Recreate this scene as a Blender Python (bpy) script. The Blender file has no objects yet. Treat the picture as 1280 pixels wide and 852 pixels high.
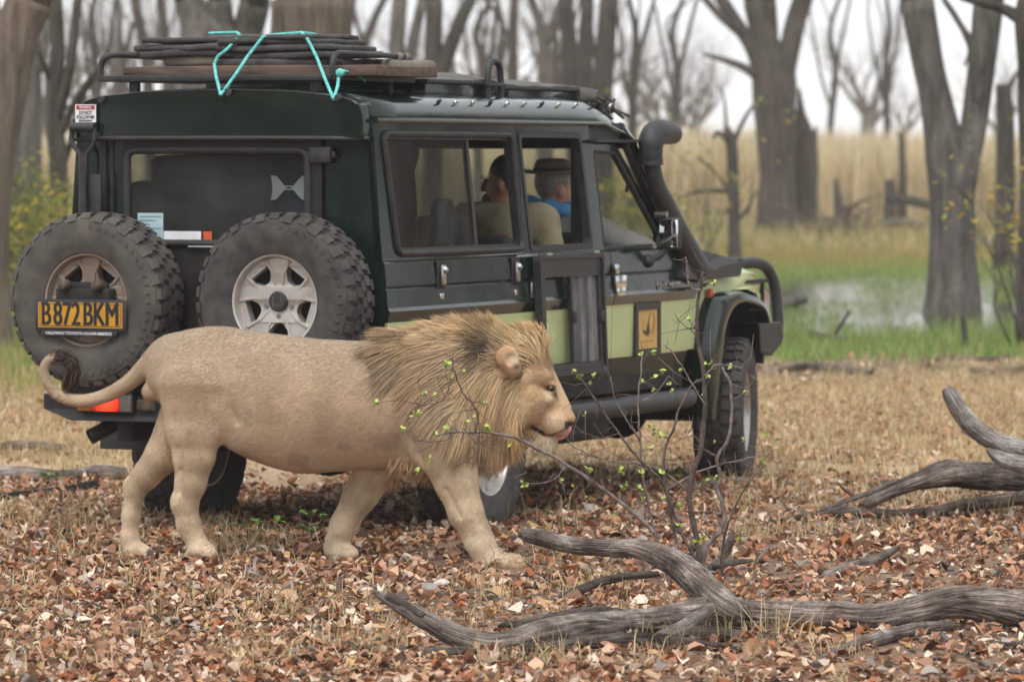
import bpy, bmesh, math, random
import numpy as np
from mathutils import Vector, Matrix
from mathutils.geometry import tessellate_polygon
rnd = random.Random(7)
RS = np.random.RandomState(11)
scene = bpy.context.scene
col = scene.collection
PI = math.pi

# ------------------------------------------------------------------ camera
F = 6000.0                       # focal length in photo pixels (1280 wide)
CAMH = 1.78
PITCH = math.atan((426 - 185) / F)
camd = bpy.data.cameras.new('camera')
cam = bpy.data.objects.new('camera', camd)
col.objects.link(cam)
cam.location = (0, 0, CAMH)
cam.rotation_euler = (PI / 2 - PITCH, 0, 0)
camd.sensor_width = 36.0
camd.lens = 36.0 * F / 1280.0
camd.clip_start = 0.5
camd.clip_end = 3000
camd.dof.use_dof = True
camd.dof.focus_distance = 19.1
camd.dof.aperture_fstop = 5.0
scene.camera = cam

# ------------------------------------------------------------------ overcast sky
SUN_EL, SUN_AZ = math.radians(58), math.radians(200)      # azimuth from +Y clockwise
world = bpy.data.worlds.new('World')
scene.world = world
world.use_nodes = True
wn, wl = world.node_tree.nodes, world.node_tree.links
wn.clear()
w_out = wn.new('ShaderNodeOutputWorld')
w_bg = wn.new('ShaderNodeBackground')
w_sky = wn.new('ShaderNodeTexSky')
w_sky.sky_type = 'NISHITA'
w_sky.sun_disc = False
w_sky.sun_elevation = SUN_EL
w_sky.sun_rotation = SUN_AZ
w_sky.dust_density = 4.0
w_mul = wn.new('ShaderNodeMix'); w_mul.data_type = 'RGBA'
w_mul.inputs[0].default_value = 0.93            # share of even cloud cover over the blue sky
w_cl = wn.new('ShaderNodeTexNoise')
w_cl.inputs['Scale'].default_value = 1.6
w_cl.inputs['Detail'].default_value = 5
w_tc = wn.new('ShaderNodeTexCoord')
w_map = wn.new('ShaderNodeMapping'); w_map.inputs['Scale'].default_value = (1, 1, 2.6)
w_rmp = wn.new('ShaderNodeValToRGB')
w_rmp.color_ramp.elements[0].position = 0.3
w_rmp.color_ramp.elements[0].color = (8.6, 8.9, 9.35, 1)
w_rmp.color_ramp.elements[1].position = 0.7
w_rmp.color_ramp.elements[1].color = (10.0, 10.2, 10.5, 1)
wl.new(w_tc.outputs['Generated'], w_map.inputs['Vector'])
wl.new(w_map.outputs['Vector'], w_cl.inputs['Vector'])
wl.new(w_cl.outputs['Fac'], w_rmp.inputs['Fac'])
wl.new(w_sky.outputs['Color'], w_mul.inputs[6])
wl.new(w_rmp.outputs['Color'], w_mul.inputs[7])
wl.new(w_mul.outputs[2], w_bg.inputs['Color'])
w_bg.inputs['Strength'].default_value = 0.081
wl.new(w_bg.outputs['Background'], w_out.inputs['Surface'])

sund = bpy.data.lights.new('sun', 'SUN')
sund.energy = 1.5
sund.angle = math.radians(28)
sund.color = (1.0, 0.985, 0.965)
sun = bpy.data.objects.new('sun', sund)
col.objects.link(sun)
sdir = Vector((math.sin(SUN_AZ) * math.cos(SUN_EL), math.cos(SUN_AZ) * math.cos(SUN_EL), math.sin(SUN_EL)))
sun.rotation_euler = sdir.to_track_quat('Z', 'Y').to_euler()
sun.location = (0, 0, 30)

scene.view_settings.view_transform = 'Standard'
scene.view_settings.look = 'None'
scene.view_settings.exposure = 0.68
scene.view_settings.gamma = 1.0
scene.view_settings.use_curve_mapping = False
scene.render.engine = 'CYCLES'
scene.cycles.use_denoising = True
scene.cycles.use_adaptive_sampling = True
scene.cycles.adaptive_threshold = 0.02
scene.cycles.max_bounces = 7
scene.cycles.diffuse_bounces = 3
scene.cycles.glossy_bounces = 3
scene.cycles.transparent_max_bounces = 12
scene.cycles.volume_bounces = 1
scene.cycles.caustics_reflective = False
scene.cycles.caustics_refractive = False

# ------------------------------------------------------------------ pixel <-> world
_fw = Vector((0, math.cos(PITCH), -math.sin(PITCH)))
_up = Vector((0, math.sin(PITCH), math.cos(PITCH)))
def ray(px, py):
    return _fw + Vector((1, 0, 0)) * ((px - 640) / F) + _up * ((426 - py) / F)
CAMP = Vector((0, 0, CAMH))
def at(px, py, Y):
    d = ray(px, py)
    return CAMP + d * (Y / d.y)
def ground_at(px, py, z=0.0):
    d = ray(px, py)
    return CAMP + d * ((z - CAMH) / d.z)

# ------------------------------------------------------------------ noise (numpy value noise)
def _hash(ix, iy, iz, seed):
    h = (ix.astype(np.int64) * 374761393 + iy.astype(np.int64) * 668265263 + iz.astype(np.int64) * 2147483647 + seed * 974711) & 0xffffffff
    h = ((h ^ (h >> 13)) * 1274126177) & 0xffffffff
    h = h ^ (h >> 16)
    return (h & 0xffff) / 65535.0
def vnoise(x, y, z, seed=0):
    x, y, z = np.broadcast_arrays(np.asarray(x, float), np.asarray(y, float), np.asarray(z, float))
    ix, iy, iz = np.floor(x), np.floor(y), np.floor(z)
    fx, fy, fz = x - ix, y - iy, z - iz
    fx, fy, fz = [t * t * (3 - 2 * t) for t in (fx, fy, fz)]
    r = 0
    for dx in (0, 1):
        wx = fx if dx else 1 - fx
        for dy in (0, 1):
            wy = fy if dy else 1 - fy
            for dz in (0, 1):
                wz = fz if dz else 1 - fz
                r = r + wx * wy * wz * _hash(ix + dx, iy + dy, iz + dz, seed)
    return r
def fbm(x, y, z, seed=0, oct=3):
    r, a, s = 0, 0.5, 1.0
    for o in range(oct):
        r = r + a * vnoise(np.asarray(x) * s, np.asarray(y) * s, np.asarray(z) * s, seed + o * 17)
        a *= 0.5; s *= 2.03
    return r / (1 - 0.5 ** oct)

# ------------------------------------------------------------------ objects
def tag(o, label=None, cat=None, group=None, kind=None):
    if label: o['label'] = label
    if cat: o['category'] = cat
    if group: o['group'] = group
    if kind: o['kind'] = kind
    return o
def empty(name, loc=(0, 0, 0), rz=0.0, parent=None):
    o = bpy.data.objects.new(name, None)
    o.empty_display_size = 0.1
    o.location = loc
    o.rotation_euler = (0, 0, rz)
    col.objects.link(o)
    if parent: o.parent = parent
    return o
def copy_tree(o, parent):
    c = o.copy(); col.objects.link(c); c.parent = parent
    for ch_ in o.children: copy_tree(ch_, c)
    return c
def np_mesh(name, V, Fc, mat=None, parent=None, colors=None, smooth=False, mats=None, midx=None):
    """V (n,3), Fc (m,k) with constant k (3 or 4) or a list of arrays; colors per vertex"""
    V = np.asarray(V, np.float32)
    me = bpy.data.meshes.new(name)
    blocks = Fc if isinstance(Fc, (list, tuple)) else [Fc]
    blocks = [np.asarray(b, np.int32) for b in blocks if len(b)]
    me.vertices.add(len(V))
    me.vertices.foreach_set('co', V.ravel())
    nl = sum(b.size for b in blocks); nf = sum(len(b) for b in blocks)
    me.loops.add(nl); me.polygons.add(nf)
    me.loops.foreach_set('vertex_index', np.concatenate([b.ravel() for b in blocks]))
    tot = np.concatenate([np.full(len(b), b.shape[1], np.int32) for b in blocks])
    me.polygons.foreach_set('loop_start', np.concatenate([[0], np.cumsum(tot)[:-1]]).astype(np.int32))
    me.polygons.foreach_set('loop_total', tot)
    if smooth:
        me.polygons.foreach_set('use_smooth', np.ones(nf, bool))
    if midx is not None:
        me.polygons.foreach_set('material_index', np.asarray(midx, np.int32))
    if colors is not None:
        ca = me.color_attributes.new('Col', 'FLOAT_COLOR', 'POINT')
        c4 = np.ones((len(V), 4), np.float32); c4[:, :3] = colors
        ca.data.foreach_set('color', c4.ravel())
    me.update(calc_edges=True)
    me.validate()
    o = bpy.data.objects.new(name, me)
    for m in (mats or ([mat] if mat else [])):
        me.materials.append(m)
    col.objects.link(o)
    if parent: o.parent = parent
    return o

class MB:
    """collects boxes, tubes, prisms; build() links them as one mesh object"""
    def __init__(s): s.v = []; s.f = []
    def add(s, V, Fc):
        b = len(s.v)
        s.v += [tuple(p) for p in V]
        s.f += [tuple(i + b for i in f) for f in Fc]
        return s
    def box(s, x0, y0, z0, x1, y1, z1, c=0.0):
        x0, x1 = sorted((x0, x1)); y0, y1 = sorted((y0, y1)); z0, z1 = sorted((z0, z1))
        if c <= 0:
            V = [(x, y, z) for z in (z0, z1) for y in (y0, y1) for x in (x0, x1)]
            return s.add(V, [(0, 2, 3, 1), (4, 5, 7, 6), (0, 1, 5, 4), (2, 6, 7, 3), (0, 4, 6, 2), (1, 3, 7, 5)])
        c = min(c, (x1 - x0) * .45, (y1 - y0) * .45, (z1 - z0) * .45)
        bm = bmesh.new()
        bmesh.ops.create_cube(bm, size=1)
        bmesh.ops.scale(bm, vec=(x1 - x0, y1 - y0, z1 - z0), verts=bm.verts)
        bmesh.ops.translate(bm, vec=((x0 + x1) / 2, (y0 + y1) / 2, (z0 + z1) / 2), verts=bm.verts)
        bmesh.ops.bevel(bm, geom=bm.edges[:], offset=c, segments=2, affect='EDGES', profile=.5)
        bm.verts.index_update()
        V = [tuple(v.co) for v in bm.verts]; Fc = [[v.index for v in f.verts] for f in bm.faces]
        bm.free()
        return s.add(V, Fc)
    def tube(s, pts, r, n=10, caps=True, closed=False):
        V, Fc = tube_geo(pts, r, n, caps, closed)
        return s.add(V, Fc)
    def prism(s, loop, a, b, fn):
        """loop of 2D points, extruded from a to b through fn(u, v, t) -> xyz"""
        n = len(loop)
        V = [fn(u, v, a) for u, v in loop] + [fn(u, v, b) for u, v in loop]
        tri = tessellate_polygon([[Vector((u, v, 0)) for u, v in loop]])
        Fc = [tuple(t) for t in tri] + [tuple(n + i for i in reversed(t)) for t in tri]
        Fc += [(i, i + n, (i + 1) % n + n, (i + 1) % n) for i in range(n)]
        return s.add(V, Fc)
    def holed(s, loops, a, b, fn):
        """outer loop + hole loops in 2D, thickness a..b"""
        flat = [p for L in loops for p in L]
        n = len(flat)
        V = [fn(u, v, a) for u, v in flat] + [fn(u, v, b) for u, v in flat]
        tri = tessellate_polygon([[Vector((u, v, 0)) for u, v in L] for L in loops])
        Fc = [tuple(t) for t in tri] + [tuple(n + i for i in reversed(t)) for t in tri]
        k = 0
        for L in loops:
            m = len(L)
            Fc += [(k + i, k + i + n, k + (i + 1) % m + n, k + (i + 1) % m) for i in range(m)]
            k += m
        return s.add(V, Fc)
    def lathe(s, prof, n, fn):
        """prof [(r, h)], fn(x, y, h) -> xyz"""
        m = len(prof)
        V = [fn(r * math.cos(2 * PI * i / n), r * math.sin(2 * PI * i / n), h) for i in range(n) for r, h in prof]
        Fc = [(i * m + j, ((i + 1) % n) * m + j, ((i + 1) % n) * m + j + 1, i * m + j + 1) for i in range(n) for j in range(m - 1)]
        return s.add(V, Fc)
    def ball(s, c, r, n=8):
        bm = bmesh.new()
        bmesh.ops.create_uvsphere(bm, u_segments=n, v_segments=max(4, n // 2 + 1), radius=1)
        bm.verts.index_update()
        rr = r if isinstance(r, (tuple, list)) else (r, r, r)
        s.add([(c[0] + v.co.x * rr[0], c[1] + v.co.y * rr[1], c[2] + v.co.z * rr[2]) for v in bm.verts],
              [[v.index for v in f.verts] for f in bm.faces])
        bm.free(); return s
    def build(s, name, mat, parent=None, smooth=True, bevel=0.0, angle=35):
        me = bpy.data.meshes.new(name)
        me.from_pydata(s.v, [], s.f)
        bm = bmesh.new(); bm.from_mesh(me)
        bmesh.ops.recalc_face_normals(bm, faces=bm.faces)
        bm.to_mesh(me); bm.free()
        if smooth:
            me.polygons.foreach_set('use_smooth', np.ones(len(me.polygons), bool))
            me.set_sharp_from_angle(angle=math.radians(angle))
        o = bpy.data.objects.new(name, me)
        me.materials.append(mat)
        col.objects.link(o)
        if parent: o.parent = parent
        if bevel:
            b = o.modifiers.new('bevel', 'BEVEL'); b.width = bevel; b.segments = 2; b.limit_method = 'ANGLE'; b.angle_limit = math.radians(40)
        return o

def tube_geo(pts, r, n=10, caps=True, closed=False, disp=None):
    P = np.array([tuple(p) for p in pts], float)
    m = len(P)
    R = np.full(m, r, float) if np.isscalar(r) else np.asarray(r, float)
    T = np.zeros_like(P)
    if closed:
        T = np.roll(P, -1, 0) - np.roll(P, 1, 0)
    else:
        T[1:-1] = P[2:] - P[:-2]; T[0] = P[1] - P[0]; T[-1] = P[-1] - P[-2]
    T /= np.linalg.norm(T, axis=1)[:, None] + 1e-12
    a = np.array([0, 0, 1.0]) if abs(T[0, 2]) < .9 else np.array([1.0, 0, 0])
    N = np.cross(T[0], a); N /= np.linalg.norm(N)
    Ns = [N]
    for i in range(1, m):
        N = Ns[-1] - T[i] * np.dot(Ns[-1], T[i]); N /= np.linalg.norm(N) + 1e-12
        Ns.append(N)
    Ns = np.array(Ns); Bs = np.cross(T, Ns)
    ang = np.arange(n) * 2 * PI / n
    rad = R[:, None] * np.ones((1, n))
    if disp is not None:
        L = np.concatenate([[0], np.cumsum(np.linalg.norm(np.diff(P, axis=0), axis=1))])
        rad = rad * disp(ang[None, :] * np.ones((m, 1)), L[:, None] * np.ones((1, n)), rad)
    V = P[:, None, :] + rad[:, :, None] * (np.cos(ang)[None, :, None] * Ns[:, None, :] + np.sin(ang)[None, :, None] * Bs[:, None, :])
    V = V.reshape(-1, 3)
    i = np.arange(m - (0 if closed else 1))[:, None]; j = np.arange(n)[None, :]
    i2 = (i + 1) % m; j2 = (j + 1) % n
    Q = np.stack([i * n + j, i * n + j2, i2 * n + j2, i2 * n + j], -1).reshape(-1, 4)
    Fc = [tuple(q) for q in Q.tolist()]
    if caps and not closed:
        Fc.append(tuple(range(n - 1, -1, -1))); Fc.append(tuple((m - 1) * n + k for k in range(n)))
    return V, Fc
def tube_np(pts, r, n=8, disp=None, caps=True):
    V, Fc = tube_geo(pts, r, n, False, False, disp)
    Fc = np.array(Fc, np.int32)
    if caps:   # close both ends with a centre point
        m = len(V) // n
        c0, c1 = V[:n].mean(0), V[-n:].mean(0)
        k = len(V)
        V = np.vstack([V, c0, c1])
        j = np.arange(n); j2 = (j + 1) % n
        e0 = np.stack([j2, j, np.full(n, k), np.full(n, k)], 1)
        b = (m - 1) * n
        e1 = np.stack([b + j, b + j2, np.full(n, k + 1), np.full(n, k + 1)], 1)
        return V, Fc, np.vstack([e0, e1])[:, :3]
    return V, Fc, np.zeros((0, 3), np.int32)
class NB:
    """numpy geometry bag of quads and tris with colours"""
    def __init__(s): s.V = []; s.Q = []; s.T = []; s.C = []; s.n = 0
    def add(s, V, Q=None, T=None, C=None):
        V = np.asarray(V, np.float32)
        if Q is not None and len(Q): s.Q.append(np.asarray(Q, np.int32) + s.n)
        if T is not None and len(T): s.T.append(np.asarray(T, np.int32) + s.n)
        s.V.append(V)
        if C is not None: s.C.append(np.broadcast_to(np.asarray(C, np.float32), (len(V), 3)))
        s.n += len(V)
    def build(s, name, mat, parent=None, smooth=False):
        blocks = []
        if s.Q: blocks.append(np.vstack(s.Q))
        if s.T: blocks.append(np.vstack(s.T))
        return np_mesh(name, np.vstack(s.V), blocks, mat, parent, np.vstack(s.C) if s.C else None, smooth)

def spline(pts, n=8):
    """Catmull-Rom through rows of any width"""
    P = np.array([tuple(p) for p in pts], float)
    P = np.vstack([2 * P[0] - P[1], P, 2 * P[-1] - P[-2]])
    out = []
    for i in range(1, len(P) - 2):
        t = np.linspace(0, 1, n, endpoint=False)[:, None]
        a, b, c, d = P[i - 1], P[i], P[i + 1], P[i + 2]
        out.append(.5 * ((2 * b) + (c - a) * t + (2 * a - 5 * b + 4 * c - d) * t ** 2 + (3 * b - a - 3 * c + d) * t ** 3))
    out.append(P[-2][None])
    return np.vstack(out)
def rloop(pts, r, n=4):
    """polygon with rounded corners"""
    out = []
    m = len(pts)
    rr = r if isinstance(r, (list, tuple)) else [r] * m
    for i in range(m):
        p = Vector(pts[i]); a = (Vector(pts[i - 1]) - p); b = (Vector(pts[(i + 1) % m]) - p)
        q = min(rr[i], a.length * .45, b.length * .45)
        a.normalize(); b.normalize()
        if q <= 1e-5: out.append(tuple(p)); continue
        A, B = p + a * q, p + b * q
        for k in range(n + 1):
            t = k / n
            out.append(tuple(A * (1 - t) ** 2 + p * 2 * t * (1 - t) + B * t * t))
    return out

# ------------------------------------------------------------------ materials
def new_mat(name):
    m = bpy.data.materials.new(name); m.use_nodes = True
    nt = m.node_tree
    return m, nt.nodes, nt.links, nt.nodes['Principled BSDF']
def srgb(r, g, b):
    f = lambda c: (c / 255 / 12.92) if c / 255 <= .04045 else ((c / 255 + .055) / 1.055) ** 2.4
    return (f(r), f(g), f(b))
def pm(name, base, base2=None, scale=8.0, rough=.6, rough2=None, metal=0.0, bump=0.0, bscale=None, stretch=(1, 1, 1),
       coat=0.0, detail=4, lo=.35, hi=.65, spec=.5, dist=0.0, bdist=.01):
    m, N, L, B = new_mat(name)
    B.inputs['Metallic'].default_value = metal
    B.inputs['Roughness'].default_value = rough
    B.inputs['Coat Weight'].default_value = coat
    B.inputs['Coat Roughness'].default_value = .08
    B.inputs['Specular IOR Level'].default_value = spec
    tc = N.new('ShaderNodeTexCoord'); mp = N.new('ShaderNodeMapping')
    mp.inputs['Scale'].default_value = stretch
    L.new(tc.outputs['Object'], mp.inputs['Vector'])
    nz = N.new('ShaderNodeTexNoise')
    nz.inputs['Scale'].default_value = scale; nz.inputs['Detail'].default_value = detail; nz.inputs['Distortion'].default_value = dist
    L.new(mp.outputs['Vector'], nz.inputs['Vector'])
    if base2 is None:
        base2 = tuple(min(1, c * 1.18 + .002) for c in base); base = tuple(c * .85 for c in base)
    cr = N.new('ShaderNodeValToRGB')
    cr.color_ramp.elements[0].position = lo; cr.color_ramp.elements[0].color = (*base, 1)
    cr.color_ramp.elements[1].position = hi; cr.color_ramp.elements[1].color = (*base2, 1)
    L.new(nz.outputs['Fac'], cr.inputs['Fac'])
    L.new(cr.outputs['Color'], B.inputs['Base Color'])
    if rough2 is not None:
        mr = N.new('ShaderNodeMapRange')
        mr.inputs['From Min'].default_value = lo; mr.inputs['From Max'].default_value = hi
        mr.inputs['To Min'].default_value = rough; mr.inputs['To Max'].default_value = rough2
        L.new(nz.outputs['Fac'], mr.inputs['Value']); L.new(mr.outputs['Result'], B.inputs['Roughness'])
    if bump:
        bn = N.new('ShaderNodeTexNoise'); bn.inputs['Scale'].default_value = bscale or scale * 3; bn.inputs['Detail'].default_value = 5
        L.new(mp.outputs['Vector'], bn.inputs['Vector'])
        bp = N.new('ShaderNodeBump'); bp.inputs['Strength'].default_value = bump; bp.inputs['Distance'].default_value = bdist
        L.new(bn.outputs['Fac'], bp.inputs['Height']); L.new(bp.outputs['Normal'], B.inputs['Normal'])
    return m
def vcol_mat(name, rough=.8, spec=.25, nscale=0, namt=.25, trans=0.0, bump=0.0, sheen=0.0):
    """colour from the vertex colour of each piece, broken up by noise"""
    m, N, L, B = new_mat(name)
    B.inputs['Roughness'].default_value = rough
    B.inputs['Specular IOR Level'].default_value = spec
    B.inputs['Sheen Weight'].default_value = sheen
    at_ = N.new('ShaderNodeAttribute'); at_.attribute_name = 'Col'
    out = at_.outputs['Color']
    if nscale:
        tc = N.new('ShaderNodeTexCoord'); nz = N.new('ShaderNodeTexNoise')
        nz.inputs['Scale'].default_value = nscale; nz.inputs['Detail'].default_value = 6; nz.inputs['Roughness'].default_value = .65
        L.new(tc.outputs['Object'], nz.inputs['Vector'])
        mr = N.new('ShaderNodeMapRange')
        mr.inputs['From Min'].default_value = .25; mr.inputs['From Max'].default_value = .75
        mr.inputs['To Min'].default_value = 1 - namt; mr.inputs['To Max'].default_value = 1 + namt
        L.new(nz.outputs['Fac'], mr.inputs['Value'])
        vm = N.new('ShaderNodeVectorMath'); vm.operation = 'SCALE'
        L.new(out, vm.inputs[0]); L.new(mr.outputs['Result'], vm.inputs['Scale'])
        out = vm.outputs['Vector']
        if bump:
            bp = N.new('ShaderNodeBump'); bp.inputs['Strength'].default_value = bump; bp.inputs['Distance'].default_value = .01
            L.new(nz.outputs['Fac'], bp.inputs['Height']); L.new(bp.outputs['Normal'], B.inputs['Normal'])
    L.new(out, B.inputs['Base Color'])
    if trans:
        tr = N.new('ShaderNodeBsdfTranslucent'); mx = N.new('ShaderNodeMixShader')
        mx.inputs['Fac'].default_value = trans
        L.new(out, tr.inputs['Color']); L.new(B.outputs['BSDF'], mx.inputs[1]); L.new(tr.outputs['BSDF'], mx.inputs[2])
        L.new(mx.outputs['Shader'], N['Material Output'].inputs['Surface'])
    return m

# ------------------------------------------------------------------ signed-distance bodies (one continuous skin)
class SDF:
    def __init__(s, xs, ys, zs):
        s.g = (np.asarray(xs, np.float32), np.asarray(ys, np.float32), np.asarray(zs, np.float32))
        s.d = np.full([len(a) for a in s.g], 1e3, np.float32)
    def _box(s, lo, hi, pad):
        sl = []
        for a, l, h in zip(s.g, lo, hi):
            i0, i1 = np.searchsorted(a, l - pad), np.searchsorted(a, h + pad)
            sl.append(slice(max(0, i0), max(i0 + 1, i1)))
        sl = tuple(sl)
        X, Y, Z = np.meshgrid(s.g[0][sl[0]], s.g[1][sl[1]], s.g[2][sl[2]], indexing='ij')
        return sl, X, Y, Z
    def _mix(s, sl, di, k, sub):
        d = s.d[sl]
        if sub:
            di = -di
            h = np.clip(.5 - .5 * (d - di) / k, 0, 1)
            s.d[sl] = d * (1 - h) + di * h + k * h * (1 - h)
        else:
            h = np.clip(.5 + .5 * (d - di) / k, 0, 1)
            s.d[sl] = d * (1 - h) + di * h - k * h * (1 - h)
    def cap(s, a, b, ra, rb, k=6.0, wy=1.0, sub=False):
        """tapered limb from a to b; wy widens it sideways"""
        a = np.array(a, np.float32); b = np.array(b, np.float32)
        R = max(ra, rb) * max(1, wy)
        sl, X, Y, Z = s._box(np.minimum(a, b) - R, np.maximum(a, b) + R, k * 1.3 + 2)
        ab = b - a; ab2 = ab.copy(); ab2[1] /= wy
        px, py, pz = X - a[0], (Y - a[1]) / wy, Z - a[2]
        t = np.clip((px * ab2[0] + py * ab2[1] + pz * ab2[2]) / (ab2 @ ab2 + 1e-9), 0, 1)
        di = np.sqrt((px - t * ab2[0]) ** 2 + (py - t * ab2[1]) ** 2 + (pz - t * ab2[2]) ** 2) - (ra + (rb - ra) * t)
        s._mix(sl, di, k, sub)
    def chain(s, pts, k=6.0, wy=1.0):
        for p, q in zip(pts[:-1], pts[1:]):
            s.cap(p[:3], q[:3], p[3], q[3], k, wy)
    def ell(s, c, r, k=6.0, rot=0.0, sub=False):
        """ellipsoid, rot in degrees in the x-z plane"""
        R = max(r)
        c = np.array(c, np.float32)
        sl, X, Y, Z = s._box(c - R, c + R, k * 1.3 + 2)
        ca, sa = math.cos(math.radians(rot)), math.sin(math.radians(rot))
        dx, dy, dz = X - c[0], Y - c[1], Z - c[2]
        u = dx * ca + dz * sa; w = -dx * sa + dz * ca
        k0 = np.sqrt((u / r[0]) ** 2 + (dy / r[1]) ** 2 + (w / r[2]) ** 2)
        k1 = np.sqrt((u / r[0] ** 2) ** 2 + (dy / r[1] ** 2) ** 2 + (w / r[2] ** 2) ** 2) + 1e-6
        s._mix(sl, k0 * (k0 - 1) / k1, k, sub)
    def mesh(s):
        d = s.d; xs, ys, zs = s.g
        ins = d < 0
        nx, ny, nz = d.shape
        cnt = np.zeros((nx - 1, ny - 1, nz - 1), np.int8)
        for i in (0, 1):
            for j in (0, 1):
                for k in (0, 1):
                    cnt += ins[i:nx - 1 + i, j:ny - 1 + j, k:nz - 1 + k]
        act = (cnt > 0) & (cnt < 8)
        I, J, K = np.nonzero(act)
        idx = np.full(act.shape, -1, np.int32); idx[I, J, K] = np.arange(len(I))
        acc = np.zeros((len(I), 3)); num = np.zeros(len(I))
        corners = [(i, j, k) for i in (0, 1) for j in (0, 1) for k in (0, 1)]
        for a in corners:
            for ax in range(3):
                if a[ax]: continue
                b = list(a); b[ax] = 1
                d0 = d[I + a[0], J + a[1], K + a[2]]; d1 = d[I + b[0], J + b[1], K + b[2]]
                mk = (d0 < 0) != (d1 < 0)
                t = np.where(mk, d0 / np.where(mk, d0 - d1, 1), 0)
                p0 = np.stack([xs[I + a[0]], ys[J + a[1]], zs[K + a[2]]], 1)
                p1 = np.stack([xs[I + b[0]], ys[J + b[1]], zs[K + b[2]]], 1)
                acc += np.where(mk[:, None], p0 + (p1 - p0) * t[:, None], 0); num += mk
        V = acc / num[:, None]
        quads = []
        for ax in range(3):
            o1, o2 = [(1, 2), (2, 0), (0, 1)][ax]
            s0 = [slice(None)] * 3; s1 = [slice(None)] * 3
            s0[ax] = slice(0, -1); s1[ax] = slice(1, None)
            ch = ins[tuple(s0)] != ins[tuple(s1)]
            E = np.array(np.nonzero(ch)).T
            ok = (E[:, o1] > 0) & (E[:, o2] > 0) & (E[:, o1] < d.shape[o1] - 1) & (E[:, o2] < d.shape[o2] - 1)
            E = E[ok]
            flip = ~ins[tuple(s0)][E[:, 0], E[:, 1], E[:, 2]]
            def cell(a, b):
                e = E.copy(); e[:, o1] -= a; e[:, o2] -= b
                return idx[e[:, 0], e[:, 1], e[:, 2]]
            q = np.stack([cell(1, 1), cell(0, 1), cell(0, 0), cell(1, 0)], 1)
            q[flip] = q[flip][:, ::-1]
            quads.append(q)
        return V, np.vstack(quads)
def relax(V, Q, it=2, lam=.5):
    """a little Laplacian smoothing"""
    E = np.vstack([Q[:, [0, 1]], Q[:, [1, 2]], Q[:, [2, 3]], Q[:, [3, 0]]])
    E = np.unique(np.sort(E, 1), axis=0)
    n = len(V)
    deg = np.bincount(E.ravel(), minlength=n)[:, None]
    for _ in range(it):
        S = np.stack([np.bincount(E[:, 0], V[E[:, 1], c], n) + np.bincount(E[:, 1], V[E[:, 0], c], n) for c in range(3)], 1)
        V = V + lam * (S / np.maximum(deg, 1) - V)
    return V
def vnormals(V, Q):
    n = np.cross(V[Q[:, 2]] - V[Q[:, 0]], V[Q[:, 3]] - V[Q[:, 1]])
    N = np.stack([sum(np.bincount(Q[:, c], n[:, a], len(V)) for c in range(4)) for a in range(3)], 1)
    return N / (np.linalg.norm(N, axis=1)[:, None] + 1e-12)
# ================================================================== GROUND
def gh(x, y):
    """height of the ground"""
    x = np.asarray(x, float); y = np.asarray(y, float)
    near = np.clip((60 - y) / 20, 0, 1)
    h = .05 * (fbm(x * .45, y * .45, 0, 61, 3) - .5) * near + .02 * (fbm(x * 2.2, y * 2.2, 0, 62, 2) - .5) * near
    # keep the wheels and the lion on level ground
    lev = np.exp(-(((x - .2) / 2.4) ** 2 + ((y - 22.5) / 3.4) ** 2))
    h = h * (1 - .75 * lev)
    # marsh hollow, and the low mud bank on its near side
    pond = np.exp(-(((y - 58) / 13) ** 4)) * np.clip((x + 1.0) / 3, 0, 1)
    h = h - .10 * pond
    bank = np.exp(-(((y - 38.2 - .4 * np.sin(x * .9)) / 1.0) ** 2)) * np.clip((x - .5) / 2, 0, 1)
    h = h + bank * (.0 + .13 * fbm(x * 1.3, y * 1.6, 0, 65, 3))
    return h
def edge_y(x):
    """ragged line where the dry ground meets the marsh"""
    return 38.2 + 4.5 * (fbm(np.asarray(x) * .45, 3.3, 0, 91, 3) - .5)
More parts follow.
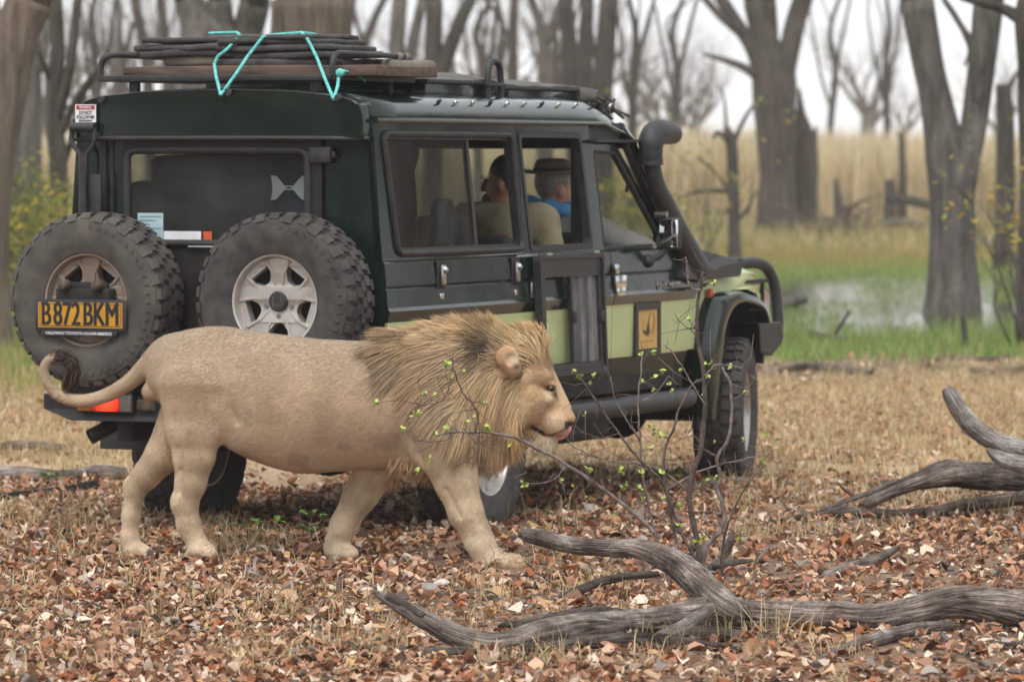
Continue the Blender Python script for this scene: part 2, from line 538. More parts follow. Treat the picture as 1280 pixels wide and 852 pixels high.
def ground():
    ys = np.concatenate([np.arange(-90, 6, 6.), np.arange(6, 15, .5), np.arange(15, 42, .09), np.arange(42, 80, .5), np.geomspace(80, 1600, 40)])
    u = np.concatenate([-np.geomspace(1, 260, 26)[::-1] , np.linspace(-.95, .95, 110), np.geomspace(1, 260, 26)])
    xs = u * 6.0
    X, Y = np.meshgrid(xs, ys, indexing='ij')
    Z = gh(X, Y)
    V = np.stack([X, Y, Z], -1).reshape(-1, 3)
    nx, ny = len(xs), len(ys)
    i, j = np.meshgrid(np.arange(nx - 1), np.arange(ny - 1), indexing='ij')
    Q = np.stack([i * ny + j, (i + 1) * ny + j, (i + 1) * ny + j + 1, i * ny + j + 1], -1).reshape(-1, 4)
    m, N, L, B = new_mat('leafy_soil')
    B.inputs['Roughness'].default_value = .95; B.inputs['Specular IOR Level'].default_value = .15
    geo = N.new('ShaderNodeNewGeometry'); sep = N.new('ShaderNodeSeparateXYZ')
    L.new(geo.outputs['Position'], sep.inputs[0])
    def noise(sc, det=5):
        n = N.new('ShaderNodeTexNoise'); n.inputs['Scale'].default_value = sc; n.inputs['Detail'].default_value = det
        L.new(geo.outputs['Position'], n.inputs['Vector']); return n
    def ramp(src, a, b, c0, c1):
        r = N.new('ShaderNodeValToRGB'); r.color_ramp.elements[0].position = a; r.color_ramp.elements[1].position = b
        r.color_ramp.elements[0].color = (*c0, 1); r.color_ramp.elements[1].color = (*c1, 1)
        L.new(src, r.inputs['Fac']); return r.outputs['Color']
    def mix(f, a, b):
        x = N.new('ShaderNodeMix'); x.data_type = 'RGBA'
        L.new(f, x.inputs[0]); L.new(a, x.inputs[6]); L.new(b, x.inputs[7]); return x.outputs[2]
    def step(src, a, b, off=None, amt=0):
        if off is not None:
            ad = N.new('ShaderNodeMath'); ad.operation = 'MULTIPLY_ADD'; ad.inputs[1].default_value = amt
            L.new(off, ad.inputs[0]); L.new(src, ad.inputs[2]); src = ad.outputs[0]
        r = N.new('ShaderNodeMapRange'); r.inputs['From Min'].default_value = a; r.inputs['From Max'].default_value = b
        r.interpolation_type = 'SMOOTHSTEP'
        L.new(src, r.inputs['Value']); return r.outputs['Result']
    n0, n1, n2, n3 = noise(.45, 4), noise(1.3), noise(7), noise(30, 6)
    soil = ramp(n2.outputs['Fac'], .35, .7, srgb(104, 86, 72), srgb(150, 134, 118))
    leafy = ramp(n3.outputs['Fac'], .3, .72, srgb(84, 58, 44), srgb(160, 124, 98))
    near = mix(n1.outputs['Fac'], soil, leafy)
    straw = ramp(n3.outputs['Fac'], .3, .7, srgb(150, 124, 96), srgb(190, 168, 136))
    mud = ramp(n2.outputs['Fac'], .3, .7, srgb(92, 80, 72), srgb(132, 118, 106))
    green = ramp(n2.outputs['Fac'], .3, .7, srgb(72, 84, 40), srgb(104, 112, 62))
    far = ramp(n1.outputs['Fac'], .3, .7, srgb(150, 128, 94), srgb(188, 168, 130))
    y = sep.outputs['Y']
    c = mix(step(y, 24, 29, n1.outputs['Fac'], 3), near, straw)
    c = mix(step(y, 38.2, 40.0, n0.outputs['Fac'], 5), c, mud)
    c = mix(step(y, 41.2, 42.6, n0.outputs['Fac'], 5), c, green)
    c = mix(step(y, 74, 90, n1.outputs['Fac'], 10), c, far)
    L.new(c, B.inputs['Base Color'])
    bp = N.new('ShaderNodeBump'); bp.inputs['Strength'].default_value = .6; bp.inputs['Distance'].default_value = .03
    L.new(n3.outputs['Fac'], bp.inputs['Height']); L.new(bp.outputs['Normal'], B.inputs['Normal'])
    o = np_mesh('ground', V, Q, m, None, smooth=True)
    tag(o, 'leaf strewn sandy ground running back to a marshy hollow and reed field', None, None, 'structure')
    return o
GROUND = ground()
def shallow_water():
    rs = np.random.RandomState(1)
    ang = np.linspace(0, 2 * PI, 60, endpoint=False)
    r = 1 + .16 * np.sin(3 * ang + 1) + .1 * np.sin(5 * ang)
    P = np.stack([8.0 + 11 * r * np.cos(ang), 57.5 + 11.0 * r * np.sin(ang)], 1)
    V = np.vstack([np.column_stack([P, np.full(60, -.045)]), [[8, 57.5, -.045]]])
    T = np.stack([np.arange(60), (np.arange(60) + 1) % 60, np.full(60, 60)], 1)
    m, N, L, B = new_mat('pond_water')
    B.inputs['Base Color'].default_value = (.02, .022, .014, 1); B.inputs['Roughness'].default_value = .10
    nz = N.new('ShaderNodeTexNoise'); nz.inputs['Scale'].default_value = 6
    bp = N.new('ShaderNodeBump'); bp.inputs['Strength'].default_value = .35; bp.inputs['Distance'].default_value = .02
    tc = N.new('ShaderNodeTexCoord'); L.new(tc.outputs['Object'], nz.inputs['Vector'])
    L.new(nz.outputs['Fac'], bp.inputs['Height']); L.new(bp.outputs['Normal'], B.inputs['Normal'])
    o = np_mesh('water', V, T, m)
    tag(o, 'shallow marsh water among green grass', None, None, 'structure')
shallow_water()

PAL = [((152, 111, 86), 3.6), ((174, 132, 104), 3.4), ((192, 158, 130), 3.0), ((210, 190, 169), 2.4), ((114, 81, 63), 1.7), ((158, 98, 64), 1.3), ((84, 64, 53), 1.1), ((180, 144, 100), .8), ((152, 140, 129), 1.0)]
PALC = np.array([srgb(*p) for p, w in PAL]); PALW = np.array([w for p, w in PAL]); PALW = PALW / PALW.sum()
# one leaf: base, three stations, tip; folded along the midrib
LEAF = np.array([(0, 0, 0), (-.34, .24, .10), (0, .28, 0), (.34, .24, .10), (-.43, .55, .15), (0, .58, -.02), (.43, .55, .15), (-.29, .84, .10), (0, .86, 0), (.29, .84, .10), (0, 1.0, .04)], float)
LEAFT = np.array([(0, 2, 1), (0, 3, 2), (1, 2, 5), (1, 5, 4), (2, 3, 6), (2, 6, 5), (4, 5, 8), (4, 8, 7), (5, 6, 9), (5, 9, 8), (7, 8, 10), (8, 9, 10)])
def rot_mats(rs, n, tilt):
    yaw = rs.rand(n) * 2 * PI
    tx = rs.randn(n) * tilt; ty = rs.randn(n) * tilt
    cy, sy = np.cos(yaw), np.sin(yaw)
    Z = np.zeros((n, 3, 3)); Z[:, 0, 0] = cy; Z[:, 0, 1] = -sy; Z[:, 1, 0] = sy; Z[:, 1, 1] = cy; Z[:, 2, 2] = 1
    X = np.zeros((n, 3, 3)); X[:, 0, 0] = 1; X[:, 1, 1] = np.cos(tx); X[:, 1, 2] = -np.sin(tx); X[:, 2, 1] = np.sin(tx); X[:, 2, 2] = np.cos(tx)
    Y = np.zeros((n, 3, 3)); Y[:, 1, 1] = 1; Y[:, 0, 0] = np.cos(ty); Y[:, 0, 2] = np.sin(ty); Y[:, 2, 0] = -np.sin(ty); Y[:, 2, 2] = np.cos(ty)
    return Z @ Y @ X
def litter_points(rs, n, y0, y1):
    # uniform over the visible wedge
    y = np.sqrt(y0 ** 2 + rs.rand(n) * (y1 ** 2 - y0 ** 2))
    x = (rs.rand(n) * 2 - 1) * (.112 * y + .35)
    return x, y
def litter():
    rs = np.random.RandomState(2)
    mat = vcol_mat('dry_leaf', rough=.75, spec=.25, nscale=40, namt=.25, trans=.15)
    XS, YS = [], []
    for n, y0, y1 in ((36000, 15.2, 20), (44000, 20, 26), (20000, 26, 33), (11000, 33, 39)):
        x, y = litter_points(rs, n, y0, y1)
        # bare grey track on the left, and grass gaps
        bare = np.exp(-(((y - 26.6) / 1.5) ** 2)) * np.clip((-x - .9) / .8, 0, 1) + .75 * np.exp(-(((y - 17.6) / .7) ** 2 + ((x + 1.25) / .55) ** 2))
        keep = rs.rand(n) > np.clip(bare * .9 + .75 * (fbm(x * .7, y * .35, 0, 66, 3) < .42), 0, .93)
        for px_, py_ in ((642, 713), (252, 696), (172, 692), (428, 698)):      # trodden bare under the paws
            pg = ground_at(px_, py_)
            keep &= ((x - pg.x) / .13) ** 2 + ((y - pg.y + .12) / .26) ** 2 > 1
        keep &= y < edge_y(x) - .5 + 1.4 * rs.randn(n) * (y > 34)
        XS.append(x[keep]); YS.append(y[keep])
    x, y = np.concatenate(XS), np.concatenate(YS)
    n = len(x)
    sz = (.022 + .040 * rs.rand(n) ** 1.5) * np.where(rs.rand(n) < .10, 1.4, 1)
    M = rot_mats(rs, n, .22)
    st = rs.rand(n) < .05
    M[st] = rot_mats(rs, st.sum(), .8)
    cv = rs.randn(n) * 1.3
    P = LEAF[None] * np.stack([sz * (.5 + .6 * rs.rand(n)), sz, sz], 1)[:, None, :]
    P[:, :, 2] = LEAF[None, :, 2] * (sz * (1 + rs.randn(n) * .9))[:, None] + (cv * sz)[:, None] * (LEAF[None, :, 1] - .5) ** 2
    P[:, :, 1] -= (sz * .5)[:, None]
    P += rs.randn(*P.shape) * (sz * .035)[:, None, None]
    P = np.einsum('nij,nkj->nki', M, P)
    P[:, :, 2] -= P[:, :, 2].min(1)[:, None] * .8
    P += np.stack([x, y, gh(x, y) + .002 + .022 * rs.rand(n) ** 2], 1)[:, None, :]
    C = PALC[rs.choice(len(PALC), n, p=PALW)] * (.75 + .5 * rs.rand(n, 1)) * 1.0
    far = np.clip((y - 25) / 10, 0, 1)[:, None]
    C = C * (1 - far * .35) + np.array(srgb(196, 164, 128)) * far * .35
    k = len(LEAF)
    T = (LEAFT[None] + (np.arange(n) * k)[:, None, None]).reshape(-1, 3)
    # the 300 leaves that show largest become pieces of their own
    big = np.argsort(y / sz * np.where(np.abs(x) < .105 * y, 1, 9) * np.where(y < 16.15, 9, 1))[:300]
    isbig = np.zeros(n, bool); isbig[big] = True
    rest = np.nonzero(~isbig)[0]
    T = (LEAFT[None] + (np.arange(len(rest)) * k)[:, None, None]).reshape(-1, 3)
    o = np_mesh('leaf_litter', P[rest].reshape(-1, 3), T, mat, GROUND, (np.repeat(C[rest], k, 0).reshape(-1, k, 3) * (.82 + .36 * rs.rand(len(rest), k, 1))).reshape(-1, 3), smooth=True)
    o['kind'] = 'stuff'; o['label'] = 'brown and pinkish dry leaves carpeting the ground'
    lm = [pm('fallen_leaf_%d' % i, tuple(c * .85 for c in PALC[i]), tuple(min(1, c * 1.15) for c in PALC[i]), scale=40, rough=.75) for i in range(len(PALC))]
    meshes = {}
    for b in big:
        ci = int(np.argmin(((PALC - C[b]) ** 2).sum(1)))
        key = (ci, int(rs.randint(3)))
        if key not in meshes:
            q = LEAF.copy(); q[:, 1] -= .5; q[:, 0] *= (.8, 1.0, 1.2)[key[1]]; q[:, 2] = q[:, 2] * (1, -.8, 1.6)[key[1]] + (.3, .5, -.4)[key[1]] * q[:, 1] ** 2
            me = bpy.data.meshes.new('fallen_leaf'); me.from_pydata([tuple(v) for v in q], [], LEAFT.tolist()); me.polygons.foreach_set('use_smooth', [True] * len(LEAFT)); me.materials.append(lm[ci]); meshes[key] = me
        lo = bpy.data.objects.new('fallen_leaf', meshes[key]); col.objects.link(lo); lo.parent = GROUND
        s_ = float(sz[b])
        lo.matrix_local = Matrix.Translation((float(x[b]), float(y[b]), float(gh(x[b], y[b])) + .02)) @ Matrix(M[b].tolist()).to_4x4() @ Matrix.Diagonal((s_, s_, s_, 1))
litter()

def blades(name, x, y, h, w, lean, C, mat, rs, seg=2, z0=None, label=None, curl=.35):
    n = len(x)
    a = rs.rand(n) * 2 * PI
    d = np.stack([np.cos(a), np.sin(a), np.zeros(n)], 1)
    z = gh(x, y) - .01 if z0 is None else z0
    base = np.stack([x, y, z], 1)
    up = np.array([0, 0, 1.0])
    ln = (np.abs(rs.randn(n)) * lean)[:, None]
    side = np.stack([-np.sin(a + .9 * rs.randn(n)), np.cos(a + .9 * rs.randn(n)), np.zeros(n)], 1)
    side[:, 0] = np.sign(side[:, 0] + 1e-6) * np.maximum(np.abs(side[:, 0]), .45)
    if seg == 1:
        tip = base + (up + d * ln) * h[:, None]
        V = np.stack([base - side * w[:, None] * .5, base + side * w[:, None] * .5, tip], 1).reshape(-1, 3)
        o = np_mesh(name, V, np.arange(len(V)).reshape(-1, 3), mat, None, np.repeat(C, 3, 0))
    else:
        p1 = base + (up * .6 + d * ln * .45) * h[:, None]
        p2 = base + (up * (1 - curl * np.minimum(1, ln)) + d * ln * 1.5) * h[:, None]
        V = np.stack([base - side * w[:, None] * .5, base + side * w[:, None] * .5, p1 - side * w[:, None] * .36, p1 + side * w[:, None] * .36, p2], 1).reshape(-1, 3)
        b = (np.arange(n) * 5)[:, None]
        Q = np.concatenate([b, b + 1, b + 3, b + 2], 1); T = np.concatenate([b + 2, b + 3, b + 4], 1)
        o = np_mesh(name, V, [Q, T], mat, None, np.repeat(C, 5, 0))
    tag(o, label, None, None, 'stuff')
    return o
def pick(rs, n, cols, jit=.25):
    c = np.array([srgb(*q) for q in cols])
    return c[rs.randint(len(c), size=n)] * (1 - jit + 2 * jit * rs.rand(n, 1))
def grasses():
    rs = np.random.RandomState(4)
    mg = vcol_mat('grass_blade', rough=.7, spec=.2, trans=.3)
    # dry straw among the leaves
    xs, ys, hs = [], [], []
    for n, y0, y1, k in ((380, 15.5, 21, 13), (1300, 21, 27, 13), (6200, 27, 39, 12)):
        cx, cy = litter_points(rs, n, y0, y1)
        dens = fbm(cx * .6, cy * .4, 0, 70, 3)
        kp = dens > (.48 if y1 < 22 else .42 if y1 < 28 else .36)
        kp &= cy < edge_y(cx) - .3 + .8 * rs.randn(len(cx)) * (cy > 34)
        cx, cy = cx[kp], cy[kp]
        m = len(cx) * k
        s_ = (.02 + .035 * rs.rand(m))
        xs.append(np.repeat(cx, k) + rs.randn(m) * s_); ys.append(np.repeat(cy, k) + rs.randn(m) * s_)
        hs.append((.04 + .10 * rs.rand(m) ** 1.6) * np.repeat(.7 + .7 * rs.rand(len(cx)), k))
    # tufts by the logs
    for px, py, D, k, hh in ((310, 690, None, 40, .2), (270, 700, None, 22, .16), (350, 690, None, 26, .16), (470, 815, None, 60, .13), (960, 800, None, 50, .17), (830, 800, None, 40, .12), (1050, 820, None, 40, .1), (1210, 650, None, 60, .14), (1260, 650, None, 60, .17), (1170, 640, None, 40, .1), (100, 700, None, 20, .1), (20, 740, None, 50, .12),
                             (880, 790, None, 30, .2), (720, 830, None, 26, .1), (640, 830, None, 26, .12), (330, 770, None, 20, .12), (560, 640, None, 30, .2), (690, 660, None, 24, .22), (160, 800, None, 30, .09), (930, 640, None, 40, .15), (300, 835, None, 60, .10), (330, 815, None, 40, .09)):
        p = ground_at(px, py)
        xs.append(p.x + rs.randn(k) * .09); ys.append(p.y + rs.randn(k) * .09); hs.append(hh * (.4 + .9 * rs.rand(k)))
    x, y, h = np.concatenate(xs), np.concatenate(ys), np.concatenate(hs)
    C = pick(rs, len(x), [(206, 182, 144), (190, 164, 126), (218, 200, 166), (172, 146, 110), (178, 164, 118), (160, 152, 106)])
    blades('dry_grass', x, y, h, .0028 + .002 * rs.rand(len(x)) + 0.00006 * y, .8, C, mg, rs, 2, label='thin straw coloured grass tufts among the dry leaves')
    # green marsh grass
    n = 150000
    y = np.sqrt(37 ** 2 + rs.rand(n) * (80 ** 2 - 37 ** 2)); x = (rs.rand(n) * 2 - 1) * (.112 * y + 1)
    wet = fbm(x * 1.0, y * .22, 0, 75, 3)
    inpond = np.exp(-(((y - 57) / 9.5) ** 4)) * (x > 1.8)
    edge = np.clip((y - edge_y(x) - .3) / 1.6, 0, 1) ** 1.3
    kp = (rs.rand(n) < np.where(wet < .43, 1 - .88 * inpond, 1.0)) & (rs.rand(n) < edge)
    x, y = x[kp], y[kp]; n = len(x)
    C = pick(rs, n, [(122, 148, 72), (138, 162, 88), (108, 130, 62), (150, 160, 96), (132, 154, 78), (168, 164, 112)], .2)
    dry = np.clip((y - 68) / 9 + (fbm(x * .4, y * .2, 0, 78, 2) - .5), 0, 1)[:, None]
    C = C * (1 - dry) + pick(rs, n, [(176, 150, 102), (160, 140, 90), (150, 140, 84)], .2) * dry
    blades('marsh_grass', x, y, (.05 + .10 * rs.rand(n)) * (1 + .5 * dry[:, 0]), .010 + .010 * rs.rand(n), .45, C, mg, rs, 1, label='short fresh green grass growing out of the marsh water')
    # rough pale grass before the reeds
    n = 26000
    y = 78 + 34 * rs.rand(n); x = (rs.rand(n) * 2 - 1) * (.112 * y + 2)
    C = pick(rs, n, [(176, 156, 116), (156, 146, 98), (128, 134, 76), (190, 170, 132), (112, 124, 66)], .2)
    blades('rough_grass', x, y, .15 + .35 * rs.rand(n) ** 2, .02 + .02 * rs.rand(n), .5, C, mg, rs, 1, label='rough pale grass between the marsh and the reeds')
    # tall golden reeds
    n = 90000
    y = 108 + 70 * rs.rand(n) ** 1.5; x = (rs.rand(n) * 2 - 1) * (.112 * y + 4)
    C = pick(rs, n, [(218, 202, 168), (204, 184, 148), (228, 214, 184), (194, 176, 138), (186, 176, 140)], .18)
    hh = (1.35 + .8 * rs.rand(n)) * (.8 + .45 * fbm(x * .12, y * .08, 0, 79, 2))
    blades('tall_reeds', x, y, hh, .03 + .03 * rs.rand(n), .12, C, mg, rs, 2, label='tall golden reeds filling the field behind the marsh', curl=.1)
    # green and yellow grass on the left behind the vehicle
    n = 14000
    y = 34 + 40 * rs.rand(n); x = -.112 * y + (rs.rand(n) ** 1.3) * (.045 * y) - .4
    C = pick(rs, n, [(112, 134, 60), (132, 146, 74), (160, 152, 92), (178, 158, 108)], .2)
    blades('bank_grass', x, y, .07 + .16 * rs.rand(n), .010 + .008 * rs.rand(n), .5, C, mg, rs, 1, label='green and straw grass on the bank left of the vehicle')
grasses()
# ================================================================== TREES
M_bark = pm('grey_bark', srgb(72, 66, 60), srgb(122, 114, 106), scale=3.2, rough=.95, bump=1.0, bscale=9, stretch=(4, 4, .55), lo=.3, hi=.7, bdist=.06)
M_barkd = pm('dark_bark', srgb(52, 46, 42), srgb(92, 82, 74), scale=3.2, rough=.95, bump=1.0, bscale=9, stretch=(4, 4, .55), lo=.3, hi=.7, bdist=.06)
M_barkb = pm('brown_bark', srgb(82, 70, 60), srgb(132, 116, 102), scale=3.0, rough=.95, bump=1.0, bscale=8, stretch=(4, 4, .5), lo=.3, hi=.7, bdist=.06)
M_twig = pm('twig_bark', srgb(78, 70, 64), srgb(108, 98, 90), scale=6, rough=.95)
def bark_disp(seed, amt=.10):
    def f(a, l, r):
        g = fbm(np.cos(a) * 3.2 + 7, np.sin(a) * 3.2, l * .9, seed, 3)
        return 1 + amt * (2 * np.abs(g - .5) * 2 - .5) + .10 * (fbm(np.cos(a) * 1.2, np.sin(a) * 1.2, l * .8, seed + 5, 2) - .5)
    return f
def limb_into(nb, pts, radii, n, seed, sub=4, amt=.1):
    q = spline([tuple(p) + (r,) for p, r in zip(pts, radii)], sub)
    V, Q, T = tube_np(q[:, :3], np.maximum(q[:, 3], .002), n, bark_disp(seed, amt))
    nb.add(V, Q, T)
def grow_branch(nb, p, d, r, ln, depth, rr, spread=.6, up=.15, kids=(2, 3), leaves=None):
    pts = [p]; rad = [r]
    q = p.copy(); dd = d.copy()
    for i in range(4):
        dd = (dd + Vector((rr.gauss(0, .16), rr.gauss(0, .16), rr.gauss(0, .12) + up * .25))).normalized()
        q = q + dd * ln / 4
        pts.append(q.copy()); rad.append(r * (1 - .13 * (i + 1)))
    V, Q, T = tube_np([tuple(x) for x in pts], rad, 6 if r > .04 else 4)
    nb.add(V, Q, T)
    if leaves is not None and depth <= 1:
        for k in range(2): leaves.append(pts[rr.randint(2, 4)] + Vector((rr.gauss(0, .06), rr.gauss(0, .06), rr.gauss(0, .06))))
    if depth <= 0: return
    for k in range(rr.randint(*kids)):
        i = rr.randint(2, 4)
        a = rr.uniform(0, 2 * PI)
        side = Vector((math.cos(a), math.sin(a), rr.uniform(-.2, .7)))
        nd = (dd + side * spread * rr.uniform(.6, 1.3)).normalized()
        grow_branch(nb, pts[i], nd, rad[i] * rr.uniform(.5, .72), ln * rr.uniform(.6, .85), depth - 1, rr, spread, up, kids, leaves)
def leaf_cloud(pts, size, cols, rs, per=6, spread=.12):
    P = np.repeat(np.array([tuple(p) for p in pts]), per, 0)
    n = len(P)
    P = P + rs.randn(n, 3) * spread
    M = rot_mats(rs, n, .9)
    q = np.array([(-.3, 0, 0), (.3, 0, 0), (0, 1, .1), (0, -.7, 0)])
    V = np.einsum('nij,nkj->nki', M, q[None] * (size * (.6 + .8 * rs.rand(n)))[:, None, None]) + P[:, None]
    b = (np.arange(n) * 4)[:, None]
    T = np.concatenate([np.concatenate([b, b + 1, b + 2], 1), np.concatenate([b + 1, b, b + 3], 1)])
    return V.reshape(-1, 3), T, np.repeat(pick(rs, n, cols, .2), 4, 0)
M_leaf = vcol_mat('tree_leaf', rough=.7, spec=.2, trans=.35)
def tree(label, D, stems, limbs=(), mat=None, crown=2, seed=1, name='tree', group=None, leaf=None, flare=1.35, up=.25, depth=3, foot=True, cname='crown'):
    """stems/limbs: lists of (px, py, width_px); the first stem's first point is lifted from the ground below it"""
    rr = random.Random(seed)
    mat = mat or M_bark
    k = D / F
    base = at(stems[0][0][0], 300, D)
    org = Vector((base.x, D, float(gh(base.x, D))))
    root = empty(name, org); tag(root, label, 'tree', group)
    nb = NB(); tops = []
    for si, st in enumerate(list(stems) + list(limbs)):
        P = [at(a, b, D + (rr.uniform(-.2, .2) if i and si else 0)) - org for i, (a, b, w) in enumerate(st)]
        W = [w * k / 2 for a, b, w in st]
        if si == 0 and foot:
            W0 = W[0]
            P = [Vector((P[0].x, 0, -.12)), Vector((P[0].x, 0, .22))] + [p for p in P if p.z > .5]; W = [W0 * flare, W0 * (1 + (flare - 1) * .4)] + W[len(W) - len(P) + 2:]
        limb_into(nb, [tuple(p) for p in P], W, 20 if si < len(stems) else 12, seed + si)
        if st[-1][1] <= 6: tops.append((P[-1], (P[-1] - P[-2]).normalized(), W[-1]))
    nb.build('trunk', mat, root, smooth=True)
    cb = NB(); lv = []
    for p, d, r in tops:
        grow_branch(cb, p - d * .05, (d + Vector((0, 0, .3))).normalized(), r * .98, 1.6 + 14 * r ** .8 if r < .35 else 4.5, depth, rr, .65, up, (2, 3), lv)
    if crown == 3:
        pass
    if cb.n: cb.build(cname, M_twig if mat is None else mat, root, smooth=True)
    if leaf and lv:
        rs = np.random.RandomState(seed)
        V, T, C = leaf_cloud(lv, leaf[0], leaf[1], rs, leaf[2])
        o = np_mesh('foliage', V, T, M_leaf, root, C); o['kind'] = 'stuff'
    return root
# -- behind the vehicle, left to right
tree('thick brown trunk leaning in from the left edge, wider than its neighbours', 42, [[(-26, 330, 74), (-14, 200, 66), (4, 110, 62), (22, 40, 58), (38, 0, 60)]], [[(8, 90, 30), (-6, 40, 24), (-14, 0, 24)]], M_barkb, seed=2)
tree('pale grey trunk standing close behind the leaning brown trunk', 66, [[(30, 280, 42), (34, 180, 38), (36, 100, 34), (30, 40, 30), (26, 0, 28)]], [[(36, 110, 18), (52, 70, 14), (60, 20, 12), (62, 0, 12)]], M_bark, seed=3)
tree('slim dark twisted tree with a few yellow leaves beside the rear of the vehicle', 50, [[(74, 280, 22), (72, 200, 24), (66, 130, 22), (72, 70, 18), (70, 0, 16)]],
     [[(70, 150, 16), (84, 100, 13), (92, 50, 12), (97, 0, 11)], [(72, 175, 12), (98, 120, 9), (130, 78, 7), (150, 68, 4)], [(74, 215, 12), (92, 170, 8), (104, 120, 6), (128, 88, 3)], [(68, 110, 9), (50, 70, 7), (44, 30, 6), (46, 0, 6)]], M_barkd, seed=4,
     leaf=(.05, [(190, 164, 60), (176, 150, 80)], 1))
tree('thin dark stem just left of the roof cargo', 95, [[(190, 300, 14), (186, 120, 14), (178, 50, 13), (168, 0, 12)]], [[(180, 60, 8), (172, 30, 6), (166, 0, 6)]], M_barkd, seed=5)
tree('second thin dark stem behind the roof cargo', 100, [[(222, 300, 14), (214, 120, 14), (206, 50, 12), (200, 0, 11)]], [], M_barkd, seed=6)
tree('broad grey tree dividing into three trunks above the folded chairs', 62, [[(276, 280, 92), (272, 120, 90), (262, 60, 84), (244, 20, 44), (234, 0, 36)]], [[(272, 70, 46), (276, 30, 34), (274, 0, 30)], [(286, 80, 50), (308, 40, 40), (320, 0, 38)]], M_bark, seed=7)
tree('massive pale brown trunk rising right behind the roof rack', 47, [[(392, 300, 112), (392, 150, 106), (391, 60, 102), (390, 0, 104)]], [], M_barkb, seed=8)
tree('slim dark stem right of the massive brown trunk', 110, [[(470, 260, 16), (456, 80, 13), (466, 30, 10), (480, 0, 9)]], [[(458, 70, 8), (446, 30, 6), (440, 0, 6)]], M_barkd, seed=9)
tree('pair of straight dark trunks grown from one foot above the roof hatch', 82, [[(500, 280, 26), (497, 120, 24), (496, 50, 20), (500, 0, 20)]], [[(500, 150, 16), (515, 60, 14), (528, 0, 13)]], M_bark, seed=10)
tree('dark straight trunk with a slanting arm above the first roof hatch', 74, [[(541, 280, 26), (541, 130, 24), (541, 60, 22), (543, 0, 21)]], [[(545, 110, 22), (562, 60, 19), (578, 20, 17), (588, 0, 16)]], M_barkd, seed=11)
tree('thin dark trunk above the roof hoop', 92, [[(643, 280, 18), (642, 130, 15), (641, 60, 13), (643, 0, 11)]], [[(641, 60, 6), (622, 20, 5), (606, 0, 5)]], M_barkd, seed=12)
tree('slim forked tree above the second roof hatch', 84, [[(681, 290, 22), (681, 140, 20), (680, 60, 16), (672, 20, 11), (664, 0, 10)]], [[(682, 60, 11), (692, 25, 9), (704, 0, 9)]], M_bark, seed=13)
tree('dark straight trunk leaning left above the rolled canvas', 78, [[(722, 290, 24), (718, 140, 22), (712, 60, 20), (706, 0, 20)]], [], M_barkd, seed=14)
tree('second straight trunk of the pair above the rolled canvas', 80, [[(738, 290, 22), (734, 140, 20), (732, 60, 18), (734, 0, 16)]], [], M_barkd, seed=15)
tree('thick dark trunk leaning right beside the snorkel', 76, [[(752, 290, 28), (753, 140, 26), (757, 60, 24), (762, 0, 24)]], [[(752, 110, 8), (744, 70, 6), (738, 30, 5)]], M_barkd, seed=16, leaf=(.05, [(140, 150, 60)], 1))
tree('huge dark many stemmed tree standing before the reeds', 96, [[(973, 292, 50), (971, 220, 44), (969, 160, 48), (967, 100, 54), (956, 50, 32), (942, 0, 27)]],
     [[(960, 120, 30), (944, 66, 22), (924, 34, 18), (902, 0, 17)], [(974, 120, 34), (986, 64, 27), (996, 24, 25), (1004, 0, 26)], [(964, 96, 22), (964, 44, 18), (962, 0, 17)], [(962, 110, 16), (936, 88, 12), (908, 76, 8), (880, 68, 4)], [(924, 40, 12), (902, 22, 10), (882, 0, 10)]], M_barkd, seed=17)
tree('grey forked tree standing in the green marsh', 53, [[(1190, 375, 64), (1190, 320, 58), (1190, 260, 58), (1184, 210, 52), (1172, 140, 42), (1158, 70, 40), (1146, 0, 42)]],
     [[(1196, 260, 40), (1206, 215, 36), (1218, 150, 34), (1228, 80, 34), (1236, 0, 38)], [(1224, 66, 14), (1206, 40, 9), (1190, 14, 8), (1180, 0, 7)], [(1204, 38, 7), (1212, 62, 5), (1206, 82, 3)]], M_bark, seed=18, flare=1.30)
tree('dark trunk with a broken top at the right behind the forked tree', 72, [[(1256, 280, 26), (1257, 220, 24), (1257, 150, 23), (1254, 105, 20)]], [[(1262, 108, 8), (1272, 90, 5), (1290, 70, 4)]], M_barkd, seed=19)
tree('trunk cut by the right edge with a bough reaching over the forked tree', 46, [[(1296, 400, 46), (1294, 220, 40), (1290, 100, 36), (1286, 30, 34), (1290, 0, 34)]], [[(1284, 28, 20), (1256, 12, 14), (1228, 4, 11), (1200, -4, 9)]], M_barkd, seed=20)
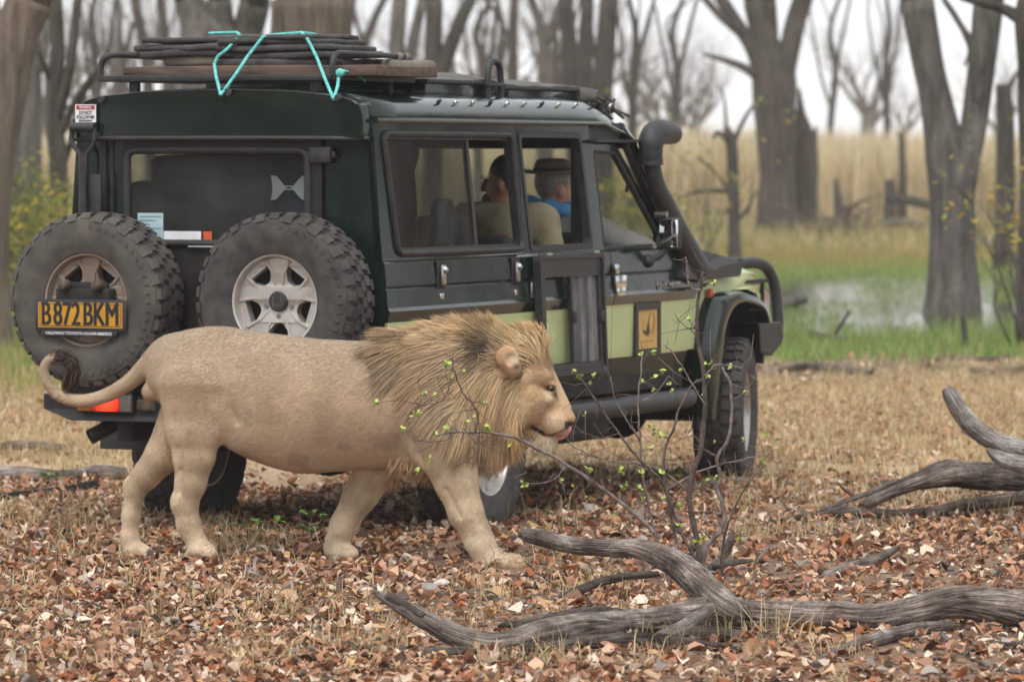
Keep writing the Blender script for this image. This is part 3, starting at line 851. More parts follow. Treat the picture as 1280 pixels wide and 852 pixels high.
for k_, (px, D, w_, lab) in enumerate(((122, 88, 12, 'slender forked tree between the dark twisted tree and the vehicle roof'), (150, 115, 10, 'thin pale pole of a tree behind the rear roof corner'), (425, 120, 12, 'slender tree hugging the right side of the massive brown trunk'),
        (600, 105, 12, 'slender forked tree above the roof between two thicker trunks'), (622, 130, 10, 'thin tree close to the roof hoop'), (792, 100, 12, 'slender crooked tree left of the snorkel head'), (846, 120, 11, 'slender pale tree right of the snorkel head'), (1108, 118, 9, 'thin bare tree behind the weathered stump'), (1040, 140, 9, 'thin bare tree right of the jagged stump'), (700, 125, 10, 'thin tree behind the rolled canvas pair'))):
    r_ = random.Random(300 + k_)
    tree(lab, D, [[(px, 290, w_), (px + r_.uniform(-3, 3), 160, w_ * .95), (px + r_.uniform(-5, 5), 90, w_ * .85), (px + r_.uniform(-9, 9), 40, w_ * .7), (px + r_.uniform(-14, 14), 0, w_ * .55)]],
         [[(px, 110, w_ * .6), (px + r_.uniform(8, 16), 60, w_ * .5), (px + r_.uniform(18, 28), 0, w_ * .4)], [(px, 140, w_ * .5), (px - r_.uniform(8, 16), 90, w_ * .4), (px - r_.uniform(16, 26), 30, w_ * .3), (px - r_.uniform(20, 32), 0, w_ * .26)], [(px, 75, w_ * .35), (px + r_.uniform(-14, 14), 30, w_ * .26), (px + r_.uniform(-20, 20), 0, w_ * .2)]], M_barkd, seed=400 + k_)
# sapling and bushes
tree('young dark sapling with crooked arms before the huge tree', 74, [[(918, 310, 15), (917, 260, 14), (916, 220, 15), (914, 180, 15), (908, 160, 9)]],
     [[(912, 178, 8), (898, 166, 6), (892, 172, 4)], [(916, 240, 8), (890, 238, 6), (862, 242, 4), (848, 250, 2)], [(917, 250, 6), (900, 222, 4), (872, 196, 3)], [(917, 280, 6), (934, 262, 5), (944, 240, 3)], [(914, 185, 7), (930, 150, 5), (950, 120, 3)], [(908, 162, 5), (906, 130, 3), (902, 110, 2)]], M_barkd, seed=21, name='sapling')
def bush(name, label, px, D, w, h, seed, cols, n=26, leaf=.045, per=10):
    rr = random.Random(seed); rs = np.random.RandomState(seed)
    b = at(px, 300, D); org = Vector((b.x, D, float(gh(b.x, D))))
    root = empty(name, org); tag(root, label, 'bush')
    nb = NB(); lv = []
    for i in range(n):
        a = rr.uniform(0, 2 * PI); t = rr.random() ** .5
        d = Vector((math.cos(a) * t * w, math.sin(a) * t * w * .7, h * rr.uniform(.6, 1.0))).normalized()
        grow_branch(nb, Vector((rr.gauss(0, .06), rr.gauss(0, .06), 0)), d, .014, h * rr.uniform(.5, .75), 2, rr, .6, .1, (2, 3), lv)
    nb.build('stem', M_twig, root, smooth=True)
    V, T, C = leaf_cloud(lv, leaf, cols, rs, per, .07)
    o = np_mesh('foliage', V, T, M_leaf, root, C); o['kind'] = 'stuff'
bush('leafy_bush', 'yellow green bush behind the left spare wheel', 70, 46, .9, 1.25, 31, [(150, 146, 62), (126, 132, 60), (176, 156, 74), (110, 118, 56)], 26, .05, 5)
bush('leafy_bush', 'darker green bush at the left edge behind the vehicle', 2, 52, .8, 1.3, 32, [(104, 112, 54), (128, 128, 64), (92, 100, 50)], 22, .05, 5)
bush('thorny_bush', 'thin thorny bush with yellow leaves at the right edge', 1278, 43, .5, 1.6, 33, [(196, 176, 60), (180, 140, 60), (150, 150, 70)], 9, .04, 1)
bush('leafy_bush', 'low olive bush seen through the front door window', 800, 60, 1.1, 1.3, 34, [(146, 142, 72), (176, 158, 70), (130, 132, 66)], 20, .05, 3)
bush('leafy_bush', 'sparse bush with pale leaves right of the snorkel', 868, 66, .8, 1.9, 35, [(150, 156, 84), (186, 160, 80)], 8, .05, 1)
# far bare trees, built once and copied
def far_tree():
    rr = random.Random(55)
    root = empty('bare_tree', (0, 0, 0))
    nb = NB()
    limb_into(nb, [(0, 0, -.1), (.05, 0, 1.2), (0, .05, 2.3), (.05, 0, 3.0)], [.42, .34, .32, .30], 10, 3)
    nb.build('trunk', M_bark, root, smooth=True)
    cb = NB()
    for i in range(7):
        a = i * 2 * PI / 7 + rr.uniform(-.3, .3)
        grow_branch(cb, Vector((0, 0, 2.3 + .1 * i)), Vector((math.cos(a) * .75, math.sin(a) * .75, .8)).normalized(), .15, 2.3, 5, rr, .62, .2, (2, 3))
    cb.build('crown', M_twig, root, smooth=True)
    return root
ft = far_tree()
FAR = [(1085, 255, 1.25), (870, 300, 1.1), (1130, 330, 1.0), (820, 230, 1.0), (790, 290, 1.2), (665, 190, 1.1), (600, 230, 1.2), (560, 170, 1.0), (470, 210, 1.1), (300, 180, 1.1), (240, 210, 1.2), (180, 170, 1.1), (130, 220, 1.2), (100, 160, .9), (720, 200, 1.3), (845, 180, .8), (1250, 300, 1.1), (60, 200, 1.2)]
FARL = {0: 'round crowned bare tree far off between the huge dark tree and the forked tree', 1: 'pale bare tree far off just right of the snorkel head', 2: 'smaller bare tree far off beside the standing splinter',
        3: 'bare tree far off above the snorkel head', 4: 'wide bare tree far off between the snorkel and the leaning trunk', 15: 'low bare tree far off behind the sapling', 16: 'bare tree far off right of the forked tree'}
for i, (px, D, k) in enumerate(FAR):
    o = ft if i == 0 else copy_tree(ft, None)
    b = at(px, 200, D)
    o.location = (b.x, D, float(gh(b.x, D)) - .05); o.scale = (k, k, k); o.rotation_euler = (0, 0, i * 1.7)
    tag(o, FARL.get(i, 'bare grey tree in the far woodland behind the nearer trunks'), 'tree', 'far bare trees')
# unseen trees added on the right for the windows and paint to reflect
for i, (x, y, k) in enumerate(((10, 31, 1.0), (12.5, 33.5, 1.2), (15, 35.5, 1.1), (17, 38.5, 1.3), (20, 40, 1.2), (14, 38, 1.0), (24, 43, 1.3), (28, 47, 1.3), (26, 40, 1.3), (19, 36, 1.1), (33, 52, 1.3), (30, 45, 1.2))):
    o = copy_tree(ft, None); o.location = (x, y, -.05); o.scale = (k * .9, k * .9, k); o.rotation_euler = (0, 0, i * 2.1)
    tag(o, 'unseen bare grey tree added right of the clearing for reflections', 'tree', 'unseen reflection trees right of the clearing')
for i, (x, y, k) in enumerate(((-12, 12, 1.0), (-16, 10, 1.1), (-15, 7, 1.1), (-20, 6, 1.2), (-22, 2, 1.2), (-25, 3, 1.3), (-27, -2, 1.2), (-31, -1, 1.3), (-34, -6, 1.3))):  # more unseen trees, added on the left for rear glass and bodywork to mirror
    o = copy_tree(ft, None); o.location = (x, y, -.05); o.scale = (k, k, k * 1.1); o.rotation_euler = (0, 0, i * 1.3)
    tag(o, 'unseen bare grey tree added left of the clearing for reflections', 'tree', 'unseen reflection trees left of the clearing')
# broken stumps and dead wood in the distance
def deadwood(name, label, D, stems, mat, seed, cat, jag=True, group=None):
    rr = random.Random(seed)
    b = at(stems[0][0][0], 300, D); org = Vector((b.x, D, float(gh(b.x, D))))
    root = empty(name, org); tag(root, label, cat, group)
    for si, st in enumerate(stems):
        nb = NB()
        P = [tuple(at(a, c, D + si * .25) - org) for a, c, w in st]; W = [w * D / F / 2 for a, c, w in st]
        limb_into(nb, P, W, 14, seed + si, 4, .16)
        nb.build('trunk' if si == 0 else 'limb', mat, root, smooth=True)
g97 = 185 + 10680 / 97
deadwood('tree_stump', 'tall jagged dark stump with a pointed top beside the huge tree', 97, [[(1003, g97 + 3, 44), (1004, 260, 36), (1006, 200, 34), (1004, 165, 26), (1001, 140, 12), (999, 110, 3)], [(1000, 190, 16), (994, 150, 8), (990, 125, 3)], [(1012, 200, 18), (1018, 170, 8), (1020, 158, 3)]], M_barkd, 61, 'stump')
deadwood('tree_stump', 'grey weathered stump with a thin standing splinter beside it', 102, [[(1112, 292, 18), (1112, 250, 16), (1112, 224, 13)], [(1128, 290, 12), (1128, 220, 10), (1127, 166, 8)]], M_barkd, 62, 'stump')
deadwood('upturned_root', 'dark forked root sticking up from the brush heap', 94, [[(1052, 300, 16), (1050, 272, 16), (1046, 240, 9), (1044, 222, 4)], [(1052, 275, 10), (1066, 258, 7), (1078, 250, 3)]], M_barkd, 63, 'root')
deadwood('fallen_log', 'pale fallen log lying behind the forked tree', 98, [[(1090, 286, 10), (1120, 278, 12), (1160, 284, 12)]], M_bark, 64, 'log')
deadwood('fallen_log', 'dark log resting across the weathered stump', 100, [[(1108, 248, 8), (1135, 250, 12), (1162, 256, 12)]], M_barkd, 65, 'log')
deadwood('fallen_log', 'pale log end in the marsh beside the bull bar', 55, [[(930, 388, 12), (975, 382, 16), (1008, 372, 14)]], M_bark, 66, 'log')
deadwood('broken_plank', 'flat grey broken log end right of the forked tree', 86, [[(1214, 312, 10), (1226, 306, 18), (1240, 303, 16)], [(1230, 318, 12), (1230, 306, 10)]], M_bark, 67, 'log')
deadwood('fallen_branch', 'thin dark branch lying across the marsh with a raised twig', 45, [[(1010, 418, 12), (1040, 424, 11), (1080, 427, 7), (1110, 428, 8), (1150, 427, 9), (1190, 430, 8), (1210, 430, 6)], [(1040, 424, 6), (1052, 405, 5), (1062, 388, 3)]], M_barkd, 68, 'branch')
deadwood('dead_stake', 'upright dead stake at the right end of the marsh branch', 43.5, [[(1207, 441, 8), (1206, 420, 7), (1203, 394, 5)]], M_barkd, 69, 'stake')
deadwood('thin_sapling', 'thin bare sapling at the right edge of the marsh', 44, [[(1276, 432, 6), (1278, 360, 5), (1279, 290, 4)], [(1277, 330, 3), (1258, 316, 2), (1238, 338, 2)]], M_barkd, 70, 'sapling')
def brush_heap():
    rr = random.Random(8)
    b = at(1040, 300, 92); org = Vector((b.x, 92, 0))
    nb = NB()
    for i in range(90):
        p = Vector((rr.gauss(0, .45), rr.gauss(0, .3), abs(rr.gauss(0, .22))))
        d = Vector((rr.gauss(0, 1), rr.gauss(0, .6), rr.gauss(.1, .45))).normalized()
        V, Q, T = tube_np([tuple(p), tuple(p + d * .35 + Vector((0, 0, rr.gauss(0, .06)))), tuple(p + d * .75)], [.02, .016, .008], 4)
        nb.add(V, Q, T)
    o = nb.build('brush_heap', M_barkb, None, smooth=True); o.location = org
    tag(o, 'heap of brown brushwood at the foot of the upturned root', 'brush heap')
brush_heap()
# ================================================================== SAFARI VEHICLE
PHI = math.radians(24)
V0 = Vector((-1.312, 21.825, 0))
VR = Vector((math.cos(PHI), -math.sin(PHI), 0)); VH = Vector((math.sin(PHI), math.cos(PHI), 0))
def S(px, py, X=.8):
    d = ray(px, py); k = (X + V0.dot(VR)) / d.dot(VR)
    p = CAMP + d * k
    return ((p - V0).dot(VH), p.z)
def R(px, py, Y=0.0):
    d = ray(px, py); k = (Y + V0.dot(VH)) / d.dot(VH)
    p = CAMP + d * k
    return ((p - V0).dot(VR), p.z)
veh = empty('safari_vehicle', V0, -PHI)
tag(veh, 'dark and pale green safari four wheel drive with two spare wheels on its rear', 'vehicle')

def dusty_paint(name, base, dust, rough=.28, coat=.12, amt=.35, streak=(1, 1, 1)):
    m = pm(name, base, tuple(b * (1 - amt) + d * amt for b, d in zip(base, dust)), scale=5, rough=rough, rough2=rough + .22, coat=coat, lo=.45, hi=.85, detail=8, stretch=streak, bump=.02, bscale=2.0, bdist=.02, spec=.34)
    return m
M_dark = dusty_paint('green_paint', (.005, .0135, .0105), (.09, .09, .075), amt=.10, coat=.32, rough=.16)
M_light = dusty_paint('pale_green_paint', srgb(186, 197, 142), srgb(166, 158, 126), rough=.35, coat=.25)
M_sill = dusty_paint('sill_paint', (.012, .017, .013), (.12, .10, .08), rough=.4, coat=.1)
M_black = pm('black_metal', (.012, .012, .013), (.035, .034, .033), scale=20, rough=.45, rough2=.65)
M_plastic = pm('black_plastic', (.016, .0165, .018), (.034, .034, .036), scale=30, rough=.5, rough2=.62, bump=.05, bscale=200)
M_seal = pm('rubber_seal', (.014, .013, .013), (.03, .028, .026), scale=12, rough=.6)
M_tyre = pm('tyre_rubber', (.028, .026, .025), (.085, .077, .068), scale=14, rough=.82, rough2=.92, bump=.1, bscale=90, lo=.3, hi=.75)
M_tyre2 = pm('tyre_rubber_dusty', (.05, .045, .04), (.115, .102, .088), scale=10, rough=.85, rough2=.95, bump=.08, bscale=90, lo=.3, hi=.75)
M_alloy = pm('alloy', srgb(196, 192, 187), srgb(168, 156, 144), scale=14, rough=.38, rough2=.55, metal=.55, lo=.4, hi=.8)
M_alloy2 = pm('alloy_dusty', srgb(165, 150, 138), srgb(138, 118, 104), scale=10, rough=.5, rough2=.7, metal=.35, lo=.3, hi=.8)
M_steel = pm('steel', srgb(170, 170, 170), rough=.3, metal=1)
M_chrome = pm('chrome', srgb(205, 205, 205), rough=.18, metal=1)
M_dirtsteel = pm('dirty_steel', srgb(120, 105, 92), srgb(70, 62, 56), scale=25, rough=.6, metal=.6)
M_under = pm('underbody', (.01, .0095, .009), (.03, .026, .022), scale=8, rough=.8)
M_interior = pm('interior_trim', (.022, .021, .021), (.04, .038, .036), scale=8, rough=.75)
M_dash = pm('dash_plastic', srgb(98, 98, 98), srgb(120, 119, 117), scale=9, rough=.7)
M_canvas = pm('grey_canvas', srgb(74, 72, 68), srgb(98, 95, 89), scale=14, rough=.9, bump=.25, bscale=60)
M_canvasblk = pm('black_canvas', srgb(44, 43, 42), srgb(66, 63, 60), scale=18, rough=.75, bump=.2, bscale=80)
M_white = pm('white_sticker', srgb(220, 220, 222), rough=.4)
M_ink = pm('black_ink', (.012, .012, .012), rough=.5)

def glass_mat(name, tint, gloss=1.0, dust=.06, dscale=3.0, dcol=(.45, .44, .42), stretch=(1, 1, 1)):
    m, N, L, B = new_mat(name)
    N.remove(B)
    tr = N.new('ShaderNodeBsdfTransparent'); tr.inputs['Color'].default_value = (*tint, 1)
    gl = N.new('ShaderNodeBsdfGlossy'); gl.inputs['Roughness'].default_value = .0
    fr = N.new('ShaderNodeLayerWeight'); fr.inputs['Blend'].default_value = .5
    pw = N.new('ShaderNodeMath'); pw.operation = 'POWER'; pw.inputs[1].default_value = 4.0
    L.new(fr.outputs['Facing'], pw.inputs[0])
    mu = N.new('ShaderNodeMapRange'); mu.inputs['To Min'].default_value = .022 * gloss; mu.inputs['To Max'].default_value = .5 * gloss
    L.new(pw.outputs[0], mu.inputs['Value'])
    mx = N.new('ShaderNodeMixShader'); L.new(mu.outputs[0], mx.inputs['Fac']); L.new(tr.outputs['BSDF'], mx.inputs[1]); L.new(gl.outputs['BSDF'], mx.inputs[2])
    df = N.new('ShaderNodeBsdfDiffuse'); df.inputs['Color'].default_value = (*dcol, 1)
    tc = N.new('ShaderNodeTexCoord'); mp = N.new('ShaderNodeMapping'); mp.inputs['Scale'].default_value = stretch
    nz = N.new('ShaderNodeTexNoise'); nz.inputs['Scale'].default_value = dscale; nz.inputs['Detail'].default_value = 5
    L.new(tc.outputs['Object'], mp.inputs['Vector']); L.new(mp.outputs['Vector'], nz.inputs['Vector'])
    mr = N.new('ShaderNodeMapRange'); mr.inputs['From Min'].default_value = .35; mr.inputs['From Max'].default_value = .75
    mr.inputs['To Min'].default_value = dust * .15; mr.inputs['To Max'].default_value = dust * 2
    L.new(nz.outputs['Fac'], mr.inputs['Value'])
    m2 = N.new('ShaderNodeMixShader'); L.new(mr.outputs['Result'], m2.inputs['Fac']); L.new(mx.outputs['Shader'], m2.inputs[1]); L.new(df.outputs['BSDF'], m2.inputs[2])
    L.new(m2.outputs['Shader'], N['Material Output'].inputs['Surface'])
    return m
G_side = glass_mat('side_glass', (.6, .62, .6), 1.7, .02)
G_rear = glass_mat('rear_glass', (.72, .74, .74), 1.6, .035, 2.2)
G_hang = glass_mat('hanging_glass', (.55, .57, .57), 1.6, .22, 3.0, (.5, .5, .5), (6, 6, .8))
G_shield = glass_mat('windscreen_glass', (.82, .85, .83), 1.0, .03)

_textn = [0]
def text_mesh(txt, size, mat, parent, M, depth=.0006, name='lettering', bold=0.0, xscale=1.0, fit=None):
    cu = bpy.data.curves.new('txt', 'FONT'); cu.body = txt; cu.size = size; cu.extrude = depth
    cu.space_word = .45; cu.align_x = 'CENTER'; cu.align_y = 'CENTER'; cu.offset = bold
    t = bpy.data.objects.new('txt', cu); col.objects.link(t)
    bpy.context.view_layer.update()
    me = bpy.data.meshes.new_from_object(t.evaluated_get(bpy.context.evaluated_depsgraph_get()))
    bpy.data.objects.remove(t)
    if fit:
        xs_ = [v.co.x for v in me.vertices]; xscale = fit / (max(xs_) - min(xs_))
    me.transform(Matrix.Diagonal((xscale, 1, 1, 1))); me.transform(M)
    me.materials.clear(); me.materials.append(mat)
    o = bpy.data.objects.new(name, me); col.objects.link(o); o.parent = parent
    return o
def rear_M(x, y, z, tilt=0):      # a sheet facing backwards (-y) in vehicle space
    return Matrix.Translation((x, y, z)) @ Matrix.Rotation(PI / 2, 4, 'X') @ Matrix.Rotation(tilt, 4, 'Z')
def side_M(x, s, z, tilt=0):      # a sheet facing right (+x)
    return Matrix.Translation((x, s, z)) @ Matrix.Rotation(PI / 2, 4, 'Z') @ Matrix.Rotation(PI / 2, 4, 'X') @ Matrix.Rotation(tilt, 4, 'Z')

BELT, GUT = 1.275, 1.905
def XU(z): return .80 - (z - BELT) * .075
LOWP = [(1.275, .800), (1.262, .812), (1.160, .820), (1.152, .812), (1.144, .820), (1.062, .828), (1.046, .838), (.998, .826), (.985, .822), (.76, .816), (.735, .812), (.66, .79), (.55, .765)]
def XL(z):
    zs = [p[0] for p in LOWP][::-1]; xs = [p[1] for p in LOWP][::-1]
    return float(np.interp(z, zs, xs))
def side_fn(sg, fx=XU):
    return lambda s, z, t: (sg * (fx(z) - t), s, z)
SEAM = (1.668, 2.605, 3.637)
W1 = [(.093, 1.841), (1.50, 1.838), (1.545, 1.303), (.165, 1.307)]
W2 = [(1.60, 1.848), (2.345, 1.846), (2.41, 1.294), (1.655, 1.293)]
W3 = [(2.515, 1.765), (2.79, 1.755), (3.30, 1.34), (3.27, 1.282), (2.565, 1.282)]
def grow(P, d):
    c = Vector((sum(p[0] for p in P) / len(P), sum(p[1] for p in P) / len(P)))
    out = []
    n = len(P)
    for i in range(n):
        p = Vector(P[i]); a = (Vector(P[i - 1]) - p).normalized(); b = (Vector(P[(i + 1) % n]) - p).normalized()
        m = -(a + b)
        k = d / max(.3, math.sqrt(max(1e-6, (1 - a.dot(b)) / 2)))
        q = p + m.normalized() * k
        out.append(tuple(q))
    return out
def pane(name, loop, fx, sg, t0, t1, mat, parent):
    return MB().prism(loop, t0, t1, side_fn(sg, fx)).build(name, mat, parent, smooth=False)
def seal_tube(loop, fx, sg, off, r, name, mat, parent):
    return MB().tube([(sg * (fx(z) + off), s, z) for s, z in loop], r, 8, closed=True).build(name, mat, parent)

for sg in (1, -1):
    # ---- upper side: three framed openings
    q = MB().holed([[(0.0, GUT), (1.572, GUT), (1.572, BELT), (0.0, BELT)], rloop(grow(W1, .012), .05)], 0, .035, side_fn(sg)).build('rear_side_window_panel', M_dark, veh, smooth=False)
    L1 = rloop(grow(W1, .004), .05)
    seal_tube(L1, XU, sg, .004, .016, 'window_seal', M_seal, q)
    MB().holed([rloop(W1, .05), rloop(grow(W1, -.022), .03)], .004, .03, side_fn(sg)).build('sliding_window_frame', M_black, q, smooth=False)
    zt, zb = 1.815, 1.33
    if sg > 0:   # near side: front half slid open behind the rear pane
        pane('pane', [(.115, zt), (1.03, zt), (1.06, zb), (.19, zb)], XU, sg, .012, .016, G_side, q)
        MB().prism([(1.005, zt), (1.035, zt), (1.065, zb), (1.035, zb)], .008, .03, side_fn(sg)).build('sliding_pane_edge', M_black, q, smooth=False)
    else:
        pane('pane', [(.115, zt), (1.48, zt), (1.51, zb), (.19, zb)], XU, sg, .012, .016, G_shield, q)
    q = MB().holed([[(1.580, GUT), (2.462, GUT), (2.462, BELT), (1.580, BELT)], rloop(grow(W2, .010), .04)], 0, .035, side_fn(sg)).build('side_door_frame', M_dark, veh, smooth=False)
    MB().holed([rloop(grow(W2, .008), .04), rloop(grow(W2, -.018), .03)], -.004, .04, side_fn(sg)).build('window_surround', M_black, q, smooth=False)
    if sg < 0:
        pane('pane', W2, XU, sg, .012, .016, G_shield, q)
    # front door upper frame
    q = MB().holed([[(2.470, 1.80), (2.812, 1.795), (3.10, 1.555), (3.385, 1.30), (3.37, BELT), (2.470, BELT)], rloop(grow(W3, .004), .02)], .004, .04, side_fn(sg)).build('front_door_frame', M_dark, veh, smooth=False)
    seal_tube(rloop(grow(W3, -.002), .02), XU, sg, -.01, .010, 'window_seal', M_seal, q)
    if sg < 0:
        pane('pane', W3, XU, sg, .018, .022, G_shield, q)
    MB().holed([[(2.470, GUT), (2.95, GUT), (2.85, 1.812), (2.470, 1.815)], [(2.49, 1.89), (2.52, 1.89), (2.52, 1.88), (2.49, 1.88)]], .012, .05, side_fn(sg)).build('door_header', M_black, veh, smooth=False)
    # rain shade over the front door
    MB().box(sg * .765, 2.46, 1.808, sg * .80, 3.03, 1.822).build('rain_shade', M_black, veh)
    # ---- lower side skins
    def strip(name, s0, s1, prof, mat, n=6, taper=None):
        prof = list(prof) + [(z, x - .012) for z, x in prof[::-1]]
        V = []; Fc = []
        m = len(prof)
        for i in range(n + 1):
            s = s0 + (s1 - s0) * i / n
            for z, x in prof: V.append((sg * (x - (taper(s) if taper else 0)), s, z))
        for i in range(n):
            for j in range(m): Fc.append((i * m + j, (i + 1) * m + j, (i + 1) * m + (j + 1) % m, i * m + (j + 1) % m))
        h = m // 2
        for e in (0, n):
            for j in range(h - 1): Fc.append((e * m + j, e * m + j + 1, e * m + m - 2 - j, e * m + m - 1 - j))
        return MB().add(V, Fc).build(name, mat, veh, angle=12)
    up = [p for p in LOWP if p[0] >= .998]; lo = [p for p in LOWP if .735 <= p[0] <= .998]; si = [p for p in LOWP if p[0] <= .735]
    parts = [('rear_quarter_panel', 0.0, SEAM[0] - .004), ('side_door_panel', SEAM[0] + .004, SEAM[1] - .004), ('front_door_panel', SEAM[1] + .004, SEAM[2] - .004)]
    for nm, a, b in parts:
        strip(nm, a, b, up, M_dark)
        if nm == 'rear_quarter_panel':      # pale lower half cut round the wheel
            c, rad = 1.085, .50
            loop = [(a, .997), (b, .997), (b, .736), (c + rad, .736)] + [(c + rad * math.cos(t), .40 + rad * math.sin(t)) for t in np.linspace(math.asin(.336 / rad), PI - math.asin(.336 / rad), 16)] + [(c - rad, .736), (a, .736)]
            MB().prism(loop, 0, .012, side_fn(sg, XL)).build('pale_rear_panel', M_light, veh, smooth=False)
            P = [(sg * (.835 + .02), c + rad * math.cos(t), .40 + rad * math.sin(t)) for t in np.linspace(.1, PI - .1, 20)]
            MB().tube(P, .035, 8).build('wheel_arch_flare', M_dark, veh)
            strip('sill', c + rad + .02, b, si, M_sill)
            strip('sill', a, c - rad - .02, si, M_sill)
        else:
            strip('pale_' + nm, a, b, lo, M_light)
            strip('sill', a, b, si, M_sill)
    # dark gap behind the seams
    MB().box(sg * .70, .02, .56, sg * .785, 3.6, 1.27).build('inner_side_wall', M_under, veh)
    # belt ledge trim
    MB().box(sg * .775, 0, 1.268, sg * .803, 1.572, 1.283, .003).build('belt_ledge', M_dark, veh)
    # latches on the fold-down side flap
    for px, py in ((551, 343), (644, 339)):
        s, z = S(px, py, .82)
        l = MB().box(sg * .818, s - .045, z - .065, sg * .8235, s + .045, z + .065, .002).build('latch_recess', M_under, veh)
        MB().box(sg * .823, s - .022, z - .05, sg * .842, s + .022, z + .045, .008).ball((sg * .842, s, z + .02), .017, 8).build('latch', M_steel, l)
        MB().box(sg * .822, s - .02, z - .112, sg * .828, s + .02, z - .086, .002).build('latch_plate', M_chrome, l)
# second recess: handle of the side door, front door lock, handle
s, z = S(666, 360, .83); MB().box(.826, s - .03, z - .05, .84, s + .03, z + .03, .006).build('door_catch', M_steel, veh)
for px, py, w, h, nm in ((769, 336, .022, .026, 'door_lock'), (774, 352, .07, .034, 'door_handle'), (774, 364, .055, .024, 'door_handle')):
    s, z = S(px, py, .83)
    MB().box(.822, s - w, z - h, .846, s + w, z + h, .008).build(nm, M_chrome, veh)
s, z = S(836, 356, .835)
text_mesh('LandCruiser', .058, M_chrome, veh, side_M(.8305, s + .005, z, .03), .002, 'chrome_lettering', .0008, 1.05)
# ---- poster board on the front door
def poster():
    s0, z0 = S(795, 437, .83); s1, z1 = S(824, 382, .83)
    z0 = .745; z1 = .985
    b = MB().box(.8205, s0, z0, .829, s1, z1).build('door_poster', pm('poster_card', srgb(206, 168, 98), srgb(188, 148, 84), scale=14, rough=.7), veh)
    MB().holed([[(s0 - .012, z0 - .014), (s1 + .012, z0 - .014), (s1 + .012, z1 + .014), (s0 - .012, z1 + .014)], [(s0 + .022, z0 + .022), (s1 - .022, z0 + .022), (s1 - .022, z1 - .022), (s0 + .022, z1 - .022)]], .822, .836, lambda s, z, t: (t, s, z)).build('poster_frame', M_black, b, smooth=False)
    cs, cz = (s0 + s1) / 2, (z0 + z1) / 2 + .02
    k = (s1 - s0) / .30
    em = [(-.075, -.02), (-.02, -.03), (.0, .005), (.03, .06), (.04, .065), (.02, .01), (.03, -.03), (.01, -.055), (-.02, -.05), (-.05, -.04)]
    MB().prism([(cs + a * k, cz + c) for a, c in em], .8292, .8298, lambda s, z, t: (t, s, z)).build('antelope_emblem', M_ink, b, smooth=False)
    MB().tube([(.8296, cs + .04 * k, cz - .045), (.8296, cs + .075 * k, cz - .02), (.8296, cs + .085 * k, cz + .03), (.8296, cs + .07 * k, cz + .062)], .002, 6).build('emblem_curve', M_ink, b)
    for i in range(7):
        MB().box(.8292, cs - .075 * k + i * .022 * k, cz - .085, .8298, cs - .06 * k + i * .022 * k, cz - .078).build('small_print', pm('small_print', srgb(140, 104, 60)) if i == 0 else bpy.data.materials['small_print'], b, smooth=False)
poster()
# ---- window leaf hanging open below the side door window
def hanging_leaf():
    fx = lambda z: .862 + (1.27 - z) * .02
    L = [(1.60, 1.262), (2.375, 1.255), (2.40, .69), (1.635, .69)]
    fr = MB().holed([rloop(L, .02, 2), rloop([(1.672, 1.16), (2.325, 1.155), (2.345, .735), (1.70, .735)], .01, 2)], 0, .03, side_fn(1, fx)).build('hanging_window_leaf', M_black, veh, smooth=False)
    fr['label'] = 'dark framed sliding window hanging open below its opening'
    MB().holed([rloop(grow(L, .008), .02, 2), rloop(grow(L, -.012), .01, 2)], -.012, -.0005, side_fn(1, fx)).build('leaf_edge', M_plastic, fr, smooth=False)
    MB().prism([(2.0, 1.158), (2.335, 1.154), (2.352, .737), (2.03, .737)], .012, .016, side_fn(1, fx)).build('pane', G_hang, fr, smooth=False)
    MB().prism([(1.99, 1.158), (2.012, 1.158), (2.042, .737), (2.02, .737)], .004, .024, side_fn(1, fx)).build('pane_edge', M_plastic, fr, smooth=False)
    for s, z in ((2.005, .96), (2.345, .955)):
        MB().box(.858, s - .016, z - .03, .885, s + .022, z + .03, .006).build('window_catch', M_black, fr)
    for s in (1.70, 2.28):
        MB().tube([(.83, s - .03, 1.268), (.872, s - .03, 1.27), (.872, s + .03, 1.27), (.83, s + .03, 1.268)], .008, 8).build('hinge', M_steel, fr)
hanging_leaf()

# ---- roof
def roof():
    prof = [(.758, GUT), (.755, 1.93), (.735, 1.972), (.69, 2.004), (.58, 2.026), (.35, 2.042), (0, 2.05)]
    prof = prof + [(-x, z) for x, z in prof[-2::-1]]
    rows = []
    for s in list(np.linspace(.0, 2.55, 10)) + [2.66, 2.76, 2.85, 2.93, 3.0, 3.05]:
        t = max(0, (s - 2.55) / .5)
        rows.append([(x * (1 - .035 * t), s, GUT - .10 * t ** 1.6 + (z - GUT) * (1 - .45 * t ** 1.5) - .0 * t) for x, z in prof])
    m = len(prof)
    V = [p for r in rows for p in r]
    Fc = [(i * m + j, i * m + j + 1, (i + 1) * m + j + 1, (i + 1) * m + j) for i in range(len(rows) - 1) for j in range(m - 1)]
    o = MB().add(V, Fc).build('roof', M_dark, veh, angle=60)
    md = o.modifiers.new('thick', 'SOLIDIFY'); md.thickness = .02; md.offset = -1
    for sg in (1, -1):
        MB().tube([(sg * .77, .0, 1.905), (sg * .77, 2.62, 1.902), (sg * .765, 2.95, 1.84), (sg * .76, 3.06, 1.80)], .011, 8).build('rain_gutter', M_dark, o)
        for i in range(11):
            px = 545 + i * (760 - 545) / 10
            s, z = S(px, 128 + i * .95, .715)
            if s < 2.9:
                st = MB().lathe([(.0, .0), (.016, .0), (.016, .01), (.009, .014), (.012, .022), (.0, .024)], 10, lambda x, y, h, s=s, z=z: (sg * (.722 + h * .7), s + x, 1.985 + y * .8 + h * .6)).build('roof_stud', M_chrome if i % 3 else M_black, o)
roof()
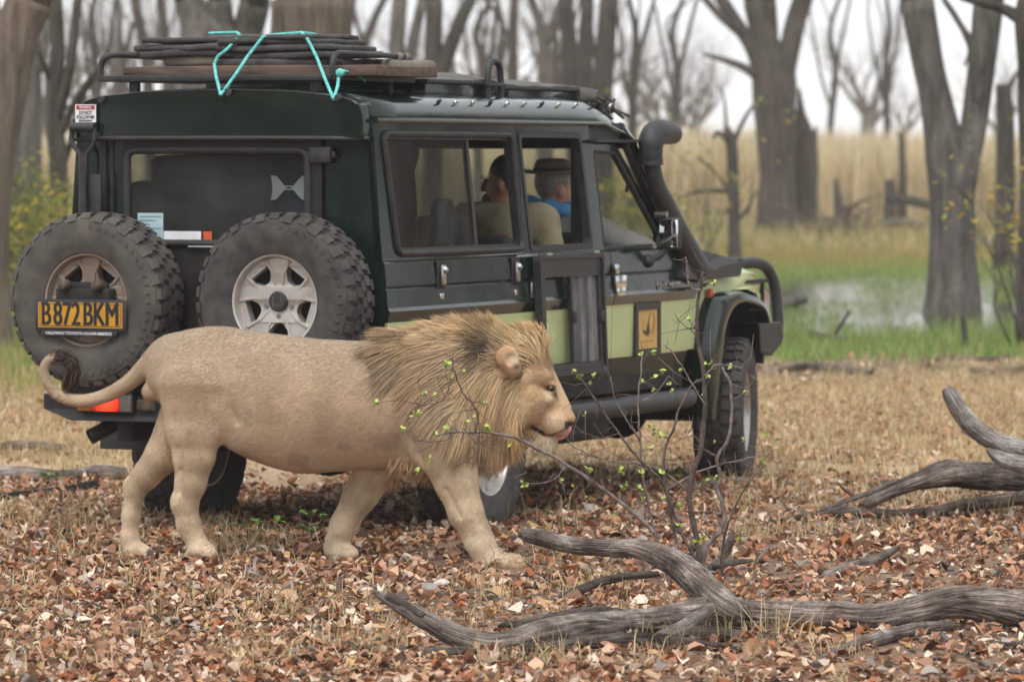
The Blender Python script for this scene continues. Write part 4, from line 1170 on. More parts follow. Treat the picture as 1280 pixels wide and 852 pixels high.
# ---- rear cap, lip, corner posts and door
def rear_end():
    rc = [(.738, 1.826), (.741, 1.93), (.728, 1.975), (.69, 2.0), (.60, 2.024), (.40, 2.042), (.10, 2.052)]
    loop = rc + [(-x, z) for x, z in rc[::-1]]
    cap = MB().prism(loop, -.055, .03, lambda x, z, t: (x * (1.012 if t > 0 else .99), t - .02 * math.cos(x * 1.9), z if t > 0 else z - .006 * (z > 1.9))).build('rear_roof_cap', M_dark, veh, bevel=.012)
    MB().tube([(-.775, -.035, 1.822), (-.5, -.07, 1.824), (0, -.08, 1.825), (.5, -.07, 1.824), (.752, -.035, 1.822)], .011, 8).build('cap_lip', M_seal, cap)
    for x, z in ((-.585, 2.0), (.07, 2.028), (.62, 2.005)):
        MB().lathe([(0, -.012), (.014, -.012), (.018, 0), (.0, .004)], 10, lambda a, b, h, x=x, z=z: (x + a, -.078 + h, z + b)).build('cap_bolt', M_black, cap)
    st = MB().box(-.722, -.0795, 1.897, -.614, -.077, 1.979).build('warning_sticker', M_white, cap)
    MB().box(-.716, -.0805, 1.955, -.62, -.0797, 1.975).build('red_band', pm('red_ink', srgb(160, 52, 58)), st)
    text_mesh('WARNING', .019, M_white, st, rear_M(-.668, -.0812, 1.965), name='lettering', fit=.062)
    for z, t, k, w_ in ((1.940, 'DO NOT', .024, .068), (1.920, 'FOLLOW ME', .022, .092), (1.904, 'I DO NOT KNOW IT', .010, .07)):
        text_mesh(t, k, M_ink, st, rear_M(-.668, -.0802, z), bold=.0006, fit=w_)
    # body sheet of the back, side posts included, with the door cut out
    fnr = lambda x, z, t: (x, t, z)
    w = lambda z: .74 + (1.82 - z) * .11 if z > 1.25 else .805
    loopR = [(.515, 1.825), (w(1.825), 1.825), (w(1.28), 1.28), (.826, 1.05), (.815, .62), (.515, .62)]
    for sg in (1, -1):
        MB().prism([(sg * x, z) for x, z in loopR], 0, .03, fnr).build('rear_corner_panel', M_dark, veh, smooth=False)
    MB().prism([(-.75, .62), (.75, .62), (.75, .64), (-.75, .64)], -.01, .03, fnr).build('rear_sill', M_under, veh, smooth=False)
    WR = [(-.472, 1.757), (.427, 1.757), (.427, 1.358), (-.472, 1.358)]
    d = MB().holed([rloop([(-.507, 1.815), (.507, 1.815), (.507, .66), (-.507, .66)], .03), rloop(grow(WR, .02), .05)], -.018, .02, fnr).build('rear_door', pm('rear_door_paint', (.008, .010, .009), (.022, .02, .017), scale=6, rough=.4, rough2=.55, coat=.05, spec=.35), veh, smooth=False)
    MB().tube([(x, -.021, z) for x, z in rloop(grow(WR, .012), .05, 6)], .018, 10, closed=True).build('window_seal', M_seal, d)
    MB().prism(rloop(WR, .04), -.012, -.007, fnr).build('pane', G_rear, d, smooth=False)
    hg = MB().box(.458, -.05, 1.712, .566, -.018, 1.787, .01).box(.44, -.035, 1.735, .58, -.012, 1.765, .004).build('door_hinge', M_black, d)
    MB().tube([(-.16, -.02, 1.34), (-.16, -.035, 1.33), (.0, -.035, 1.33), (.0, -.02, 1.34)], .006, 8).build('wiper_bar', M_steel, d)
    MB().box(-.58, -.006, .66, -.565, .0, 1.82).build('post_trim', M_black, veh)
    MB().box(-.635, -.012, 1.30, -.60, .0, 1.82).build('post_trim', M_plastic, veh)
    # papers stuck to the window
    pb = MB().box(-.432, -.0185, 1.349, -.300, -.0165, 1.483).build('blue_permit', pm('permit_paper', srgb(160, 184, 192), srgb(176, 196, 202), scale=20, rough=.6), d)
    for i in range(6):
        MB().box(-.42, -.0192, 1.465 - i * .018, -.31 - .03 * (i % 3), -.0187, 1.469 - i * .018).build('print_line', bpy.data.materials.get('permit_ink') or pm('permit_ink', srgb(96, 112, 122)), pb, smooth=False)
    MB().box(-.297, -.0185, 1.351, -.105, -.0165, 1.401).build('white_strip', M_white, d)
    MB().box(-.094, -.0185, 1.360, -.05, -.0165, 1.401).build('orange_label', pm('orange_ink', srgb(196, 84, 44)), d)
    # bumper with lamps
    bl = [(-.852, .655), (-.852, .585), (-.70, .535), (.70, .535), (.852, .585), (.852, .655)]
    b = MB().prism(bl, -.19, -.06, lambda x, z, t: (x, t + .12 * max(0, abs(x) - .6), z)).build('rear_bumper', M_black, veh, smooth=False, bevel=.008)
    lm, N, L, B = new_mat('red_lamp_lit')
    B.inputs['Base Color'].default_value = (.55, .012, .01, 1); B.inputs['Roughness'].default_value = .25
    tc = N.new('ShaderNodeTexCoord'); gr = N.new('ShaderNodeTexGradient'); gr.gradient_type = 'SPHERICAL'
    mp = N.new('ShaderNodeMapping'); mp.inputs['Location'].default_value = (.495 * 14, .2 * 4, -.622 * 14); mp.inputs['Scale'].default_value = (14, 4, 14)
    L.new(tc.outputs['Object'], mp.inputs['Vector']); L.new(mp.outputs['Vector'], gr.inputs['Vector'])
    B.inputs['Emission Color'].default_value = (1, .06, .02, 1)
    mr = N.new('ShaderNodeMapRange'); mr.inputs['To Min'].default_value = .10; mr.inputs['To Max'].default_value = 1.5
    L.new(gr.outputs['Fac'], mr.inputs['Value']); L.new(mr.outputs['Result'], B.inputs['Emission Strength'])
    M_amber = pm('amber_lens', srgb(150, 96, 58), srgb(170, 112, 70), rough=.25)
    M_lens = pm('clear_lens', srgb(120, 112, 106), rough=.2)
    for sg in (1, -1):
        lo = MB().box(sg * .652, -.20, .575, sg * .362, -.15, .667, .004).build('tail_lamp_housing', M_black, veh)
        MB().box(sg * .648, -.206, .582, sg * .572, -.19, .660, .004).build('amber_lens', M_amber, lo)
        MB().box(sg * .570, -.206, .582, sg * .430, -.19, .660, .004).build('red_lens', lm if sg < 0 else pm('red_lens', (.35, .01, .01), rough=.25), lo)
        MB().box(sg * .428, -.206, .582, sg * .368, -.19, .660, .004).build('reverse_lens', M_lens, lo)
        MB().box(sg * .345, -.196, .59, sg * .25, -.188, .64, .003).build('bumper_plate', M_dirtsteel, b)
    # underside: exhaust, flaps, tow bar
    MB().tube([(-.50, .15, .53), (-.56, -.02, .51), (-.64, -.10, .455)], [.034, .034, .036], 14, caps=False).build('exhaust_pipe', M_black, veh)
    for sg in (1, -1):
        MB().box(sg * .60, .50, .36, sg * .92, .515, .62, .004).build('mud_flap', pm('flap_rubber', srgb(66, 66, 68), rough=.8), veh)
    MB().box(-.50, .30, .395, -.34, .315, .56, .004).build('mud_flap', bpy.data.materials['flap_rubber'], veh)
rear_end()

# ---- wheels
def wheel_meshes(rt=.398, w=.262, dusty=False):
    """axis along +z, outer face up"""
    T = MB()
    hw = w / 2
    prof = [(.205, -hw * .72), (.215, -hw * .86), (.26, -hw * 1.0), (.32, -hw * 1.02), (.365, -hw * .93), (.379, -hw * .80), (.384, -hw * .4), (.385, 0), (.384, hw * .4),
            (.379, hw * .80), (.365, hw * .93), (.32, hw * 1.02), (.26, hw * 1.0), (.215, hw * .86), (.205, hw * .72)]
    T.lathe(prof, 64, lambda x, y, h: (x, y, h))
    n = 34
    for i in range(n):
        a = 2 * PI * i / n
        for row, (z0, z1, da, wd, r0, r1) in enumerate(((-.99, -.60, 0, .66, .352, 1), (-.55, -.2, .35, .62, .375, 1), (-.15, .15, .0, .58, .375, 1), (.2, .55, .55, .62, .375, 1), (.60, .99, .5, .66, .352, 1))):
            aa = a + da * 2 * PI / n; dw = wd * PI / n
            sk = .045 * (1 if row in (1, 3) else -.6)
            if row in (0, 4):
                lng = 1.0 if i % 2 else .93
                pr = [(rt - .036 if i % 2 else rt - .026, (z0 if row == 0 else z1) * lng), (rt - .006, (z0 * .86 if row == 0 else z1 * .86)), (rt, (z1 if row == 0 else z0)), (rt - .022, (z1 if row == 0 else z0))]
            else:
                pr = [(rt - .022, z0), (rt, z0), (rt, z1), (rt - .022, z1)]
            V = []
            for sd in (-1, 1):
                for k, (r, z) in enumerate(pr):
                    an = aa + sd * dw + sk * (z * .5)
                    V.append((r * math.cos(an), r * math.sin(an), z * hw))
            T.add(V, [(0, 1, 2, 3), (7, 6, 5, 4), (0, 4, 5, 1), (1, 5, 6, 2), (2, 6, 7, 3), (3, 7, 4, 0)])
    for i in range(26):     # raised sidewall letters ring
        a = 2 * PI * i / 52 + (PI if i > 12 else 0)
        T.add([(r * math.cos(a + s * .03), r * math.sin(a + s * .03), hw * 1.03 + .001) for r, s in ((.325, -1), (.325, 1), (.345, .6), (.345, -.6))], [(0, 1, 2, 3)])
    # rim
    Rm = MB()
    Rm.lathe([(.212, hw * .60), (.218, hw * .74), (.212, hw * .82), (.203, hw * .80), (.196, hw * .62), (.186, hw * .30), (.18, -hw * .5), (.2, -hw * .8), (.214, -hw * .8)], 48, lambda x, y, h: (x, y, h))
    outer = [(.199 * math.cos(2 * PI * i / 60), .199 * math.sin(2 * PI * i / 60)) for i in range(60)]
    holes = []
    for k in range(5):
        c = 2 * PI * (k + .5) / 5 + PI / 2
        pol = [(.098, -.20), (.172, -.40), (.172, .40), (.098, .20)]
        holes.append(rloop([(r * math.cos(c + a), r * math.sin(c + a)) for r, a in pol], .022, 4))
    dish = lambda r: hw * .46 - .010 * math.cos(min(1, r / .19) * PI) - .026 * max(0, 1 - abs(r - .1) / .1) * 0
    Rm.holed([outer] + holes, 0, -.05, lambda x, y, t: (x, y, dish(math.hypot(x, y)) + t))
    for k in range(5):      # raised rib on each spoke
        c = 2 * PI * k / 5 + PI / 2
        for sd in (-1, 1):
            q = [(.06, sd * .30), (.12, sd * .20), (.19, sd * .30)]
            Rm.tube([(r * math.cos(c + a), r * math.sin(c + a), dish(r) + .001) for r, a in q], [.008, .007, .01], 6)
    Rm.lathe([(.0, hw * .30), (.075, hw * .30), (.085, hw * .42), (.078, hw * .46)], 30, lambda x, y, h: (x, y, h))
    Hb = MB()
    Hb.lathe([(.0, hw * .62), (.038, hw * .62), (.046, hw * .55), (.048, hw * .30)], 24, lambda x, y, h: (x, y, h))
    Nt = []
    for k in range(5):
        c = 2 * PI * (k + .5) / 5 + PI / 2
        Nt.append(MB().lathe([(.0, hw * .52), (.011, hw * .52), (.013, hw * .3)], 6, lambda x, y, h, c=c: (x + .066 * math.cos(c), y + .066 * math.sin(c), h)))
    Bk = MB().lathe([(.0, -hw * .1), (.19, -hw * .1)], 30, lambda x, y, h: (x, y, h))
    return T, Rm, Hb, Nt, Bk
WM = {}
def wheel_proto(key, mt, ma):
    T, Rm, Hb, Nt, Bk = wheel_meshes()
    root = empty('wheel', parent=veh)
    T.build('tyre', mt, root, angle=28); Rm.build('rim', ma, root, angle=40); Hb.build('hub_cap', M_plastic, root)
    for n_ in Nt: n_.build('wheel_nut', M_steel, root)
    Bk.build('brake_disc', M_under, root)
    return root
def axis_rot(d, spin):
    """rotation taking +z to direction d, with spin"""
    return (Vector(d).to_track_quat('Z', 'Y').to_matrix() @ Matrix.Rotation(spin, 3, 'Z')).to_euler()
def place(w, loc, d, spin):
    w.location = loc; w.rotation_euler = axis_rot(d, spin)
road = wheel_proto('a', M_tyre, M_alloy)
RAX = S(617, 564, .86)[0]; FAX = S(908, 516, .75)[0]
place(road, (.742, RAX, .365), (1, 0, 0), .5)
for loc, st, sg in (((-.742, RAX, .365), 0, -1), ((.745, FAX, .38), 14, 1), ((-.745, FAX, .38), 14, -1)):
    w = copy_tree(road, veh)
    a = math.radians(st)
    place(w, loc, (sg * math.cos(a), sg * math.sin(a), 0), .9 + st)
sx, sz = R(342, 377, -.30)
spr = copy_tree(road, veh); spr.name = 'spare_wheel'; place(spr, (sx, -.185, sz), (0, -1, 0), 0)
dw = wheel_proto('b', M_tyre2, M_alloy2); dw.name = 'spare_wheel'
sx2, sz2 = R(106, 375, -.30)
place(dw, (sx2, -.185, sz2), (0, -1, 0), 0)
spr['label'] = 'right spare wheel with bare black hub'; dw['label'] = 'left spare wheel behind the number plate'
# upright the rims: one spoke up
for w_, up in ((spr, 0), (dw, 0)):
    for k in range(4):
        pass
for x, z in ((sx, sz), (sx2, sz2)):
    MB().tube([(x, -.04, z), (x, .02, z)], .09, 16).box(x - .05, -.02, z - .45, x + .05, .0, z + .10, .004).build('spare_carrier', M_black, veh)
MB().holed([[(sx - .024, sz - .024), (sx + .024, sz - .024), (sx + .024, sz + .024), (sx - .024, sz + .024)], [(sx - .016, sz - .016), (sx + .016, sz - .016), (sx + .016, sz + .016), (sx - .016, sz + .016)]], -.268, -.24, lambda x, z, t: (x, t, z)).build('carrier_end', M_dirtsteel, veh, smooth=False)
# ---- number plate on the left spare
def plate():
    x0, z0 = R(44.5, 413, -.335); x1, z1 = R(158, 375, -.335)
    z0, z1 = min(z0, z1), max(z0, z1)
    y = -.335
    b = MB().box(x0, y - .004, z0, x1, y + .004, z1, .003).build('plate_holder', M_plastic, veh)
    MB().box(x0 + .018, y - .0075, z0 + .016, x1 - .018, y - .0042, z1 - .014).build('number_plate', pm('plate_yellow', srgb(200, 146, 34), srgb(182, 130, 34), scale=9, rough=.45), b)
    yy = [x0 + .012, x1 - .012, z0 + .010, z1 - .008]
    MB().holed([[(x0 + .026, z0 + .022), (x1 - .026, z0 + .022), (x1 - .026, z1 - .02), (x0 + .026, z1 - .02)], [(x0 + .029, z0 + .025), (x1 - .029, z0 + .025), (x1 - .029, z1 - .023), (x0 + .029, z1 - .023)]], y - .0082, y - .0076, lambda x, z, t: (x, t, z)).build('plate_border', M_ink, b, smooth=False)
    for k in (-1, 0, 1):      # three passes give the heavy strokes of the plate letters
        text_mesh('B 872 BKM', .150, M_ink, b, rear_M((x0 + x1) / 2 + k * .0035, y - .0085 - (k + 1) * .0002, (z0 + z1) / 2 + .001), .0006, 'plate_letters', 0, fit=(x1 - x0) * .83)
    l = MB().box(x0 + .03, y - .003, z0 - .022, x1 - .05, y + .003, z0 + .003, .001).build('dealer_strip', M_plastic, b)
    text_mesh('HALFWAY TOYOTA NGAMI 6860252', .0185, M_white, l, rear_M((x0 + x1) / 2 - .01, y - .0036, z0 - .010), .0003, 'dealer_lettering', .0002, fit=(x1 - x0) * .72)
    # bracket and two lamps above it
    MB().box(x0 + .10, y + .004, z1 - .02, x1 - .09, y + .075, z1 + .05, .01).box(sx2 - .09, y + .02, z1 + .02, sx2 + .12, y + .06, z1 + .078, .012).build('plate_bracket', M_under, b)
    for dx in (-.065, .105):
        MB().lathe([(0, -.035), (.018, -.033), (.026, -.018), (.026, .02)], 14, lambda a, c, h, dx=dx: (sx2 + dx + a - .02, y + .0 + h, z1 + .062 + c)).build('plate_lamp', M_dirtsteel, b)
plate()

# ---- front end
def front():
    for sg in (1, -1):
        # wing side with cut-out
        top = 1.105
        fx = lambda z, s=0: .805
        c = FAX + .02
        arch = [(c + .40, .74), (c + .39, .90), (c + .30, 1.0), (c + .12, 1.03), (c - .1, 1.03), (c - .27, .98), (c - .37, .84), (c - .42, .74)]
        loop = [(3.645, .74), (3.645, top + .03), (4.55, top), (4.80, 1.06), (4.93, .99), (4.95, .80), (4.90, .74)] + arch
        def wf(s, z, t): return (sg * (.812 - t - .07 * max(0, (s - 4.5) / .45) ** 1.6 - .10 * max(0, (z - 1.06) / .08) ** 2 * .3), s, z)
        MB().prism(loop, 0, .02, wf).build('front_wing', M_light, veh, smooth=False)
        MB().prism([(3.64, 1.0), (3.64, 1.115), (3.80, 1.105), (3.71, 1.0)], -.012, -.001, wf).build('dark_wing_flash', M_dark, veh, smooth=False)
        # flared arch
        P = [S(*p, .88) for p in ((888, 524), (882, 450), (886, 408.6), (893, 382), (900, 370), (914, 364.5), (933, 364.5), (952, 374), (961, 388), (963, 402))]
        I = [S(*p, .88) for p in ((895, 524), (902, 450), (905, 416), (910, 397), (916, 385), (923, 379), (935, 377.5), (951, 383.5), (957, 393), (959, 404))]
        P = [tuple(q) for q in spline(P, 3)]; I = [tuple(q) for q in spline(I, 3)]
        V = []; Fc = []
        for (a, b), (i, j) in zip(P, I):
            for f, xo in ((0, .80), (0.0, .855), (.22, .885), (.8, .892), (1, .885), (1, .80)):
                V.append((sg * xo, a + (i - a) * f, b + (j - b) * f))
        n = len(P)
        for k in range(n - 1):
            for j in range(5): Fc.append((k * 6 + j, k * 6 + j + 1, (k + 1) * 6 + j + 1, (k + 1) * 6 + j))
        MB().add(V, Fc).build('wheel_arch_flare', M_dark, veh, angle=40)
        MB().box(sg * .50, FAX - .50, .50, sg * .53, FAX + .46, 1.08).box(sg * .53, FAX - .52, 1.055, sg * .80, FAX + .5, 1.075).box(sg * .53, FAX - .50, .5, sg * .80, FAX - .47, 1.06).box(sg * .53, FAX + .435, .62, sg * .79, FAX + .455, 1.06).build('wheel_well', M_under, veh)
        s, z = S(887, 367, .82)
        MB().box(sg * .81, s - .03, z - .028, sg * .84, s + .03, z + .026, .01).build('side_indicator', pm('indicator_amber', srgb(190, 96, 34), rough=.2) if sg > 0 else bpy.data.materials['indicator_amber'], veh)
        # headlamp wrap
        MB().prism([(4.80, 1.055), (4.93, .985), (4.94, .86), (4.87, .90)], .05, -.004, lambda s, z, t: (sg * (.735 + .03 - t * .4), s, z)).build('headlamp', pm('headlamp_lens', srgb(176, 120, 104), srgb(196, 186, 178), scale=16, rough=.12) if sg > 0 else bpy.data.materials['headlamp_lens'], veh, smooth=False)
        # bumper wing
        bp = [(4.70, .842), (5.045, .836), (5.065, .725), (4.89, .655), (4.72, .68)]
        MB().prism(bp, .60, .80, lambda s, z, t: (sg * (t - .0 * s), s + (.8 - t) * .35, z)).build('bumper_wing', M_black, veh, smooth=False, bevel=.012)
        hoop = [(sg * .60, 4.93, 1.15), (sg * .64, 5.03, 1.155), (sg * .66, 5.14, 1.135), (sg * .68, 5.205, 1.07), (sg * .69, 5.235, .97), (sg * .70, 5.245, .81)]
        MB().tube(spline(hoop, 5), .031, 14).build('bull_bar_hoop', M_plastic, veh)
        MB().box(sg * .802, 5.04, .745, sg * .806, 5.062, .825).build('chrome_clip', M_chrome, veh)
    MB().box(-.6, 4.95, .66, .6, 5.22, .84, .03).build('front_bumper', M_black, veh)
    MB().tube([(-.64, 5.03, 1.155), (.64, 5.03, 1.155)], .028, 12).build('bull_bar_rail', M_plastic, veh)
    # bonnet
    prof = [(-.73, 1.11), (-.66, 1.155), (-.5, 1.175), (-.2, 1.215), (0, 1.22), (.2, 1.215), (.5, 1.175), (.66, 1.155), (.73, 1.11)]
    rows = [[(x * k, s, 1.1 + (z - 1.1) * q) for x, z in prof] for s, k, q in ((3.60, 1.06, 1.15), (4.2, 1.03, 1.0), (4.75, .98, .8), (4.90, .95, .45), (4.96, .93, -.4))]
    m = len(prof)
    o = MB().add([p for r in rows for p in r], [(i * m + j, i * m + j + 1, (i + 1) * m + j + 1, (i + 1) * m + j) for i in range(4) for j in range(m - 1)]).build('bonnet', M_light, veh, angle=50)
    md = o.modifiers.new('thick', 'SOLIDIFY'); md.thickness = .02; md.offset = -1
    MB().box(-.62, 4.90, .82, .62, 4.955, 1.06, .02).build('grille', M_black, veh)
    # windscreen pillars, cowl and glass
    for sg in (1, -1):
        MB().tube([(sg * .735, 2.90, 1.88), (sg * .735, 3.06, 1.79), (sg * .745, 3.42, 1.44), (sg * .77, 3.66, 1.20)], [.034, .034, .034, .04], 8).build('windscreen_pillar', M_dark, veh)
        MB().tube([(sg * .745, 2.95, 1.80), (sg * .76, 3.36, 1.40), (sg * .775, 3.52, 1.25)], .02, 8).build('pillar_seal', M_seal, veh)
    MB().add([(-.72, 3.075, 1.79), (.72, 3.075, 1.79), (.74, 3.63, 1.215), (-.74, 3.63, 1.215), (-.72, 3.08, 1.795), (.72, 3.08, 1.795), (.74, 3.635, 1.22), (-.74, 3.635, 1.22)],
             [(0, 1, 2, 3), (7, 6, 5, 4), (0, 4, 5, 1), (1, 5, 6, 2), (2, 6, 7, 3), (3, 7, 4, 0)]).build('windscreen', G_shield, veh, smooth=False)
    MB().box(-.78, 3.58, 1.10, .78, 3.72, 1.20, .02).build('cowl', M_dark, veh)
    MB().box(-.74, 3.05, 1.775, .74, 3.09, 1.82, .01).box(-.70, 2.96, 1.79, .70, 3.05, 1.862).build('windscreen_header', M_dark, veh)
    # firewall and floor
    MB().box(-.78, 3.60, .55, .78, 3.64, 1.12).build('firewall', M_under, veh)
    MB().box(-.78, .03, .555, .78, 3.6, .60).build('floor_pan', M_under, veh)
    MB().box(-.6, 3.70, .62, .6, 4.85, 1.05).build('engine_block', M_under, veh)
    for sg in (1, -1):
        MB().box(sg * .42, -.1, .44, sg * .50, 5.0, .56, .01).build('chassis_rail', M_under, veh)
        # step tube
        st = MB().tube([(sg * .80, 1.66, .50), (sg * .885, 1.72, .50), (sg * .90, 1.80, .50), (sg * .90, 3.38, .50), (sg * .885, 3.46, .50), (sg * .80, 3.52, .50)], .05, 16).build('side_step', M_plastic, veh)
        for i in range(18):
            MB().box(sg * .875, 1.86 + i * .035, .548, sg * .925, 1.876 + i * .035, .553).build('tread_rib', M_black, st, smooth=False)
        for s in (2.0, 3.2):
            MB().box(sg * .45, s - .03, .47, sg * .88, s + .03, .52).build('step_bracket', M_under, veh)
        MB().box(sg * .50, 2.1, .33, sg * .76, 2.75, .47, .03).build('fuel_tank', M_under, veh)
    for ax in (RAX, FAX):
        MB().tube([(-.66, ax, .375), (.66, ax, .375)], .05, 12).ball((.12 if ax == FAX else 0, ax, .37), (.17, .15, .15), 14).build('axle', M_under, veh)
        for sg in (1, -1):
            MB().tube([(sg * .40, ax - .12, .40), (sg * .42, ax - .16, .75)], .028, 10).build('shock_absorber', M_dirtsteel, veh)
    MB().lathe([(0, -.03), (.035, -.03), (.04, 0), (.03, .0)], 16, lambda a, b, h: (.05 + a, RAX - .16 + h, .40 + b)).build('axle_plug', M_dirtsteel, veh)
    MB().box(-.2, 2.4, .36, .25, 3.2, .50, .03).build('gearbox', M_under, veh)
front()
# ---- snorkel and mirror
def snorkel():
    fxs = .86
    body = [S(820, 190, fxs), S(821, 205, fxs), S(826, 232, fxs), S(838, 258, fxs), S(853, 290, fxs), S(866, 316, fxs), S(876, 338, fxs)]
    rad = [.052, .050, .056, .062, .068, .076, .085]
    sp = spline([(s, z, r) for (s, z), r in zip(body, rad)], 5)
    V, Fc = tube_geo([(.835, s, z) for s, z, r in sp], sp[:, 2], 16)
    V[:, 0] = .835 + (V[:, 0] - .835) * .8
    o = MB().add(V, Fc).build('snorkel', M_plastic, veh)
    head = [S(820, 203, fxs), S(819.5, 190, fxs), S(820, 176, fxs), S(826, 167, fxs), S(838, 165.5, fxs), S(847, 168, fxs)]
    sp = spline([(s, z, r) for (s, z), r in zip(head, (.058, .060, .066, .070, .062, .052))], 5)
    V, Fc = tube_geo([(.835, s, z) for s, z, r in sp], sp[:, 2], 16)
    MB().add(V, Fc).build('snorkel_head', M_plastic, o)
    MB().tube([(.835, S(820, 203, fxs)[0], S(820, 203, fxs)[1] + d) for d in (-.015, .015)], .06, 16).build('snorkel_clamp', M_black, o)
    w = [S(856, 350, .87), S(926, 345.5, .87), S(929, 328, .87), S(905, 318, .87), S(884, 313, .87), S(868, 296, .87)]
    MB().prism(rloop(w, .03), .70, .87, lambda s, z, t: (t - .03 * (z > 1.2) * (t > .8), s, z)).build('snorkel_base', M_plastic, o, smooth=False, bevel=.02)
    s, z = S(842, 268, .92)
    MB().tube([(.84, s - .05, z), (.905, s - .05, z)], .016, 10).build('snorkel_bracket', M_steel, o)
    # door mirror
    sm0, zm = S(836, 292, .92)
    mir = MB().box(.862, sm0, zm - .082, .978, sm0 + .05, zm + .082, .018).build('door_mirror', M_plastic, veh)
    MB().box(.870, sm0 - .004, zm - .070, .970, sm0 + .003, zm + .070, .002).build('mirror_glass', pm('mirror', (.8, .8, .8), rough=.02, metal=1), mir)
    MB().tube([(.80, sm0 - .02, zm - .14), (.86, sm0 + .01, zm - .12), (.91, sm0 + .03, zm - .06)], .017, 8).ball((.815, sm0 - .02, zm - .14), .035, 10).build('mirror_arm', M_black, mir)
snorkel()
# ---- roof rack, hatches
def rack():
    rk = MB()
    z = 2.098
    x0, x1, y0, y1 = -.69, .50, .10, .96
    rk.box(x0, y0 - .014, z - .014, x1, y0 + .014, z + .014, .004).box(x0, y1 - .014, z - .014, x1, y1 + .014, z + .014, .004)
    rk.box(x0 - .012, y0, z - .0135, x0 + .014, y1, z + .0135, .004).box(x1 - .014, y0, z - .0135, x1 + .014, y1, z + .0135, .004)
    r = rk.build('roof_rack', M_black, veh)
    for i in range(1, 6):
        y = y0 + (y1 - y0) * i / 6
        MB().box(x0, y - .012, z - .010, x1, y + .012, z + .006, .003).build('rack_slat', M_black, r)
    for x in (x0, x1):
        lp_ = spline([(x, y0 + .005, z + .01), (x, y0 + .01, z + .07), (x, y0 + .05, z + .107), (x, y0 + .16, z + .112), (x, y1 - .16, z + .107), (x, y1 - .05, z + .10), (x, y1 - .01, z + .06), (x, y1 - .005, z + .01)], 4)
        MB().tube(lp_, .013, 10).build('rack_side_rail', M_black, r)
    lp_ = spline([(x0 + .005, y0, z + .01), (x0 + .01, y0, z + .075), (x0 + .06, y0, z + .108), (x0 + .20, y0, z + .112)], 4)
    MB().tube(lp_, .013, 10).build('rack_end_rail', M_black, r)
    for x in (-.53, .40):
        for y in (.14, .90):
            MB().box(x - .02, y - .02, 2.02, x + .02, y + .02, z, .003).build('rack_foot', M_black, r)
    for s in (.78, .86):
        MB().tube([(x1, s, z + .107), (x1, s + .04, z + .106)], .019, 10).build('rail_wrap', pm('wrap_cloth', srgb(120, 116, 108), rough=.9), r)
    # hatch frames with canvas covers
    for a, b, z1, nm in ((1.06, 1.84, 2.135, 0), (2.02, 2.86, 2.115, 1)):
        h = MB().box(-.52, a, 2.0, .52, b, z1 - .045, .01).build('roof_hatch', M_dark, veh)
        MB().box(-.535, a - .01, z1 - .052, .535, b + .01, z1 - .030, .006).build('hatch_rim', M_black, h)
        n = 12
        V = []; Fc = []
        for i in range(n + 1):
            for j in range(n + 1):
                x = -.53 + 1.06 * i / n; y = a + (b - a) * j / n
                e = min(1, 4 * min(i, n - i) / n, 1) 
                zz = z1 - .03 + .035 * min(1, 5 * min(i, n - i, j, n - j) / n) + .016 * (float(fbm(x * 5, y * 4, 0, 5)) - .5) * 2
                V.append((x, y, zz))
        for i in range(n):
            for j in range(n): Fc.append((i * (n + 1) + j, (i + 1) * (n + 1) + j, (i + 1) * (n + 1) + j + 1, i * (n + 1) + j + 1))
        o = MB().add(V, Fc).build('hatch_canvas', M_canvas, h, angle=60)
    for s in (1.80,):
        for x in (.54, -.54):
            P = spline([(x, s - .075, 2.02), (x, s - .075, 2.13), (x, s - .055, 2.18), (x, s, 2.20), (x, s + .055, 2.18), (x, s + .075, 2.13), (x, s + .075, 2.02)], 5)
            MB().tube(P, .017, 10).build('roof_hoop', M_black, veh)
            MB().box(x - .02, s - .10, 2.075, x + .02, s + .10, 2.095, .004).build('hoop_bar', M_black, veh)
rack()
